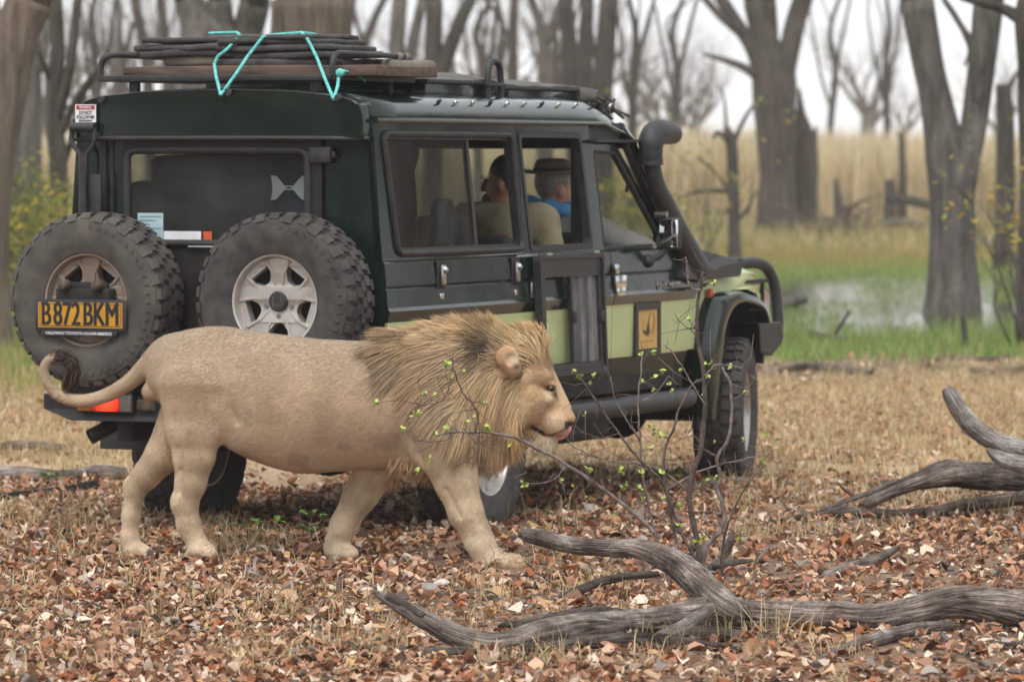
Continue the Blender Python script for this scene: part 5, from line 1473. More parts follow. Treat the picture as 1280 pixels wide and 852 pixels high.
# ---- seats, dash, wheel inside
def inside():
    def seat(x, s, name):
        o = MB().box(x - .24, s - .06, .98, x + .24, s + .10, 1.36, .05).build(name, M_interior, veh)
        MB().box(x - .24, s + .05, .85, x + .24, s + .52, .98, .05).build('seat_cushion', M_interior, o)
        MB().box(x - .12, s - .03, 1.47, x + .12, s + .06, 1.66, .03).build('head_rest', M_interior, o) if name == 'front_seat' and x < 0 else None
    seat(.40, 2.62, 'front_seat'); seat(-.40, 2.62, 'front_seat'); seat(.42, 1.72, 'rear_seat'); seat(-.42, 1.72, 'rear_seat')
    MB().box(-.72, 3.28, .95, .72, 3.58, 1.29, .04).build('dashboard', M_dash, veh)
    MB().box(-.1, 3.22, 1.0, .25, 3.30, 1.25, .02).build('dash_console', M_interior, veh)
    P = [(.38 + .19 * math.cos(a), 3.10 - .06 * math.sin(a), 1.22 + .17 * math.sin(a)) for a in np.linspace(0, 2 * PI, 24, endpoint=False)]
    w = MB().tube(P, .014, 8, closed=True).build('steering_wheel', M_plastic, veh)
    MB().tube([(.20, 3.10, 1.22), (.56, 3.10, 1.22)], .014, 6).tube([(.38, 3.10, 1.22), (.38, 3.3, 1.15)], .03, 8).build('steering_column', M_plastic, w)
    MB().lathe([(0, 0), (.05, 0), (.055, .03), (.0, .04)], 16, lambda a, b, h: (.52 + a, 3.27 - h, 1.245 + b)).build('dash_vent', M_interior, veh)
    MB().box(-.73, .03, .60, .73, .07, .95).build('rear_inner_panel', M_interior, veh)
    MB().tube([(.70, 3.02, 1.72), (.70, 3.06, 1.66), (.70, 3.10, 1.60), (.70, 3.08, 1.56)], .009, 8).build('grab_handle', M_black, veh)
    for s in (1.57, 2.46):
        for x in (-.70, .70):
            if x > 0 and s < 2: continue
            MB().box(x - .03, s - .03, 1.28, x + .03, s + .03, 1.93, .006).build('inner_post', M_interior, veh)
    MB().box(-.72, .03, 1.86, .72, 3.0, 1.885).build('headlining', pm('headlining', srgb(128, 125, 120), rough=.9), veh)
inside()

# ================================================================== LOADS AND PEOPLE (things of their own)
def vw(x, s, z): return V0 + VR * x + VH * s + Vector((0, 0, z))
def vthing(o, x, s, z):
    o.location = vw(x, s, z); o.rotation_euler = (0, 0, -PHI); return o
def slab(name, lx, ly, lz, mat, seed, wob=.012, c=.012):
    bm = bmesh.new()
    bmesh.ops.create_cube(bm, size=1)
    bmesh.ops.scale(bm, vec=(lx, ly, lz), verts=bm.verts)
    bmesh.ops.bevel(bm, geom=bm.edges[:], offset=min(c, lz * .45), segments=3, affect='EDGES', profile=.5)
    bmesh.ops.subdivide_edges(bm, edges=[e for e in bm.edges if e.calc_length() > .2], cuts=6, use_grid_fill=True)
    for v in bm.verts:
        p = v.co
        v.co.z += wob * (float(fbm(p.x * 4 + seed * 3.1, p.y * 4, p.z * 2, seed)) - .5) * 2 + lz / 2
        v.co.x += wob * .6 * (float(fbm(p.x * 3, p.y * 5 + seed, p.z * 9, seed + 4)) - .5) * 2
        v.co.y += wob * .6 * (float(fbm(p.x * 5, p.y * 3 + seed, p.z * 9, seed + 9)) - .5) * 2
    me = bpy.data.meshes.new(name); bm.to_mesh(me); bm.free()
    me.polygons.foreach_set('use_smooth', np.ones(len(me.polygons), bool))
    o = bpy.data.objects.new(name, me); me.materials.append(mat); col.objects.link(o)
    return o
def loads():
    M_wood = pm('board_wood', srgb(70, 54, 46), srgb(104, 84, 72), scale=5, rough=.7, stretch=(1, 6, 8), detail=6, bump=.2)
    b = slab('wooden_board', 1.30, .66, .05, M_wood, 2, .004, .006)
    vthing(b, .04, .50, 2.106); tag(b, 'long brown wooden board lying flat in the roof rack', 'board')
    o = slab('canvas_bundle', .42, .36, .075, pm('olive_canvas', srgb(96, 90, 78), srgb(118, 110, 96), scale=12, rough=.9, bump=.2), 8, .01, .03)
    vthing(o, .36, .90, 2.115); o.rotation_euler.z -= .25; tag(o, 'grey canvas bundle at the front end of the roof rack', 'bundle')
    mats = [M_canvasblk, pm('dark_canvas', srgb(56, 54, 52), srgb(78, 75, 72), scale=16, rough=.8, bump=.2, bscale=70)]
    def fold(x, z, l, lz, k, lab, rz=0, dx=0, ry=0):
        c = slab('folded_chair', l, .50, lz, mats[k % 2], 20 + k, .013, .012)
        vthing(c, x, .48, z); c.rotation_euler.z += rz * 2.2; c.rotation_euler.y = ry
        tag(c, lab, 'folded chair', 'folded camp chairs on the roof')
    o = slab('khaki_cushion', .30, .45, .05, pm('khaki_cloth', srgb(112, 106, 92), srgb(126, 119, 104), scale=9, rough=.9, bump=.15), 30, .004, .02)
    vthing(o, -.30, .48, 2.157); tag(o, 'khaki cushion between the folded chairs and the brown board', 'cushion')
    fold(-.30, 2.200, .56, .034, 0, 'folded black chair directly on the khaki cushion, lowest of its pile', .03)
    fold(-.31, 2.232, .55, .030, 1, 'folded black chair second above the khaki cushion', -.02)
    fold(-.29, 2.261, .53, .026, 2, 'folded black chair on top of the pile over the khaki cushion', .02)
    fold(.14, 2.157, .60, .034, 3, 'folded black chair resting right on the board beside the khaki cushion', .02)
    fold(.17, 2.190, .58, .032, 4, 'folded black chair second from the board beside the khaki cushion', -.03)
    fold(.13, 2.221, .60, .030, 5, 'folded black chair third from the board, under the teal rope', .01)
    fold(.11, 2.250, .54, .028, 6, 'folded black chair under the topmost one beside the rope peak', .03)
    fold(.08, 2.277, .50, .024, 7, 'topmost folded black chair where the teal rope peaks', -.02)
    # teal rope
    M_rope = pm('teal_rope', srgb(70, 168, 164), srgb(120, 205, 196), scale=70, rough=.8)
    rp = lambda px, py, Y: (lambda q: vw(q[0], Y, q[1]))(R(px, py, Y))
    lines = [[(276, 119, -.085), (270, 95, -.02), (268, 80, .19), (272, 71, .2), (285, 61, .21), (300, 44, .25), (296, 41, .4), (262, 42, .6)],
             [(276, 119, -.085), (296, 91, .0), (310, 70, .16), (329, 46, .21), (340, 44, .3), (377, 41, .36), (392, 43, .5), (430, 56, .8), (450, 62, 1.0)],
             [(417, 124, -.085), (408, 103, .0), (396, 72, .18), (385, 50, .2), (377, 41, .36)],
             [(417, 124, -.085), (422, 108, .02), (424, 92, .08), (430, 89, .12), (445, 93, .3), (457, 102, .33)]]
    root = empty('tie_down_rope', vw(0, 0, 2.05)); tag(root, 'teal rope lashing the folded chairs down to the rear roof edge', 'rope')
    root.rotation_euler = (0, 0, -PHI)
    Mi = (Matrix.Translation(root.location) @ Matrix.Rotation(-PHI, 4, 'Z')).inverted()
    for L_ in lines:
        P = [Mi @ rp(*p) for p in L_]
        pts = []
        for a, b in zip(P[:-1], P[1:]):
            for t in np.linspace(0, 1, 5, endpoint=False): pts.append(a + (b - a) * float(t))
        pts.append(P[-1])
        MB().tube(pts, .0075, 8).build('rope_strand', M_rope, root)
    k = Mi @ rp(425, 91, .06)
    MB().ball(k, (.022, .02, .02), 8).build('knot', M_rope, root)
    # rolled canvas at the front roof edge
    P = [(x, 2.93 + .02 * math.sin(x * 7), 2.03 + .012 * math.cos(x * 9) + .03 * (1 - abs(x) / .6)) for x in np.linspace(-.55, .62, 14)]
    V, Fc = tube_geo(P, [.045 + .014 * math.sin(i * 2.3) for i in range(14)], 12)
    o = MB().add(V, Fc).build('rolled_canvas', M_canvas, None); vthing(o, 0, 0, 0)
    tag(o, 'grey canvas roll strapped along the front edge of the roof', 'canvas roll')
    nt = MB()
    rr = random.Random(4)
    for i in range(22):
        a = Vector((.60 + rr.uniform(-.06, .05), 2.86 + rr.uniform(-.05, .2), 1.985 + rr.uniform(0, .06)))
        nt.tube([a, a + Vector((rr.uniform(-.05, .05), rr.uniform(-.06, .08), rr.uniform(-.05, .01))), a + Vector((rr.uniform(-.05, .05), rr.uniform(.0, .14), rr.uniform(-.09, -.02)))], .008, 5)
    o = nt.build('camouflage_net', M_canvasblk, None); vthing(o, 0, 0, 0); tag(o, 'tangled dark net end below the canvas roll', 'net')
    # shovel on the left rear post
    sh = empty('shovel', vw(-.675, -.09, 1.30), -PHI); tag(sh, 'black handled shovel clipped upright beside the rear window', 'shovel')
    MB().tube([(0, 0, -.25), (0, 0, .46)], .021, 12).build('shaft', M_black, sh)
    MB().box(-.022, -.012, .34, .022, .018, .46, .006).build('socket', pm('shovel_metal', srgb(70, 66, 62), rough=.5, metal=.5), sh)
    D = spline([(-.008, 0, .44), (-.045, 0, .485), (-.062, 0, .53), (-.055, 0, .572)], 4)
    MB().tube(D, .011, 8).tube([(-x, y, z) for x, y, z in D], .011, 8).build('handle_fork', M_plastic, sh)
    MB().tube([(-.062, 0, .575), (.062, 0, .575)], .021, 12).build('grip', M_plastic, sh)
    MB().box(.014, .01, .02, .085, .028, .36, .004).build('mount_plate', M_black, sh)
    for x, z in ((.05, .17), (.02, .165)):
        MB().ball((x, -.004, z), .012, 8).build('bolt', M_chrome, sh)
    MB().lathe([(.014, -.006), (.026, -.006), (.026, .006), (.014, .006)], 14, lambda a, b, h: (-.045 + a, -.022 + h, .105 + b)).build('wing_nut', M_chrome, sh)
    # baggage seen through the glass
    m1 = pm('black_cloth', srgb(46, 45, 46), srgb(70, 69, 70), scale=7, rough=.95, bump=.3, bscale=14)
    m2 = pm('navy_cloth', srgb(52, 56, 66), srgb(72, 76, 88), scale=9, rough=.9, bump=.2, bscale=20)
    m3 = pm('tan_cloth', srgb(150, 132, 108), srgb(172, 154, 128), scale=9, rough=.9)
    def bag(nm, x, s, z, lx, ly, lz, m, lab, rz=0, seed=1, cat='bag'):
        o = slab(nm, lx, ly, lz, m, seed, .035, .07); vthing(o, x, s, z); o.rotation_euler.z += rz; tag(o, lab, cat); return o
    bag('duffel_bag', -.20, .30, .95, .78, .40, .68, m1, 'big dark duffel bag filling the rear window', .08, 3)
    bag('luggage_box', -.15, .62, .95, 1.0, .36, .80, m1, 'tall dark bundle behind the duffel bag in the rear window', -.05, 5, 'bundle')
    bp = bag('backpack', .30, .17, 1.16, .28, .20, .52, m2, 'navy backpack with a white logo behind the rear window', -.1, 7, 'backpack')
    lg = MB()
    for sg in (-1, 1):
        pol = [(.012, -.0), (.035, .035), (.055, .062), (.078, .066), (.072, .03), (.070, 0), (.072, -.03), (.078, -.066), (.055, -.062), (.035, -.035)]
        lg.prism([(sg * x, z) for x, z in pol], -.110, -.107, lambda x, z, t: (x * 1.25 + .03, t - .025, z * .85 + .44))
    lg.holed([[(.03 * math.cos(a), .012 * math.sin(a)) for a in np.linspace(0, 2 * PI, 14, endpoint=False)], [(.02 * math.cos(a), .005 * math.sin(a)) for a in np.linspace(0, 2 * PI, 14, endpoint=False)]], -.1104, -.1074, lambda x, z, t: (x * 1.25 + .03, t - .025, z * .85 + .44))
    lg.build('logo', M_white, bp, smooth=False)
    bag('hanging_jacket', .60, .52, 1.10, .12, .50, .72, m1, 'dark jacket hanging behind the big side window', .1, 9, 'jacket')
    bag('pale_towel', .64, .98, 1.06, .06, .12, .46, m3 if False else pm('pale_cloth', srgb(150, 152, 158), srgb(176, 178, 184), scale=6, rough=.9), 'pale towel hanging in the middle of the side window', .0, 11, 'towel')
    bag('grey_pack', .55, 1.18, .95, .30, .28, .52, m1, 'dark pack standing behind the front edge of the fixed pane', .2, 13)
    bag('rolled_blanket', .50, .16, 1.52, .34, .16, .14, pm('grey_cloth', srgb(120, 122, 126), srgb(142, 144, 148), scale=6, rough=.9), 'grey rolled blanket at the rear corner of the side window', .2, 15, 'blanket')
loads()

def person(name, lab, x, s, z, yaw, head_yaw, arms, skin, cloth, hairc):
    """seated figure in centimetres, facing +y, hips at the origin"""
    root = empty(name, vw(x, s, z), -PHI + yaw); tag(root, lab, 'person')
    g = 1.0
    xs, ys, zs = np.arange(-46, 60, g), np.arange(-26, 66, g), np.arange(-48, 92, g)
    def torso(Sd, e=0.0):
        Sd.ell((0, 0, 6), (18 + e, 13 + e, 13 + e), 6)
        Sd.chain([(0, -1, 6, 13 + e), (0, -1, 25, 12.5 + e), (0, 0, 42, 12 + e)], 8, 1.32)
        Sd.chain([(-16, 0, 49, 7.5 + e), (16, 0, 49, 7.5 + e)], 6)
        for sg in (-1, 1):
            Sd.chain([(sg * 9, 2, 3, 9.5 + e), (sg * 13, 40, 4, 7.5 + e), (sg * 13, 44, -12, 6.2 + e), (sg * 13, 42, -40, 4.8 + e)], 4)
    def arm(Sd, A, e=0.0, wrist=True):
        (sx_, el, ha) = A
        Sd.chain([(sx_, 0, 48, 6 + e), (*el, 4.6 + e)], 4)
        Sd.chain([(*el, 4.4 + e), tuple(el[i] + (ha[i] - el[i]) * (1.0 if wrist else .9) for i in range(3)) + (3.0 + e,)], 3)
    ch, sh = math.cos(head_yaw), math.sin(head_yaw)
    hp = lambda a, b, c: (a * ch - b * sh, 2 + a * sh + b * ch, 66 + c)
    B = SDF(xs, ys, zs)
    torso(B)
    for A in arms:
        arm(B, A)
        ha = np.array(A[2], float); d = ha - np.array(A[1], float); d /= np.linalg.norm(d)
        sd = np.cross(d, [0, 0, 1.0]); sd /= np.linalg.norm(sd) + 1e-6
        B.cap(tuple(ha), tuple(ha + d * 6), 3.2, 3.6, 2)
        for f, l in zip((-1.5, -.5, .5, 1.5), (6.5, 7.5, 7, 5.5)):
            k = ha + d * 7 + sd * f * 1.9
            m = k + d * l * .55 + np.array([0, 0, -1.0]); t = m + d * l * .3 + np.array([0, 0, -2.4])
            B.cap(tuple(k), tuple(m), 1.15, 1.05, .6); B.cap(tuple(m), tuple(t), 1.05, .9, .6)
        k = ha + d * 2 - sd * 3.2
        B.cap(tuple(k), tuple(k + d * 4 - sd * 2.0), 1.4, 1.2, .8)
    B.cap((0, 0, 50), hp(0, -1, -7), 6.2, 5.8, 3)
    B.ell(hp(0, 0, 4), (7.8, 9.6, 10.2), 3); B.ell(hp(0, 3, -4), (6.2, 7, 7.6), 3)
    B.cap(hp(0, 9.4, 2), hp(0, 11.2, -2), 1.3, 1.7, 1.2)
    B.cap(hp(-2.6, 8.6, -6), hp(2.6, 8.6, -6), 1.2, 1.2, 1)
    B.ell(hp(0, 7, -9.5), (3, 2.6, 2.4), 2)
    for sg in (-1, 1):
        B.ell(hp(sg * 8.2, -1, 0), (1.8, 2.8, 3.4), 1.2)
        B.ell(hp(sg * 3.2, 9.2, 2.4), (2, 1.5, 1.4), 1, sub=True)
    V, Q = B.mesh()
    np_mesh('body', relax(V, Q, 1) * .01, Q, skin, root, smooth=True)
    C_ = SDF(xs, ys, zs)
    torso(C_, 1.3)
    for A in arms: arm(C_, A, 1.6, False)
    C_.cap((0, 0, 47), (0, 0, 52), 8, 6.5, 4)
    C_.d += (.9 * (fbm(np.arange(len(xs))[:, None, None] / 5., np.arange(len(ys))[None, :, None] / 5., np.arange(len(zs))[None, None, :] / 7., 3, 2) - .5) * 2).astype(np.float32)
    V, Q = C_.mesh()
    np_mesh('clothing', relax(V, Q, 2) * .01, Q, cloth, root, smooth=True)
    Hh = SDF(xs, ys, zs)
    Hh.ell(hp(0, -1.2, 5), (8.7, 9.9, 10.2), 2)
    Hh.cap(hp(0, 8, -3), hp(0, 9, 1), 7.4, 7.0, 1, sub=True)
    Hh.cap(hp(-5, 6, -9), hp(5, 6, -9), 7.0, 7.0, 1, sub=True)
    V, Q = Hh.mesh()
    np_mesh('hair', relax(V, Q, 1) * .01, Q, hairc, root, smooth=True)
    return root, hp
def people():
    skin1 = pm('skin_dark', srgb(136, 94, 74), srgb(152, 108, 86), scale=12, rough=.5)
    skin2 = pm('skin_fair', srgb(206, 150, 124), srgb(216, 166, 142), scale=12, rough=.5)
    h1 = pm('hair_black', (.008, .007, .007), (.02, .018, .017), scale=60, rough=.55, bump=.3)
    h2 = pm('hair_grey', srgb(128, 120, 112), srgb(152, 146, 138), scale=60, rough=.6, bump=.3)
    c1 = pm('olive_shirt', srgb(112, 104, 82), srgb(130, 121, 97), scale=6, rough=.9, bump=.3, bscale=14)
    c2 = pm('grey_jacket', srgb(130, 128, 122), srgb(152, 150, 143), scale=6, rough=.9, bump=.3, bscale=14)
    s1 = S(630, 225, .50)[0]
    p, hp = person('person', 'dark haired person in glasses and an olive shirt looking out of the side window', .50, s1, .94, math.radians(18), math.radians(75),
           [(20, (27, -4, 20), (18, 24, 10)), (-20, (-27, 6, 22), (-10, 30, 14))], skin1, c1, h1)
    g = MB()
    for sg in (-1, 1):
        c = np.array(hp(sg * 3.6, 10.2, 2.6)) * .01
        ax = np.array(hp(1, 0, 0)) - np.array(hp(0, 0, 0))
        g.tube([tuple(c + .024 * (math.cos(a) * ax + math.sin(a) * np.array([0, 0, .8]))) for a in np.linspace(0, 2 * PI, 12, endpoint=False)], .0022, 6, closed=True)
        g.tube([tuple(np.array(hp(sg * 6, 10, 2.8)) * .01), tuple(np.array(hp(sg * 8.6, 0, 2.8)) * .01)], .0022, 6)
    g.build('glasses', M_steel, p)
    # beard
    Bd = SDF(np.arange(-30, 30, .8), np.arange(-26, 30, .8), np.arange(40, 80, .8))
    Bd.ell(hp(0, 5.0, -7.2), (6.4, 6.0, 5.2), 1); Bd.cap(hp(0, 9, -2.6), hp(0, 12, -2), 3.0, 3.0, .8, sub=True)
    V, Q = Bd.mesh(); np_mesh('beard', V * .01, Q, h1, p, smooth=True)
    s2 = S(690, 225, .34)[0]
    p, hp = person('person', 'person in a brimmed hat, blue scarf and grey jacket sitting at the steering wheel', .34, s2, .90, 0, math.radians(-32),
           [(20, (40, 26, 36), (24, 44, 34)), (-20, (-26, 14, 24), (-6, 38, 40))], skin2, c2, h2)
    hat = MB()
    o = np.array(hp(0, -.5, 9)) * .01
    hat.lathe([(.178, .006), (.174, -.002), (.105, .0), (.098, .012), (.095, .04), (.082, .068), (.05, .078), (.0, .07)], 28, lambda a, b, h: (o[0] + a, o[1] + b * 1.12, o[2] + h + .014 * (a * a) / .0225 * (1 if h < .01 else 0)))
    hat.lathe([(.178, .006), (.105, .008)], 28, lambda a, b, h: (o[0] + a, o[1] + b * 1.12, o[2] + h + .014 * (a * a) / .0225))
    ht = hat.build('hat', pm('hat_felt', srgb(126, 118, 108), srgb(144, 136, 125), scale=10, rough=.95), p)
    MB().lathe([(.0975, .012), (.0985, .028)], 28, lambda a, b, h: (o[0] + a * 1.01, o[1] + b * 1.13, o[2] + h)).build('hat_band', M_canvasblk, ht)
    sc = MB()
    V, Fc = tube_geo([(.125 * math.cos(a), .005 + .115 * math.sin(a), .565 + .012 * math.sin(2 * a) - .02 * math.sin(a)) for a in np.linspace(0, 2 * PI, 22, endpoint=False)], [.042 + .010 * math.sin(i * 1.9) for i in range(22)], 10, closed=True)
    sc.add(V, Fc).build('scarf', pm('blue_scarf', srgb(70, 140, 204), srgb(110, 172, 224), scale=16, rough=.85, bump=.3), p)
people()
# ================================================================== LION
LD0 = 20.62
LS = F / LD0                                   # photo pixels per metre at the lion
LYAW = .16
def lp(px, py, y=0.0):
    """measured picture position + sideways offset (pixels, + away) -> lion grid coordinates"""
    yy = y - LYAW * (px - 430)
    g = (LD0 + yy / LS) / LD0
    return ((px - 640) * g + 640, yy, 720 - ((py - 185) * g + 185))
def lion_world(V):
    V = np.asarray(V, float)
    return np.stack([(V[:, 0] - 640) / LS, LD0 + V[:, 1] / LS, CAMH - (720 - V[:, 2] - 185) / LS], 1)

def ear_parts(S, y, sgn):
    S.ell(lp(634, 447, y), (14.5, 8.5, 14.5), 4)
    S.ell(lp(640, 460, y * .85), (12, 12, 11), 6)
    S.ell(lp(641, 450, y + sgn * 9), (10, 8, 9.5), 2, sub=True)
def build_lion():
    xs = np.concatenate([np.arange(30, 596, 2.6), np.arange(596, 745, 1.35)])
    ys = np.arange(-150, 150, 2.4)
    zs = np.concatenate([np.arange(-12, 150, 2.5), np.arange(150, 335, 1.5)])
    S = SDF(xs, ys, zs)
    def ch(pts, y, k=8, wy=1.0):
        if np.isscalar(y): y = [y] * len(pts)
        S.chain([lp(a, b, yy) + (r,) for (a, b, r), yy in zip(pts, y)], k, wy)
    # trunk
    ch([(232, 466, 50), (280, 475, 61), (335, 496, 75), (390, 507, 78), (440, 507, 75), (490, 505, 74), (540, 502, 72)], 0, 22, .74)
    S.ell(lp(372, 533, 0), (70, 48, 50), 20)
    S.ell(lp(240, 462, -22), (42, 28, 44), 18); S.ell(lp(240, 462, 22), (42, 28, 44), 18); S.ell(lp(262, 440, 0), (46, 30, 27), 16)
    S.ell(lp(500, 460, 0), (52, 32, 27), 16)
    S.ell(lp(545, 560, 0), (50, 42, 38), 18)
    # far legs
    ch([(500, 520, 44), (474, 580, 30), (450, 619, 21), (430, 655, 16.5), (418, 682, 14)], 40, 8)
    S.ell(lp(426, 690, 40), (21, 17, 10.5), 7)
    for i, dy in enumerate((-12, -4, 4, 12)):
        S.ell(lp(441 - abs(dy) * .3, 693, 40 + dy), (9, 4.4, 7), 1.2)
    ch([(236, 520, 38), (206, 566, 24), (182, 594, 17.5), (168, 612, 13.5), (163, 645, 11.2), (161, 672, 11), (165, 685, 12)], [26, 32, 36, 38, 38, 38, 38], 6)
    S.ell(lp(171, 688, 38), (17, 15, 9), 6)
    for dy in (-10, -3.5, 3.5, 10):
        S.ell(lp(184 - abs(dy) * .3, 691, 38 + dy), (8, 4, 6.4), 1.2)
    S.ell(lp(161, 605, 38), (6, 6, 9), 9)
    # near hind leg
    ch([(246, 485, 50), (243, 535, 36), (242, 571, 25.5), (238, 603, 19), (231, 630, 15), (235, 656, 14.2), (246, 680, 13)], [-26, -34, -38, -40, -40, -40, -40], 7)
    S.ell(lp(262, 516, -42), (26, 21, 40), 9, rot=-14)
    S.ell(lp(221, 627, -40), (6.5, 7, 12), 10)
    S.ell(lp(251, 688, -40), (18, 17, 11), 6)
    for dy in (-12, -4, 4, 12):
        S.ell(lp(264 - abs(dy) * .35, 692, -40 + dy), (9, 4.4, 7.6), 1.2)
    S.ell(lp(297, 538, -20), (20, 14, 22), 14)
    # shoulder and near foreleg
    S.ell(lp(553, 505, -40), (40, 25, 76), 10, rot=-8)
    S.ell(lp(536, 553, -44), (27, 19, 33), 9)
    ch([(556, 530, 45), (563, 575, 32), (570, 600, 26.5), (582, 640, 20.8), (599, 676, 17), (612, 698, 16)], [-38, -42, -43, -44, -44, -44], 8)
    S.ell(lp(634, 704, -44), (25, 20, 12.5), 8)
    for dy in (-14, -4.8, 4.8, 14):
        S.ell(lp(653 - abs(dy) * .35, 707, -44 + dy), (10.5, 5.1, 9), 1.4)
    S.ell(lp(598, 692, -44), (9, 7, 7), 6)
    # skin folds behind the elbow and before the thigh
    S.cap(lp(514, 530, -58), lp(527, 578, -60), 2.2, 3.0, 5, 1, sub=True)
    S.cap(lp(284, 498, -62), lp(296, 528, -56), 2.0, 3.0, 6, 1, sub=True)
    S.cap(lp(222, 560, -64), lp(226, 600, -60), 1.6, 2.2, 5, 1, sub=True)
    # tendon hollows and joints of the legs
    S.cap(lp(226, 588, -58), lp(224, 616, -56), 3.0, 2.4, 4, 1, sub=True)
    S.cap(lp(186, 580, 24), lp(172, 604, 26), 2.6, 2.0, 4, 1, sub=True)
    S.ell(lp(597, 660, -44), (13, 18.5, 13), 6)
    S.cap(lp(558, 612, -68), lp(576, 646, -64), 2.6, 2.0, 5, 1, sub=True)
    S.ell(lp(424, 662, 40), (12, 17.5, 12), 6)
    S.cap(lp(528, 470, -66), lp(536, 530, -70), 2.4, 3.2, 7, 1, sub=True)
    # neck
    ch([(530, 484, 58), (575, 479, 60), (610, 478, 56), (642, 482, 42)], 0, 18, .84)
    ch([(560, 540, 42), (600, 535, 38), (640, 520, 30)], 0, 16, .8)
    S.ell(lp(590, 560, 0), (30, 30, 30), 16)
    # head, pitched down
    S.ell(lp(654, 474, 0), (36, 37, 38), 10)
    for sg in (-1, 1):
        S.ell(lp(676, 470, sg * 19), (15, 13, 13), 8)
        S.ell(lp(660, 508, sg * 22), (24, 17, 26), 8, rot=-30)
        S.cap(lp(664, 492, sg * 27), lp(684, 500, sg * 20), 9, 8, 6)
    S.cap(lp(671, 463, 0), lp(702, 511, 0), 20, 12.5, 7, 1.0)
    S.cap(lp(660, 500, 0), lp(692, 528, 0), 24, 17, 9, 1.05)
    for sg in (-1, 1):
        S.ell(lp(693, 529, sg * 11), (18, 12.5, 15.5), 4, rot=-35)
        S.ell(lp(703, 519, sg * 5), (11, 8, 11), 4)
    S.ell(lp(711, 523, 0), (8.5, 9.5, 9.5), 4)
    S.cap(lp(642, 522, 0), lp(678, 548, 0), 25, 14, 9, 1.0)
    S.ell(lp(684, 551, 0), (13, 12, 9.5), 5)
    # mouth line, nostrils, eye sockets
    for sg in (-1, 1):
        S.cap(lp(667, 535, sg * 26), lp(681, 543, sg * 21), 2.8, 2.0, 1.5, 1, sub=True)
        S.cap(lp(681, 543, sg * 21), lp(692, 544, sg * 16), 1.5, 1.3, 1.5, 1, sub=True)
        S.cap(lp(692, 544, sg * 16), lp(706, 537, sg * 5), 1.5, 1.4, 1.5, 1, sub=True)
        S.cap(lp(708, 531, sg * 7.5), lp(714, 526, sg * 9), 1.6, 1.5, 1.5, 1, sub=True)
        S.ell(lp(690, 485, sg * 22), (7.5, 6, 6), 4, sub=True)
        S.cap(lp(683, 479, sg * 22), lp(693, 481.5, sg * 18), 3.6, 3.0, 3)
        S.cap(lp(683, 491.5, sg * 23.5), lp(694, 490, sg * 18), 2.6, 2.2, 3)
    ear_parts(S, -51, -1); ear_parts(S, 49, 1)
    # tail and scrotum
    tail = [(222, 434, 18), (206, 437, 15), (190, 450, 12.5), (162, 477, 9.6), (130, 495, 8), (100, 501, 7.2), (74, 494, 6.2), (59, 478, 5.4), (54.5, 461, 5), (62, 449, 4.6), (75, 445, 4)]
    sp = spline([(a, b, r) for a, b, r in tail], 4)
    ch([tuple(q) for q in sp], list(np.linspace(0, -8, len(sp))), 4)
    S.ell(lp(188, 489, -6), (11, 10, 13), 5); S.ell(lp(192, 487, 8), (10, 9, 12), 5)
    V, Q = S.mesh()
    return relax(V, Q, 2, .45), Q

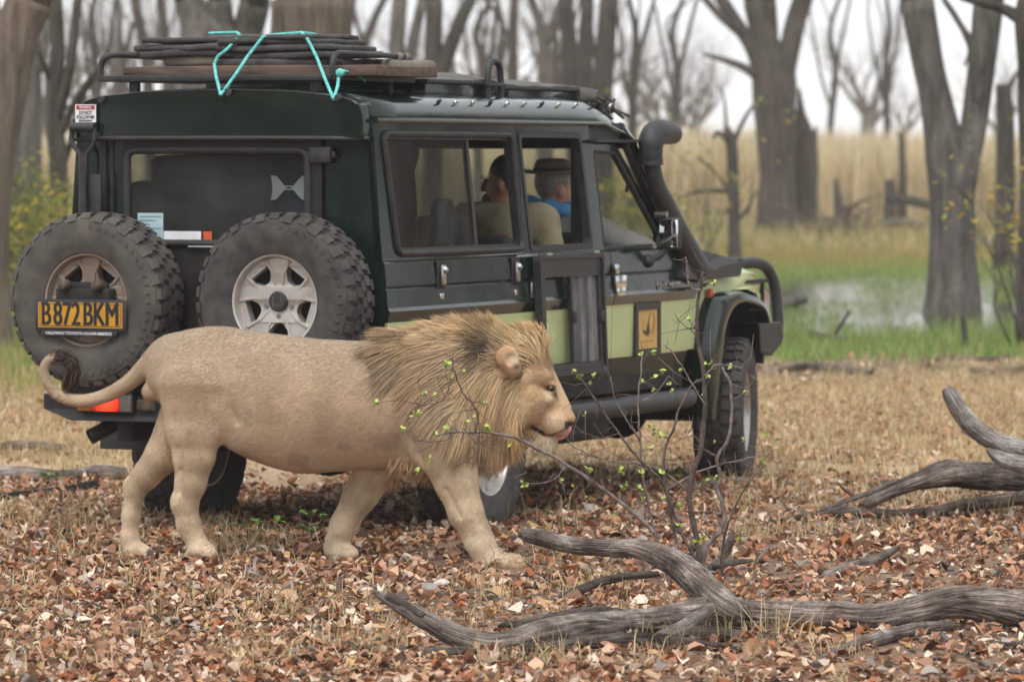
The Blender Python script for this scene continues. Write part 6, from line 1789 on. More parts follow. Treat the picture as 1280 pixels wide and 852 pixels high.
LV, LQ = build_lion()
LN = vnormals(LV, LQ)
def lpx(V):
    """grid coordinates back to picture coordinates"""
    g = (LD0 + V[:, 1] / LS) / LD0
    return (V[:, 0] - 640) / g + 640, (720 - V[:, 2] - 185) / g + 185, V[:, 1] + LYAW * (V[:, 0] - 430)
def sm(a, b, x):
    t = np.clip((x - a) / (b - a), 0, 1); return t * t * (3 - 2 * t)
def lion_colour(V, N):
    x, y, w = lpx(V)
    c = np.array(srgb(185, 160, 132))[None] * np.ones((len(V), 1))
    def mixc(rgb, f):
        nonlocal c
        c = c * (1 - f[:, None]) + np.array(srgb(*rgb))[None] * f[:, None]
    body = 1 - sm(600, 640, x)
    mixc((158, 139, 118), sm(500, 425, y) * body * .8)                           # greyer saddle
    mixc((208, 187, 157), sm(540, 590, y) * body * .9)                           # pale belly and legs
    mixc((226, 206, 178), sm(640, 700, y) * body * .75)
    mixc((206, 182, 152), sm(292, 270, x) * sm(470, 560, y) * .6)
    n1 = fbm(V[:, 0] / 34, V[:, 1] / 34, V[:, 2] / 34, 3)
    mixc((154, 132, 106), np.clip((n1 - .5) * 3.5, 0, .5) * body)
    mixc((140, 118, 94), np.exp(-(((x - 420) / 90) ** 2 + ((y - 530) / 42) ** 2)) * .35 * body)
    mixc((226, 208, 180), np.exp(-(((x - 290) / 26) ** 2 + ((y - 545) / 22) ** 2)) * .6)
    # face
    f = sm(640, 660, x) * (y > 420)
    mixc((190, 158, 120), f * .9)
    mixc((212, 186, 152), f * sm(0, 8, x - (660 + (y - 440) * .52)) * .0)
    mixc((216, 192, 162), f * np.exp(-(((x - 694) / 17) ** 2 + ((y - 531) / 12) ** 2)) * .8)       # pale muzzle
    mixc((222, 204, 180), f * np.exp(-(((x - 686) / 14) ** 2 + ((y - 551) / 9) ** 2)) * .9)        # chin
    mixc((205, 178, 142), f * np.exp(-(((x - 704) / 9) ** 2 + ((y - 498) / 24) ** 2)) * .8)        # bridge
    mixc((142, 114, 88), f * np.exp(-(((x - 673) / 11) ** 2 + ((y - 512) / 10) ** 2)) * .6)
    mixc((150, 122, 94), f * np.exp(-(((x - 672) / 9) ** 2 + ((y - 470) / 9) ** 2)) * .5)       # tear mark
    mixc((226, 206, 178), np.exp(-(((x - 686) / 5) ** 2 + ((y - 496) / 7) ** 2)) * .75)            # pale spot under the eye
    mixc((46, 34, 28), np.exp(-(((x - 690) / 4.6) ** 2 + ((y - 485) / 3.6) ** 2) * 1.0) * (np.abs(w) > 9))
    mixc((58, 44, 36), np.exp(-(((x - 695 - (y - 494) * .35) / 2.2) ** 2 + ((y - 494) / 6.5) ** 2)) * (np.abs(w) > 7) * .85)
    mixc((62, 42, 38), sm(525, 528.5, y) * sm(704, 707.5, x) * (y < 537))                           # nose leather
    sd = np.minimum(np.abs((y - 535) - (x - 667) * .57), 30)
    mixc((34, 24, 22), sm(4.2, 2.0, sd) * sm(663, 666, x) * sm(686, 679, x) * (np.abs(w) > 8) * .95)
    mixc((92, 66, 54), sm(2.4, 1.0, np.abs(y - 544.5)) * (x > 680) * (x < 693) * (np.abs(w) > 8) * .8)
    mixc((100, 70, 58), (np.abs((y - 545) + (x - 690) * .5) < 1.6) * (x > 690) * (x < 706) * .7)
    for i in range(4):                                                                              # whisker rows
        for j in range(5):
            mixc((112, 84, 62), np.exp(-(((x - (683 + j * 4.5 + i * 1.2)) / 1.3) ** 2 + ((y - (524 + i * 4.2 + j * .6)) / 1.1) ** 2)) * .7 * (np.abs(w) > 6))
    # ears
    e = np.exp(-(((x - 632) / 17) ** 2 + ((y - 448) / 17) ** 2) * 1.2) * (np.abs(w) > 30)
    mixc((166, 128, 92), np.clip(e * 1.6, 0, .9))
    inn = sm(11, 8, np.hypot((x - 641), (y - 450))) * (np.abs(w) > 34)
    mixc((196, 166, 132), inn * .9)
    mixc((70, 52, 42), np.exp(-(((x - 645) / 6) ** 2 + ((y - 458) / 4) ** 2)) * (np.abs(w) > 34) * .9)
    mixc((228, 208, 182), np.exp(-(((x - 641) / 8) ** 2 + ((y - 447) / 4.5) ** 2)) * (np.abs(w) > 34))
    # under the mane the skin is dark
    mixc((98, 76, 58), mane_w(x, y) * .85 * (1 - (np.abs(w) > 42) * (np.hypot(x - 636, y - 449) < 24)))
    mixc((70, 54, 46), sm(64, 78, x) * (x < 100) * (y < 470) * (y > 438) * .9)
    mixc((176, 150, 120), (x < 200) * (y > 474) * (y < 505) * (x > 175) * .6)
    return c
MPOLY = np.array([(482, 440), (510, 424), (560, 408), (620, 404), (655, 408), (690, 430), (688, 448), (672, 455), (654, 466), (649, 490), (650, 514), (658, 538),
                  (672, 552), (650, 554), (624, 548), (608, 562), (596, 560), (584, 540), (570, 512), (550, 484), (518, 466), (492, 456)], float)
def inpoly(x, y, P):
    r = np.zeros(len(x), bool)
    for (x0, y0), (x1, y1) in zip(P, np.roll(P, -1, 0)):
        c = ((y0 > y) != (y1 > y)) & (x < (x1 - x0) * (y - y0) / (y1 - y0 + 1e-9) + x0)
        r ^= c
    return r
def mane_w(x, y):
    return inpoly(x, y, MPOLY).astype(float)
m_fur = vcol_mat('lion_fur', rough=.85, spec=.15, nscale=42, namt=.13, bump=.16, sheen=.1)
m_strand = vcol_mat('lion_hair', rough=.62, spec=.3)
LC = lion_colour(LV, LN)
lion = empty('lion', (float((430 - 640) / LS), LD0, 0))
tag(lion, 'tawny male lion with a full brown mane walking past the parked vehicle, tongue out', 'lion')
LO = np.array(lion.location)
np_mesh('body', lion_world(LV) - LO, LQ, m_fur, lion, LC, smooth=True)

def sample_surface(V, Q, N, w, n, rs):
    """random points on the quads, weighted"""
    a = np.linalg.norm(np.cross(V[Q[:, 2]] - V[Q[:, 0]], V[Q[:, 3]] - V[Q[:, 1]]), axis=1) * w
    c = np.cumsum(a); f = np.searchsorted(c, rs.rand(n) * c[-1])
    u, v = rs.rand(n, 1), rs.rand(n, 1)
    q = Q[f]
    bl = lambda A: (A[q[:, 0]] * (1 - u) * (1 - v) + A[q[:, 1]] * u * (1 - v) + A[q[:, 2]] * u * v + A[q[:, 3]] * (1 - u) * v)
    n_ = bl(N); n_ /= np.linalg.norm(n_, axis=1)[:, None] + 1e-9
    return bl(V), n_
def ribbons(paths, widths, cols, side):
    """paths (n,s,3), widths (n,s), cols (n,s,3), side (n,3) -> verts, quads, colours"""
    n, s, _ = paths.shape
    T = np.gradient(paths, axis=1)
    B = np.cross(T, side[:, None, :]); B /= np.linalg.norm(B, axis=2)[:, :, None] + 1e-9
    A = paths + B * widths[:, :, None] * .5; Bm = paths - B * widths[:, :, None] * .5
    V = np.stack([A, Bm], 2).reshape(-1, 3)
    C = np.repeat(cols, 2, axis=1).reshape(-1, 3) if cols.shape[1] == s else None
    base = (np.arange(n) * s * 2)[:, None]; k = np.arange(s - 1)[None] * 2
    Qd = np.stack([base + k, base + k + 1, base + k + 3, base + k + 2], -1).reshape(-1, 4)
    return V, Qd, C
qc = LV[LQ].mean(1)
qx, qy, qw = lpx(qc)
# ---- short body coat
def coat():
    rs = np.random.RandomState(5)
    w = (1 - mane_w(qx, qy) * .9) * np.where(qw < 30, 1.0, .35)
    w = w * np.where((qx > 640) & (qy < 560), 1.4, 1.0) * np.where((qx > 642) & (qx < 692) & (qy > 438) & (qy < 556), 2.0, 1.0)
    w = w * np.where((np.abs(qw) > 30) & (np.hypot(qx - 634, qy - 449) < 20), .3, 1.0)
    P, N = sample_surface(LV, LQ, LN, w, 100000, rs)
    x, y, wv = lpx(P)
    C = lion_colour(P, N) * (.84 + .3 * rs.rand(len(P), 1))
    d = np.stack([-np.ones(len(P)), np.zeros(len(P)), -.35 - .9 * sm(540, 640, y)], 1)
    face = (x > 645) & (y < 560)
    d[face] = np.array([-.75, 0, .75])
    tl = (x < 195) & (y < 510)
    d[tl] = np.array([-1, 0, -.6])
    d += rs.randn(len(P), 3) * .28
    d -= N * (d * N).sum(1)[:, None]
    d /= np.linalg.norm(d, axis=1)[:, None] + 1e-9
    d = d + N * .23
    ln = np.where(face, 2.4, 4.3) * (.6 + .8 * rs.rand(len(P)))
    chk = sm(676, 652, x) * (x > 640) * sm(456, 470, y) * (y < 560)
    ln = ln + 11 * chk * rs.rand(len(P))
    d = d * (1 - chk[:, None]) + (np.array([-.45, 0, -.8]) + N * .12 + rs.randn(len(P), 3) * .15) * chk[:, None]
    fh = sm(646, 658, x) * sm(470, 456, y) * (y > 436) * (x < 694)
    ln = ln + 10 * fh * rs.rand(len(P))
    d = d * (1 - fh[:, None]) + (np.array([-.35, 0, .85]) + N * .3 + rs.randn(len(P), 3) * .15) * fh[:, None]
    C = C * (1 - .35 * chk[:, None]) + np.array(srgb(208, 176, 132)) * .35 * chk[:, None]
    tip = P + d * ln[:, None]
    s = np.cross(d, N); s /= np.linalg.norm(s, axis=1)[:, None] + 1e-9
    wd = .34 + .2 * rs.rand(len(P), 1)
    V = np.stack([P - s * wd - N * .3, P + s * wd - N * .3, tip], 1).reshape(-1, 3)
    T = np.arange(len(V)).reshape(-1, 3)
    o = np_mesh('coat_hair', lion_world(V) - LO, T, m_strand, lion, np.repeat(C, 3, 0))
    o['kind'] = 'stuff'
coat()
# ---- mane
ANC = np.array([(684, 442, .0, -1), (676, 436, -.1, -1), (664, 430, -.2, -1), (650, 425, -.3, -1), (625, 412, -.5, -.85), (600, 412, -.75, -.5), (570, 412, -.95, -.12), (530, 420, -1, .12), (480, 433, -1, .3), (640, 432, -.5, -.8),
                (600, 450, -.95, .2), (540, 452, -.95, .3), (500, 462, -.95, .35), (628, 478, -.6, .8), (600, 495, -.6, .8), (560, 505, -.62, .75), (662, 470, -.5, .5),
                (640, 530, -.22, 1), (610, 550, -.2, 1), (585, 570, -.15, 1), (662, 545, -.1, 1), (655, 495, -.4, .9), (655, 515, -.3, 1), (560, 545, -.35, .95), (676, 555, .05, 1)], float)
def mane():
    rs = np.random.RandomState(9)
    ns = 8
    def field(x, y):
        d2 = (x[:, None] - ANC[:, 0]) ** 2 + (y[:, None] - ANC[:, 1]) ** 2 + 60
        wt = 1 / d2 ** 1.3
        dx = (wt * ANC[:, 2]).sum(1) / wt.sum(1); dy = (wt * ANC[:, 3]).sum(1) / wt.sum(1)
        return dx, dy
    def length(x, y):
        l = 46 + 10 * sm(600, 540, x)
        l = l * (1 - .8 * sm(638, 658, x) * sm(455, 475, y))
        l = l * (1 + .65 * sm(645, 672, x) * sm(462, 444, y))
        l = l * (1 - .25 * sm(470, 420, y) * sm(560, 620, x))
        l = l * (1 - .40 * sm(525, 560, y))
        l = l * (1 - .5 * np.exp(-(((x - 634) / 16) ** 2 + ((y - 462) / 12) ** 2)))
        l = l * (1 - .35 * sm(500, 462, x))
        return l
    def paths(P, N, jit, Lf):
        x, y, w = lpx(P)
        dx, dy = field(x, y)
        nz1 = fbm(P[:, 0] / 16, P[:, 1] / 16, P[:, 2] / 16, 21) - .5; nz2 = fbm(P[:, 0] / 16, P[:, 1] / 16, P[:, 2] / 16, 77) - .5
        d = np.stack([dx + nz1 * 1.15, nz2 * .8, -dy + nz2 * 1.15], 1) + rs.randn(len(P), 3) * jit
        d -= N * (d * N).sum(1)[:, None] * .85
        d /= np.linalg.norm(d, axis=1)[:, None] + 1e-9
        lift = .26 + .1 * sm(445, 415, y) * sm(590, 520, x) + .6 * sm(445, 415, y) * sm(560, 620, x) + .5 * sm(655, 672, x) * sm(470, 445, y)
        d0 = d + N * lift[:, None]
        d0 /= np.linalg.norm(d0, axis=1)[:, None]
        L = length(x, y) * Lf
        t = np.linspace(0, 1, ns)[None, :, None]
        droop_ = 0; droop = np.array([0, 0, -1.0])[None, None] * (.32 * (1 - .9 * sm(470, 415, y)))[:, None, None]
        back = -N[:, None, :] * (.30 * (1 - .8 * sm(450, 415, y)))[:, None, None]
        return P[:, None, :] + L[:, None, None] * (d0[:, None, :] * t + (droop + back) * t ** 2)
    wq = mane_w(qx, qy) * np.where((np.abs(qw) > 42) & (np.hypot(qx - 636, qy - 449) < 23), .0, 1.0) * np.where((qw < 0) & (qx > 634) & (qx < 670) & (qy > 436) & (qy < 474), .12, 1.0) * np.where(qw > 35, .5, 1.0)
    G, GN = sample_surface(LV, LQ, LN, wq, 900, rs)
    GP = paths(G, GN, .16, .85 + .4 * rs.rand(900))
    n = 52000
    P, N = sample_surface(LV, LQ, LN, wq, n, rs)
    SP = paths(P, N, .17, .6 + .6 * rs.rand(n))
    gi = np.empty(n, int)
    for a in range(0, n, 4000):
        gi[a:a + 4000] = ((P[a:a + 4000, None, :] - G[None]) ** 2).sum(2).argmin(1)
    off = (P - G[gi])[:, None, :]
    t = np.linspace(0, 1, ns)[None, :, None]
    tight = (.25 + .4 * rs.rand(n))[:, None, None]
    SP = SP * (1 - tight * t) + (GP[gi] + off * (1 - .75 * t)) * tight * t
    SP += rs.randn(n, 1, 3) * t * 2.0
    x, y, w = lpx(P)
    def C(r, g, b): return np.array(srgb(r, g, b))[None]
    gold, brown, dark, pale = C(212, 182, 138), C(166, 140, 110), C(84, 70, 60), C(218, 196, 164)
    gn = fbm(P[:, 0] / 22, P[:, 1] / 22, P[:, 2] / 22, 5)
    f = sm(560, 640, x + (gn - .5) * 60)[:, None]
    c = brown * (1 - f) + gold * f
    pf = (sm(635, 660, x) * sm(520, 560, y))[:, None]; c = c * (1 - pf) + pale * pf * 1 
    crest = (sm(445, 415, y) * sm(470, 520, x))[:, None] * .6; c = c * (1 - crest) + C(206, 174, 128) * crest
    df = (sm(540, 470, x + (gn - .5) * 50) * .9)[:, None]; c = c * (1 - df) + C(98, 86, 75) * df
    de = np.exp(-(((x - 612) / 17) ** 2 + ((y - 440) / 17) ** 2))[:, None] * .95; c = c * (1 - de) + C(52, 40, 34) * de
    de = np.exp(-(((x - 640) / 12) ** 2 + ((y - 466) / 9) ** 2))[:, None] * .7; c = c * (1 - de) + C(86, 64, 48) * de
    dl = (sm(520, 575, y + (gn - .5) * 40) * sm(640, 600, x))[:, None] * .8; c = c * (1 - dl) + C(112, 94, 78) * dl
    dk = np.clip((fbm(P[:, 0] / 12, P[:, 1] / 12, P[:, 2] / 12, 40) - .54) * 5, 0, .38)[:, None]; c = c * (1 - dk) + dark * dk
    c = c * (.82 + .36 * rs.rand(n, 1)) * (.86 + .28 * rs.rand(900, 1)[gi])
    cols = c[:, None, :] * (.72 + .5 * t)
    wd = (.55 + .45 * rs.rand(n, 1)) * np.array([1, 1, 1, .95, .85, .7, .45, .1])[None]
    V, Qd, Cc = ribbons(SP, wd, cols, N + rs.randn(n, 3) * .45)
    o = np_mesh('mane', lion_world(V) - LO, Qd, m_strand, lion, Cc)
    o['label'] = 'golden brown mane, darker behind the ears and under the neck'
    o['kind'] = 'stuff'
mane()
def tufts():
    rs = np.random.RandomState(3)
    nb = NB()
    # tail tuft
    n, ns = 900, 7
    t0 = rs.rand(n)
    ax = spline([(66, 447), (78, 445), (88, 452), (90, 466), (86, 480), (82, 488)], 6)
    i = (t0 * .55 * (len(ax) - 1)).astype(int)
    P = np.array([lp(a, b, -9) for a, b in ax])
    root = P[i] + rs.randn(n, 3) * 2.2
    pth = []
    for s in np.linspace(0, 1, ns):
        j = np.minimum(len(ax) - 1, i + (s * (.35 + .25 * rs.rand(n)) * len(ax)).astype(int))
        pth.append(P[j] + (root - P[i]) * (1 + 1.6 * s * (1 - s) * 2) + rs.randn(n, 3) * .25)
    pth = np.stack(pth, 1)
    c = np.array(srgb(66, 50, 42))[None] * (.6 + .8 * rs.rand(n, 1))
    V, Qd, C = ribbons(pth, np.linspace(1.4, .3, ns)[None] * np.ones((n, 1)), np.repeat(c[:, None], ns, 1), rs.randn(n, 3) * .4 + np.array([0, -1, 0]))
    o = np_mesh('tail_tuft', lion_world(V) - LO, Qd, m_strand, lion, C); o['kind'] = 'stuff'
    # short pale beard on the chin
    w = ((qx > 668) & (qx < 698) & (qy > 547) & (qy < 566)).astype(float)
    n = 1500
    P, N = sample_surface(LV, LQ, LN, w, n, rs)
    t = np.linspace(0, 1, 5)[None, :, None]
    d = np.array([-.45, 0, -.7])[None] + N * .25 + rs.randn(n, 3) * .22
    pth = P[:, None] + d[:, None] * t * (4 + 8 * rs.rand(n))[:, None, None]
    c = np.array(srgb(216, 196, 168))[None] * (.7 + .45 * rs.rand(n, 1))
    V, Qd, C = ribbons(pth, np.linspace(.7, .15, 5)[None] * np.ones((n, 1)), np.repeat(c[:, None], 5, 1), rs.randn(n, 3) * .4 + np.array([0, -1, 0]))
    o = np_mesh('chin_beard', lion_world(V) - LO, Qd, m_strand, lion, C); o['kind'] = 'stuff'
    # long hair under the chest and behind the elbow
    w = ((qx > 488) & (qx < 560) & (qy > 570) & (qy < 612) & (LN[LQ].mean(1)[:, 2] < -.55) & (qw > -40)).astype(float)
    n = 700
    P, N = sample_surface(LV, LQ, LN, w, n, rs)
    t = np.linspace(0, 1, 6)[None, :, None]
    d = np.array([-.35, 0, -1.0])[None] + rs.randn(n, 3) * .3
    pth = P[:, None] + (d[:, None] * t + np.array([-.2, 0, -.2]) * t ** 2) * (4 + 7 * rs.rand(n))[:, None, None]
    x, y, _ = lpx(P)
    c = (np.array(srgb(196, 164, 128))[None] * (1 - sm(505, 550, x))[:, None] + np.array(srgb(140, 108, 80))[None] * sm(505, 550, x)[:, None]) * (.7 + .5 * rs.rand(n, 1))
    V, Qd, C = ribbons(pth, np.linspace(1.4, .2, 6)[None] * np.ones((n, 1)), np.repeat(c[:, None], 6, 1), rs.randn(n, 3) * .4 + np.array([0, -1, 0]))
    o = np_mesh('chest_fringe', lion_world(V) - LO, Qd, m_strand, lion, C); o['kind'] = 'stuff'
tufts()
def lion_bits():
    u = 1 / LS
    def wp(px, py, y): return lion_world(np.array([lp(px, py, y)]))[0] - LO
    me = pm('lion_eye', srgb(60, 42, 22), srgb(82, 58, 28), rough=.1, coat=.6)
    mt = pm('lion_tongue', srgb(206, 128, 136), srgb(222, 150, 155), scale=60, rough=.4)
    mk = pm('lion_claw', srgb(70, 58, 50), rough=.4)
    for sg in (-1, 1):
        c = wp(689, 485.5, sg * 20.0)
        e = MB().ball(c, 4.5 * u, 12).build('eye', me, lion)
        p = wp(691.5, 485.5, sg * 23.4)
        MB().ball(p, 2.5 * u, 8).build('pupil', pm('lion_pupil', (.01, .008, .006), rough=.1), e)
    T = MB()
    pts = [wp(690, 545, -1), wp(699, 546, -1), wp(706, 542, -1), wp(711, 536, -1), wp(713, 532, -1)]
    sp = spline(pts, 4)
    V, Fc = tube_geo(sp, np.interp(np.linspace(0, 1, len(sp)), [0, .4, .8, 1], [4.2, 4.6, 3.8, 1.6]) * u, 10)
    T.add(V, Fc).build('tongue', mt, lion)
lion_bits()
# ================================================================== DEAD WOOD AND SHRUB IN FRONT
def wood_mat(name, a, b, c):
    m, N, L, B = new_mat(name)
    B.inputs['Roughness'].default_value = .9; B.inputs['Specular IOR Level'].default_value = .2
    at_ = N.new('ShaderNodeAttribute'); at_.attribute_name = 'Col'      # x: groove depth, y: along, z: round
    tc = N.new('ShaderNodeTexCoord')
    n1 = N.new('ShaderNodeTexNoise'); n1.inputs['Scale'].default_value = 9; n1.inputs['Detail'].default_value = 6
    L.new(tc.outputs['Object'], n1.inputs['Vector'])
    r = N.new('ShaderNodeValToRGB')
    r.color_ramp.elements[0].position = .3; r.color_ramp.elements[0].color = (*a, 1)
    r.color_ramp.elements[1].position = .72; r.color_ramp.elements[1].color = (*c, 1)
    e = r.color_ramp.elements.new(.5); e.color = (*b, 1)
    L.new(n1.outputs['Fac'], r.inputs['Fac'])
    mp = N.new('ShaderNodeMapping'); mp.inputs['Scale'].default_value = (1, 1.9, 17)
    L.new(at_.outputs['Vector'], mp.inputs['Vector'])
    n2 = N.new('ShaderNodeTexNoise'); n2.inputs['Scale'].default_value = 3.0; n2.inputs['Detail'].default_value = 8; n2.inputs['Distortion'].default_value = .5
    L.new(mp.outputs['Vector'], n2.inputs['Vector'])
    mr = N.new('ShaderNodeMapRange'); mr.inputs['From Min'].default_value = .36; mr.inputs['From Max'].default_value = .62; mr.inputs['To Min'].default_value = .34; mr.inputs['To Max'].default_value = 1.18
    L.new(n2.outputs['Fac'], mr.inputs['Value'])
    n3 = N.new('ShaderNodeTexNoise'); n3.inputs['Scale'].default_value = 70; n3.inputs['Detail'].default_value = 5
    L.new(tc.outputs['Object'], n3.inputs['Vector'])
    m3 = N.new('ShaderNodeMapRange'); m3.inputs['From Min'].default_value = .3; m3.inputs['From Max'].default_value = .7; m3.inputs['To Min'].default_value = .72; m3.inputs['To Max'].default_value = 1.22
    L.new(n3.outputs['Fac'], m3.inputs['Value'])
    mm = N.new('ShaderNodeMath'); mm.operation = 'MULTIPLY'; L.new(mr.outputs['Result'], mm.inputs[0]); L.new(m3.outputs['Result'], mm.inputs[1])
    vm = N.new('ShaderNodeVectorMath'); vm.operation = 'SCALE'; L.new(r.outputs['Color'], vm.inputs[0]); L.new(mm.outputs[0], vm.inputs['Scale'])
    L.new(vm.outputs['Vector'], B.inputs['Base Color'])
    bp = N.new('ShaderNodeBump'); bp.inputs['Strength'].default_value = .9; bp.inputs['Distance'].default_value = .012
    L.new(n2.outputs['Fac'], bp.inputs['Height']); L.new(bp.outputs['Normal'], B.inputs['Normal'])
    return m
W_grey = wood_mat('weathered_wood', srgb(86, 75, 68), srgb(134, 121, 112), srgb(176, 165, 156))
W_dark = wood_mat('dark_dead_wood', srgb(64, 55, 50), srgb(98, 87, 80), srgb(132, 120, 111))
W_pale = wood_mat('pale_dead_wood', srgb(124, 114, 108), srgb(160, 152, 147), srgb(190, 184, 178))
W_burnt = wood_mat('burnt_wood', srgb(26, 24, 24), srgb(44, 41, 40), srgb(78, 72, 68))
def wood_tube(pts, radii, n, seed, amt=.22, sub=9):
    q = spline([tuple(p) + (r,) for p, r in zip(pts, radii)], sub)
    m = len(q)
    L = np.concatenate([[0], np.cumsum(np.linalg.norm(np.diff(q[:, :3], axis=0), axis=1))])
    A = np.arange(n) * 2 * PI / n
    tw = .9 * np.sin(L * 1.7 + seed)
    def disp(a, l, r):
        aa = a + np.interp(l, L, tw)
        R0 = max(.02, float(np.mean(radii)))
        g = fbm(np.cos(aa) * 3.6 + seed, np.sin(aa) * 3.6, l * .9 / (R0 * 11), seed, 3)
        g2 = fbm(np.cos(aa) * 1.0, np.sin(aa) * 1.0 + seed, l * 4.5, seed + 3, 2)
        ridge = 1 - 2 * np.abs(g - .5)
        return 1 + amt * (ridge * 1.6 - 1.25) - .28 * np.clip((ridge - .9) * 10, 0, 1) * 1.0 + .26 * (g2 - .5)
    V, Q, T = tube_np(q[:, :3], np.maximum(q[:, 3], .003), n, disp)
    C = np.zeros((len(V), 3))
    C[:m * n, 1] = np.repeat(L, n); C[:m * n, 2] = np.tile(A / (2 * PI), m)
    C[m * n:, 1] = [0, L[-1]]
    # mirror the round coordinate so that it has no seam
    C[:, 2] = np.abs(C[:, 2] - .5) + .13 * np.sin(C[:, 1] * 2)
    return V, Q, T, C
def deadlog(name, label, branches, cat='log', group=None, n=40):
    """branches: list of (material, seed, [(px, py, width_px, D), ...])"""
    p0 = branches[0][2][0]
    o0 = at(p0[0], p0[1], p0[3]); org = Vector((o0.x, o0.y, float(gh(o0.x, o0.y))))
    root = empty(name, org); tag(root, label, cat, group)
    for i, (m, seed, st) in enumerate(branches):
        st2 = []
        for a, b, w, D in st:      # rest on the ground rather than sink into it
            q = at(a, b, D); need = float(gh(q.x, q.y)) + .55 * w * .44 * D / F
            if q.z < need and i == 0: D = D * (CAMH - need) / (CAMH - q.z)
            st2.append((a, b, w, D))
        st = st2
        P = [tuple(at(a, b, D) - org) for a, b, w, D in st]; W = [w * .88 * D / F / 2 for a, b, w, D in st]
        V, Q, T, C = wood_tube(P, W, n if max(w for _, _, w, _ in st) > 15 else 16, seed)
        nb = NB(); nb.add(V, Q, T, C)
        nb.build('trunk' if i == 0 else 'branch', m, root, smooth=True)
    return root
deadlog('fallen_tree', 'large weathered grey fallen tree with a raised limb lying along the foreground', [
    (W_grey, 1, [(1330, 770, 50, 17.8), (1250, 757, 52, 17.8), (1190, 752, 48, 17.8), (1140, 762, 40, 17.75), (1090, 770, 38, 17.7), (1040, 768, 40, 17.7), (980, 768, 42, 17.7), (920, 768, 46, 17.65), (880, 766, 50, 17.6), (840, 774, 46, 17.5), (790, 780, 42, 17.4), (724, 785, 44, 17.2), (669, 796, 42, 17.0), (632, 806, 38, 16.95), (595, 804, 36, 16.95), (551, 785, 30, 17.0), (510, 762, 24, 17.05), (480, 746, 14, 17.1), (466, 738, 5, 17.1)]),
    (W_grey, 2, [(930, 770, 40, 17.6), (900, 754, 46, 17.6), (873, 727, 44, 17.7), (842, 702, 38, 17.8), (800, 686, 30, 17.9), (760, 684, 26, 17.95), (720, 682, 25, 18.0), (685, 674, 24, 18.05), (659, 668, 20, 18.1), (650, 664, 12, 18.1)]),
    (W_dark, 3, [(800, 776, 26, 17.45), (750, 768, 24, 17.35), (700, 772, 20, 17.25), (660, 778, 15, 17.2), (632, 780, 8, 17.2), (622, 783, 3, 17.2)]),
    (W_dark, 4, [(840, 792, 26, 17.35), (900, 796, 26, 17.3), (960, 800, 24, 17.3), (1010, 802, 18, 17.35), (1056, 800, 12, 17.4)]),
    (W_grey, 5, [(890, 760, 18, 17.5), (850, 788, 24, 17.3), (820, 797, 14, 17.2)]),
    (W_dark, 12, [(484, 744, 12, 17.08), (500, 752, 12, 17.05), (530, 770, 10, 17.0)]),
], n=56)
deadlog('fallen_branch', 'dark flaking branch half buried in leaves below the raised log tip', [(W_dark, 6, [(436, 817, 14, 17.0), (470, 815, 22, 16.95), (520, 817, 22, 16.9), (565, 818, 22, 16.85), (600, 818, 16, 16.85), (620, 816, 6, 16.85)])], 'branch')
deadlog('fallen_branch', 'grey brown branch slanting behind the raised limb', [(W_dark, 7, [(668, 760, 10, 18.8), (690, 751, 13, 18.85), (712, 743, 14, 18.9), (746, 728, 13, 19.0), (785, 720, 12, 19.1), (822, 717, 9, 19.2)])], 'branch')
deadlog('fallen_branch', 'short curved branch in the leaves beside the pale stone', [(W_dark, 8, [(552, 745, 8, 19.0), (575, 742, 13, 19.0), (600, 745, 14, 18.95), (622, 751, 12, 18.9), (642, 760, 6, 18.8)])], 'branch')
deadlog('fallen_branch', 'grey branch under the main log running down to the bottom edge', [(W_grey, 9, [(1190, 782, 16, 17.5), (1150, 786, 20, 17.4), (1107, 795, 20, 17.2), (1070, 806, 19, 17.0), (1040, 820, 18, 16.8), (1016, 832, 12, 16.7)])], 'branch')
deadlog('dead_stick', 'bare grey stick poking from the leaves right of the log', [(W_grey, 10, [(1176, 792, 8, 17.3), (1201, 812, 11, 17.0), (1233, 830, 12, 16.7), (1276, 842, 10, 16.5), (1300, 846, 8, 16.45)])], 'stick')
deadlog('broken_branch', 'short broken log with a hollow end behind the main log', [(W_grey, 11, [(1030, 722, 10, 20.1), (1036, 720, 18, 20.1), (1064, 709, 18, 20.15), (1093, 700, 15, 20.3), (1112, 690, 11, 20.5), (1124, 684, 5, 20.6)])], 'branch')
deadlog('broken_branch', 'forked grey stub standing behind the shrub', [(W_grey, 13, [(884, 712, 14, 19.9), (896, 704, 14, 19.95), (908, 688, 13, 20.0), (914, 674, 12, 20.0), (916, 664, 6, 20.0)]), (W_grey, 14, [(890, 706, 10, 19.9), (915, 703, 11, 19.9), (942, 700, 5, 19.9)])], 'branch')
deadlog('dead_stick', 'thin grey stick flat on the leaves right of the hollow log', [(W_grey, 15, [(1176, 717, 5, 20.2), (1205, 716, 7, 20.2), (1236, 714, 5, 20.2)])], 'stick')
deadlog('dead_stick', 'blue grey curved stick in front of the lion hind paw', [(W_grey, 16, [(308, 709, 9, 19.8), (318, 718, 12, 19.7), (334, 727, 12, 19.6), (350, 732, 13, 19.5), (360, 730, 8, 19.5)])], 'stick')
deadlog('dead_stick', 'small grey twig beside the shrub foot', [(W_grey, 17, [(942, 706, 4, 20.2), (952, 694, 5, 20.3), (962, 682, 4, 20.4)])], 'stick')
deadlog('fallen_branch', 'split dark limb lying below the middle of the main log', [(W_dark, 41, [(640, 812, 8, 16.9), (700, 806, 16, 16.95), (760, 800, 20, 17.0), (820, 800, 22, 17.05), (880, 806, 16, 17.0), (930, 812, 6, 16.95)]), (W_dark, 42, [(800, 801, 12, 17.0), (840, 814, 10, 16.9), (868, 822, 4, 16.85)])], 'branch')
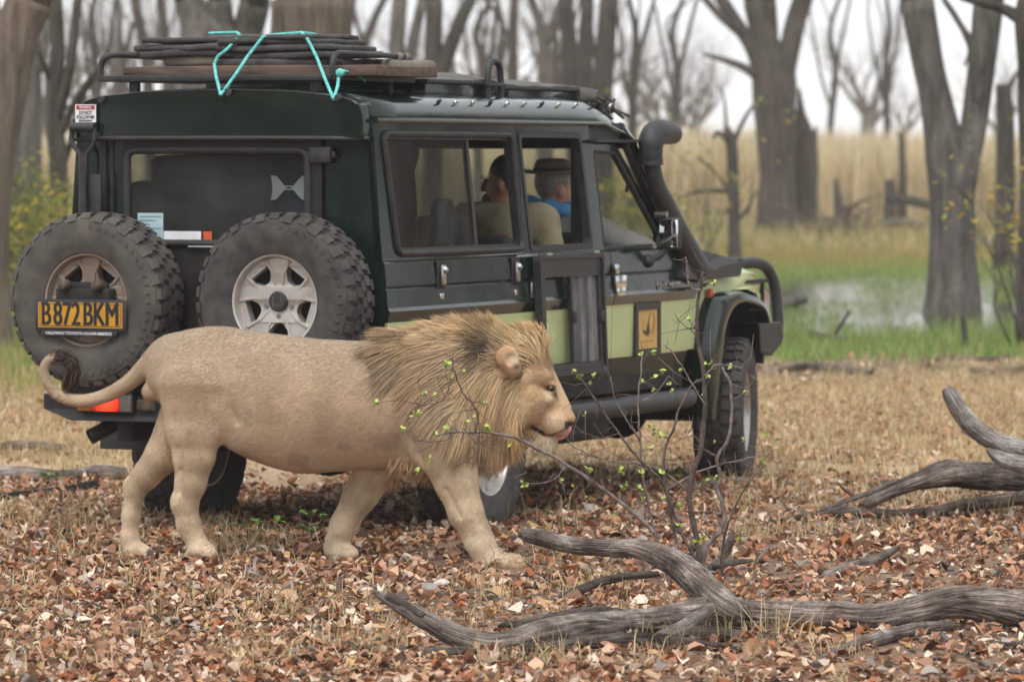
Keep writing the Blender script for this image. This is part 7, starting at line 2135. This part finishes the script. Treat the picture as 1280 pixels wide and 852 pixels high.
deadlog('dead_stick', 'thin bare twig lying in front of the dark flaking branch', [(W_grey, 43, [(300, 832, 4, 16.6), (350, 828, 6, 16.65), (400, 832, 5, 16.6), (440, 840, 3, 16.5)])], 'stick')
deadlog('dead_stick', 'short dark stick below the right end of the main log', [(W_dark, 44, [(1230, 800, 6, 17.2), (1262, 806, 9, 17.1), (1296, 804, 8, 17.1)])], 'stick')
deadlog('dead_stick', 'thin pale stick crossing the leaves left of the lion hind paw', [(W_grey, 45, [(20, 700, 4, 20.6), (60, 696, 6, 20.7), (110, 699, 4, 20.6)])], 'stick')
deadlog('fallen_branch', 'rough grey branch lying on the track behind the burnt log', [(W_grey, 46, [(-20, 560, 10, 27.8), (30, 556, 14, 27.9), (80, 560, 12, 27.9), (130, 566, 7, 27.7)])], 'branch')
deadlog('marsh_branch', 'dark crooked branch on the ragged marsh edge right of the front wheel', [(W_dark, 47, [(975, 463, 8, 38.6), (1010, 458, 14, 38.6), (1050, 462, 12, 38.5), (1090, 466, 7, 38.4)])], 'branch')
deadlog('marsh_branch', 'low dark branch on the marsh edge under the upright stake', [(W_dark, 48, [(1150, 452, 8, 40.2), (1190, 448, 12, 40.3), (1230, 450, 10, 40.2), (1270, 444, 8, 40.5)])], 'branch')
# pile on the right
deadlog('dead_limb', 'thin forked twig leaning against the right hand pile', [(W_grey, 49, [(1120, 600, 8, 22.5), (1090, 614, 8, 22.5), (1050, 628, 7, 22.5), (1020, 640, 4, 22.5)]), (W_grey, 50, [(1070, 621, 5, 22.5), (1056, 612, 4, 22.5), (1046, 602, 2, 22.5)])], 'limb')
deadlog('dead_limb', 'pale curved limb reaching up from the right edge', [(W_pale, 21, [(1310, 568, 30, 22.6), (1275, 561, 28, 22.6), (1246, 553, 28, 22.6), (1218, 535, 27, 22.6), (1199, 512, 24, 22.6), (1188, 494, 21, 22.6), (1182, 485, 12, 22.6)])], 'limb')
deadlog('dead_limb', 'short forked pale stub below the curved limb', [(W_pale, 22, [(1310, 590, 26, 22.3), (1276, 580, 25, 22.3), (1254, 574, 22, 22.3), (1240, 566, 14, 22.3), (1234, 561, 5, 22.3)]), (W_pale, 23, [(1256, 578, 14, 22.3), (1244, 582, 8, 22.3), (1236, 586, 3, 22.3)])], 'limb')
deadlog('dead_log', 'thick dark log at the bottom of the right hand pile', [(W_dark, 24, [(1310, 600, 40, 23.0), (1260, 596, 38, 23.0), (1215, 594, 40, 23.0), (1180, 592, 40, 23.0), (1150, 600, 26, 22.9), (1120, 607, 16, 22.9), (1104, 602, 8, 22.9)])])
deadlog('dead_limb', 'grey brown branch leaning on the dark log with a cut end', [(W_grey, 25, [(1080, 632, 12, 22.7), (1086, 628, 17, 22.7), (1115, 615, 18, 22.7), (1150, 603, 19, 22.7), (1190, 594, 22, 22.7), (1225, 592, 16, 22.75)])], 'limb')
deadlog('dead_log', 'half buried grey log running under the pile', [(W_dark, 26, [(975, 652, 9, 23.0), (1010, 645, 12, 23.0), (1050, 640, 18, 23.0), (1078, 640, 15, 23.0), (1120, 642, 15, 22.9), (1165, 640, 18, 22.9), (1215, 630, 20, 22.9), (1310, 618, 20, 22.9)])])
deadlog('burnt_log', 'black burnt log lying left of the lion hind legs', [(W_burnt, 27, [(-20, 626, 16, 24.4), (20, 622, 19, 24.4), (60, 618, 20, 24.5), (98, 614, 22, 24.6), (114, 607, 15, 24.7), (121, 603, 6, 24.7)])])
deadlog('sunken_log', 'flat grey log sunk in the bare track behind the lion tail', [(W_grey, 28, [(-30, 590, 22, 26.2), (30, 594, 26, 26.2), (80, 596, 20, 26.2), (120, 592, 24, 26.2), (165, 594, 20, 26.2), (205, 592, 10, 26.2)])])
deadlog('fallen_branch', 'long grey branch lying behind the front wheel and the shrub', [(W_grey, 29, [(660, 606, 8, 25.4), (720, 606, 11, 25.3), (790, 608, 12, 25.2), (850, 606, 11, 25.0), (905, 602, 10, 24.9), (935, 597, 5, 24.9)])], 'branch')
deadlog('mud_log', 'dark wet log on the mud bank at the right edge', [(W_dark, 30, [(1090, 462, 9, 39.3), (1140, 458, 12, 39.3), (1200, 462, 10, 39.2), (1250, 466, 13, 39.0), (1300, 458, 14, 39.0)])])
# stones
def stone(label, px, py, w, D, seed, m):
    c = at(px, py, D); rr = np.random.RandomState(seed)
    bm = bmesh.new(); bmesh.ops.create_icosphere(bm, subdivisions=3, radius=1)
    k = w * D / F / 2
    for v in bm.verts:
        p = v.co; f = 1 + .5 * (float(fbm(p.x * 1.2 + seed, p.y * 1.2, p.z * 1.2, seed)) - .5)
        v.co = Vector((p.x * k * f, p.y * k * .8 * f, max(-.3, p.z) * k * .62 * f))
    me = bpy.data.meshes.new('stone'); bm.to_mesh(me); bm.free(); me.materials.append(m)
    o = bpy.data.objects.new('stone', me); col.objects.link(o); o.location = c; tag(o, label, 'stone')
M_stone = pm('pale_stone', srgb(176, 166, 158), srgb(206, 198, 190), scale=30, rough=.9, bump=.4, bscale=90)
M_stone2 = pm('grey_stone', srgb(128, 120, 116), srgb(156, 148, 142), scale=30, rough=.9, bump=.4, bscale=90)
stone('pale rounded stone in the leaves below the lion front paw', 553, 729, 22, 19.3, 3, M_stone)
stone('flat grey stone beside the pale stone', 534, 738, 34, 19.05, 5, M_stone2)
stone('small pale stone at the foot of the forked stub', 908, 676, 16, 20.6, 7, M_stone2)

# ---- shrub in front of the lion, built stem by stem
M_shrub = pm('shrub_bark', srgb(92, 80, 76), srgb(138, 124, 118), scale=30, rough=.9)
M_shrubd = pm('shrub_bark_dark', srgb(70, 58, 54), srgb(104, 90, 84), scale=30, rough=.9)
def shrub():
    rr = random.Random(12)
    D0 = 19.7
    b = at(875, 724, D0); org = Vector((b.x, D0, float(gh(b.x, D0))))
    root = empty('leafing_shrub', org); tag(root, 'thin grey twiggy shrub with fresh green leaflets in front of the lion', 'shrub')
    # (points px, py ; width px ; depth start -> end)
    G = [([(876, 735), (873, 690), (865, 640), (862, 615), (867, 586), (876, 560), (882, 507), (879, 458), (872, 418), (874, 369), (879, 340)], 7, 19.7, 19.5),
         ([(876, 362), (866, 362), (861, 352), (858, 330), (857, 320)], 2.2, 19.5, 19.5), ([(877, 352), (890, 344), (897, 347)], 1.6, 19.5, 19.45),
         ([(888, 735), (880, 700), (884, 680), (900, 665), (906, 640), (896, 612), (900, 597), (897, 571), (911, 545), (914, 487), (903, 458)], 6, 19.75, 19.8),
         ([(870, 700), (852, 665), (838, 630), (826, 600), (800, 575), (773, 541), (743, 497), (724, 468)], 4, 19.6, 19.5),
         ([(826, 690), (822, 675), (812, 640), (803, 586), (800, 551), (798, 507), (803, 438)], 3.4, 19.65, 19.6),
         ([(852, 720), (846, 680), (833, 612), (830, 566), (842, 537), (850, 510), (866, 480), (884, 470)], 3.8, 19.7, 19.85),
         ([(840, 735), (826, 690), (812, 660), (758, 615), (709, 581), (660, 556), (638, 545), (594, 539), (564, 540), (548, 543)], 5, 19.55, 19.45),
         ([(594, 540), (598, 520), (590, 505), (578, 490), (570, 470), (566, 456), (573, 450)], 2.4, 19.45, 19.4), ([(590, 505), (600, 502), (606, 508)], 1.4, 19.4, 19.4),
         ([(597, 543), (597, 560), (590, 572), (571, 582)], 2, 19.45, 19.4), ([(564, 540), (556, 550), (518, 550)], 1.8, 19.45, 19.4), ([(568, 470), (552, 500), (530, 505), (512, 504)], 1.6, 19.4, 19.4),
         ([(540, 500), (528, 490), (522, 480)], 1.2, 19.4, 19.4), ([(800, 551), (780, 520), (768, 500), (764, 470)], 2.2, 19.6, 19.5), ([(833, 612), (870, 590), (900, 580), (930, 574), (960, 566)], 2.6, 19.8, 19.9),
         ([(906, 596), (930, 600), (950, 585), (955, 560)], 2, 19.8, 19.8), ([(862, 615), (830, 590), (800, 580), (760, 575), (720, 560), (704, 545)], 2.4, 19.65, 19.5), ([(882, 507), (860, 470), (840, 440), (830, 430)], 1.8, 19.5, 19.5),
         ([(880, 470), (896, 456), (925, 460), (948, 478)], 2, 19.5, 19.6), ([(872, 420), (850, 402), (844, 392)], 1.4, 19.5, 19.5), ([(914, 500), (930, 490), (944, 474), (950, 455)], 1.8, 19.8, 19.8), ([(896, 571), (880, 560), (868, 545), (850, 548)], 1.8, 19.8, 19.7),
         ([(773, 541), (750, 548), (730, 540), (716, 530)], 1.6, 19.5, 19.5), ([(803, 500), (820, 490), (836, 470)], 1.6, 19.6, 19.6), ([(758, 615), (740, 600), (730, 585), (722, 566)], 1.5, 19.5, 19.5), ([(709, 581), (690, 600), (660, 604), (640, 598)], 1.3, 19.5, 19.45),
         ([(812, 700), (790, 730), (750, 742), (700, 733), (670, 715), (656, 700)], 2.2, 19.4, 19.0), ([(846, 680), (834, 720), (828, 745)], 3, 19.6, 19.5), ([(908, 735), (902, 700), (908, 660), (926, 620), (938, 600)], 3.4, 19.8, 19.8)]
    tips = []
    for pts, w, d0, d1 in G:
        n = len(pts)
        P = [tuple(at(a + rr.uniform(-.8, .8), c + rr.uniform(-.8, .8), d0 + (d1 - d0) * i / (n - 1)) - org) for i, (a, c) in enumerate(pts)]
        W = [max(.0011, w * D0 / F / 2 * 1.2 * (1 - .55 * i / (n - 1))) for i in range(n)]
        q = spline([p + (r,) for p, r in zip(P, W)], 5)
        q[1:-1, :3] += np.random.RandomState(n + int(w * 10)).randn(len(q) - 2, 3) * .0016
        V, Q, T = tube_np(q[:, :3], q[:, 3], 8 if w > 3 else 6)
        nb = NB(); nb.add(V, Q, T)
        # side spurs and fine twiglets
        for k in range(int(len(q) * .62)):
            i = rr.randint(2, len(q) - 1)
            p = Vector(q[i, :3]); d = Vector((rr.gauss(0, 1), rr.gauss(0, .7), rr.gauss(.25, .8))).normalized()
            l = rr.choice((.012, .015, .03, .05, .08, .11, .16))
            m_ = p + d * l * .5 + Vector((rr.gauss(0, .006), 0, rr.gauss(0, .006))); e = p + d * l + Vector((rr.gauss(0, .012), 0, rr.gauss(.006, .01)))
            V, Q, T = tube_np([tuple(p), tuple(m_), tuple(e)], [max(.0012, q[i, 3] * .5), .0012, .0008], 5)
            nb.add(V, Q, T)
            if l > .02: tips.append(e)
        tips.append(Vector(q[-1, :3]))
        nb.build('stem', M_shrub if rr.random() < .6 else M_shrubd, root, smooth=True)
    # leaflets: shared meshes, one object per leaf
    mats = [pm('leaflet_%d' % i, tuple(c * .85 for c in srgb(*cc)), srgb(*cc), scale=30, rough=.5) for i, cc in enumerate(((164, 184, 84), (184, 198, 104), (142, 164, 70)))]
    ms = []
    for m_ in mats:
        me = bpy.data.meshes.new('leaf'); q = LEAF.copy(); q[:, 0] *= .72; me.from_pydata([tuple(v) for v in q], [], LEAFT.tolist()); me.materials.append(m_); ms.append(me)
    spots = [(563, 455), (518, 518), (545, 500), (541, 494), (595, 520), (583, 527), (606, 533), (612, 535), (537, 572), (523, 590), (523, 515), (558, 536), (724, 468), (716, 462), (742, 470), (735, 478), (815, 440), (804, 443), (818, 472), (830, 463), (835, 480), (840, 488), (852, 462), (880, 455), (890, 452), (884, 470), (827, 545), (812, 530), (820, 540), (892, 552), (895, 596), (882, 600), (958, 545), (970, 548), (950, 575), (955, 570), (700, 600), (717, 608), (760, 600), (778, 590), (800, 610), (735, 586), (828, 592), (848, 593), (770, 640), (745, 645), (850, 655), (880, 670), (872, 676), (930, 665), (925, 672), (655, 607), (654, 600), (690, 640), (640, 555), (735, 620), (812, 560), (878, 350), (893, 353)]
    S_ = [at(a, c, 19.35 if a < 660 else 19.5) - org for a, c in spots]
    S_ += [t for t in tips if rr.random() < .14]
    for p in S_:
        for k in range(rr.choice((2, 3, 3, 4, 5))):
            lo = bpy.data.objects.new('leaf', rr.choice(ms)); col.objects.link(lo); lo.parent = root
            sc = rr.uniform(.016, .032)
            lo.matrix_local = Matrix.Translation(p) @ Matrix.Rotation(rr.uniform(0, 2 * PI), 4, 'Y') @ Matrix.Rotation(rr.uniform(-.9, .9), 4, 'X') @ Matrix.Rotation(rr.uniform(-.8, .8), 4, 'Z') @ Matrix.Diagonal((sc, sc, sc, 1))
shrub()
def sprout(label, px, py, D, h, seed, n=8):
    rr = random.Random(seed)
    b = at(px, py, D); org = Vector((b.x, D, float(gh(b.x, D))))
    root = empty('green_sprout', org); tag(root, label, 'plant')
    M_sp = bpy.data.materials.get('sprout_leaf') or pm('sprout_leaf', srgb(84, 120, 50), srgb(120, 150, 74), scale=20, rough=.5)
    nb = NB(); tips = []
    for i in range(3):
        d = Vector((rr.gauss(0, .35), rr.gauss(0, .2), 1)).normalized()
        p1 = d * h * .5; p2 = p1 + (d + Vector((rr.gauss(0, .3), 0, 0))) * h * .5
        V, Q, T = tube_np([(0, 0, 0), tuple(p1), tuple(p2)], [.003, .0025, .0012], 5); nb.add(V, Q, T); tips += [p1, p2, p2]
    nb.build('stem', M_shrub, root, smooth=True)
    me = bpy.data.meshes.get('sprout_leaf_mesh')
    if not me:
        me = bpy.data.meshes.new('sprout_leaf_mesh'); q = LEAF.copy(); q[:, 0] *= .6; me.from_pydata([tuple(v) for v in q], [], LEAFT.tolist()); me.materials.append(M_sp)
    for p in tips:
        for k in range(n // 3):
            lo = bpy.data.objects.new('leaf', me); col.objects.link(lo); lo.parent = root
            sc = rr.uniform(.03, .06)
            lo.matrix_local = Matrix.Translation(p) @ Matrix.Rotation(rr.uniform(0, 2 * PI), 4, 'Z') @ Matrix.Rotation(rr.uniform(-.3, .5), 4, 'X') @ Matrix.Diagonal((sc, sc, sc, 1))
sprout('small green sprout under the lion belly', 378, 680, 21.3, .16, 3)
sprout('small green sprout right of the lion hind leg', 330, 676, 21.5, .11, 5)
sprout('tiny green sprout beside the burnt log', 62, 605, 25.2, .06, 7, 6)

# ================================================================== AIR
def haze():
    m = bpy.data.materials.new('haze_air'); m.use_nodes = True
    N, L = m.node_tree.nodes, m.node_tree.links
    N.clear()
    out = N.new('ShaderNodeOutputMaterial'); pv = N.new('ShaderNodeVolumePrincipled')
    pv.inputs['Color'].default_value = (.93, .95, .98, 1)
    pv.inputs['Density'].default_value = .0006
    pv.inputs['Anisotropy'].default_value = .2
    L.new(pv.outputs['Volume'], out.inputs['Volume'])
    bpy.context.view_layer.update()
    HTOP = max((o.matrix_world @ Vector(c)).z for o in scene.objects if o.type == 'MESH' for c in o.bound_box) + .4
    o = MB().box(-1700, -120, -1.6, 1700, 1700, HTOP).build('haze', m, None, smooth=False)
    tag(o, 'thin pale haze hanging over the clearing', None, None, 'stuff')
haze()
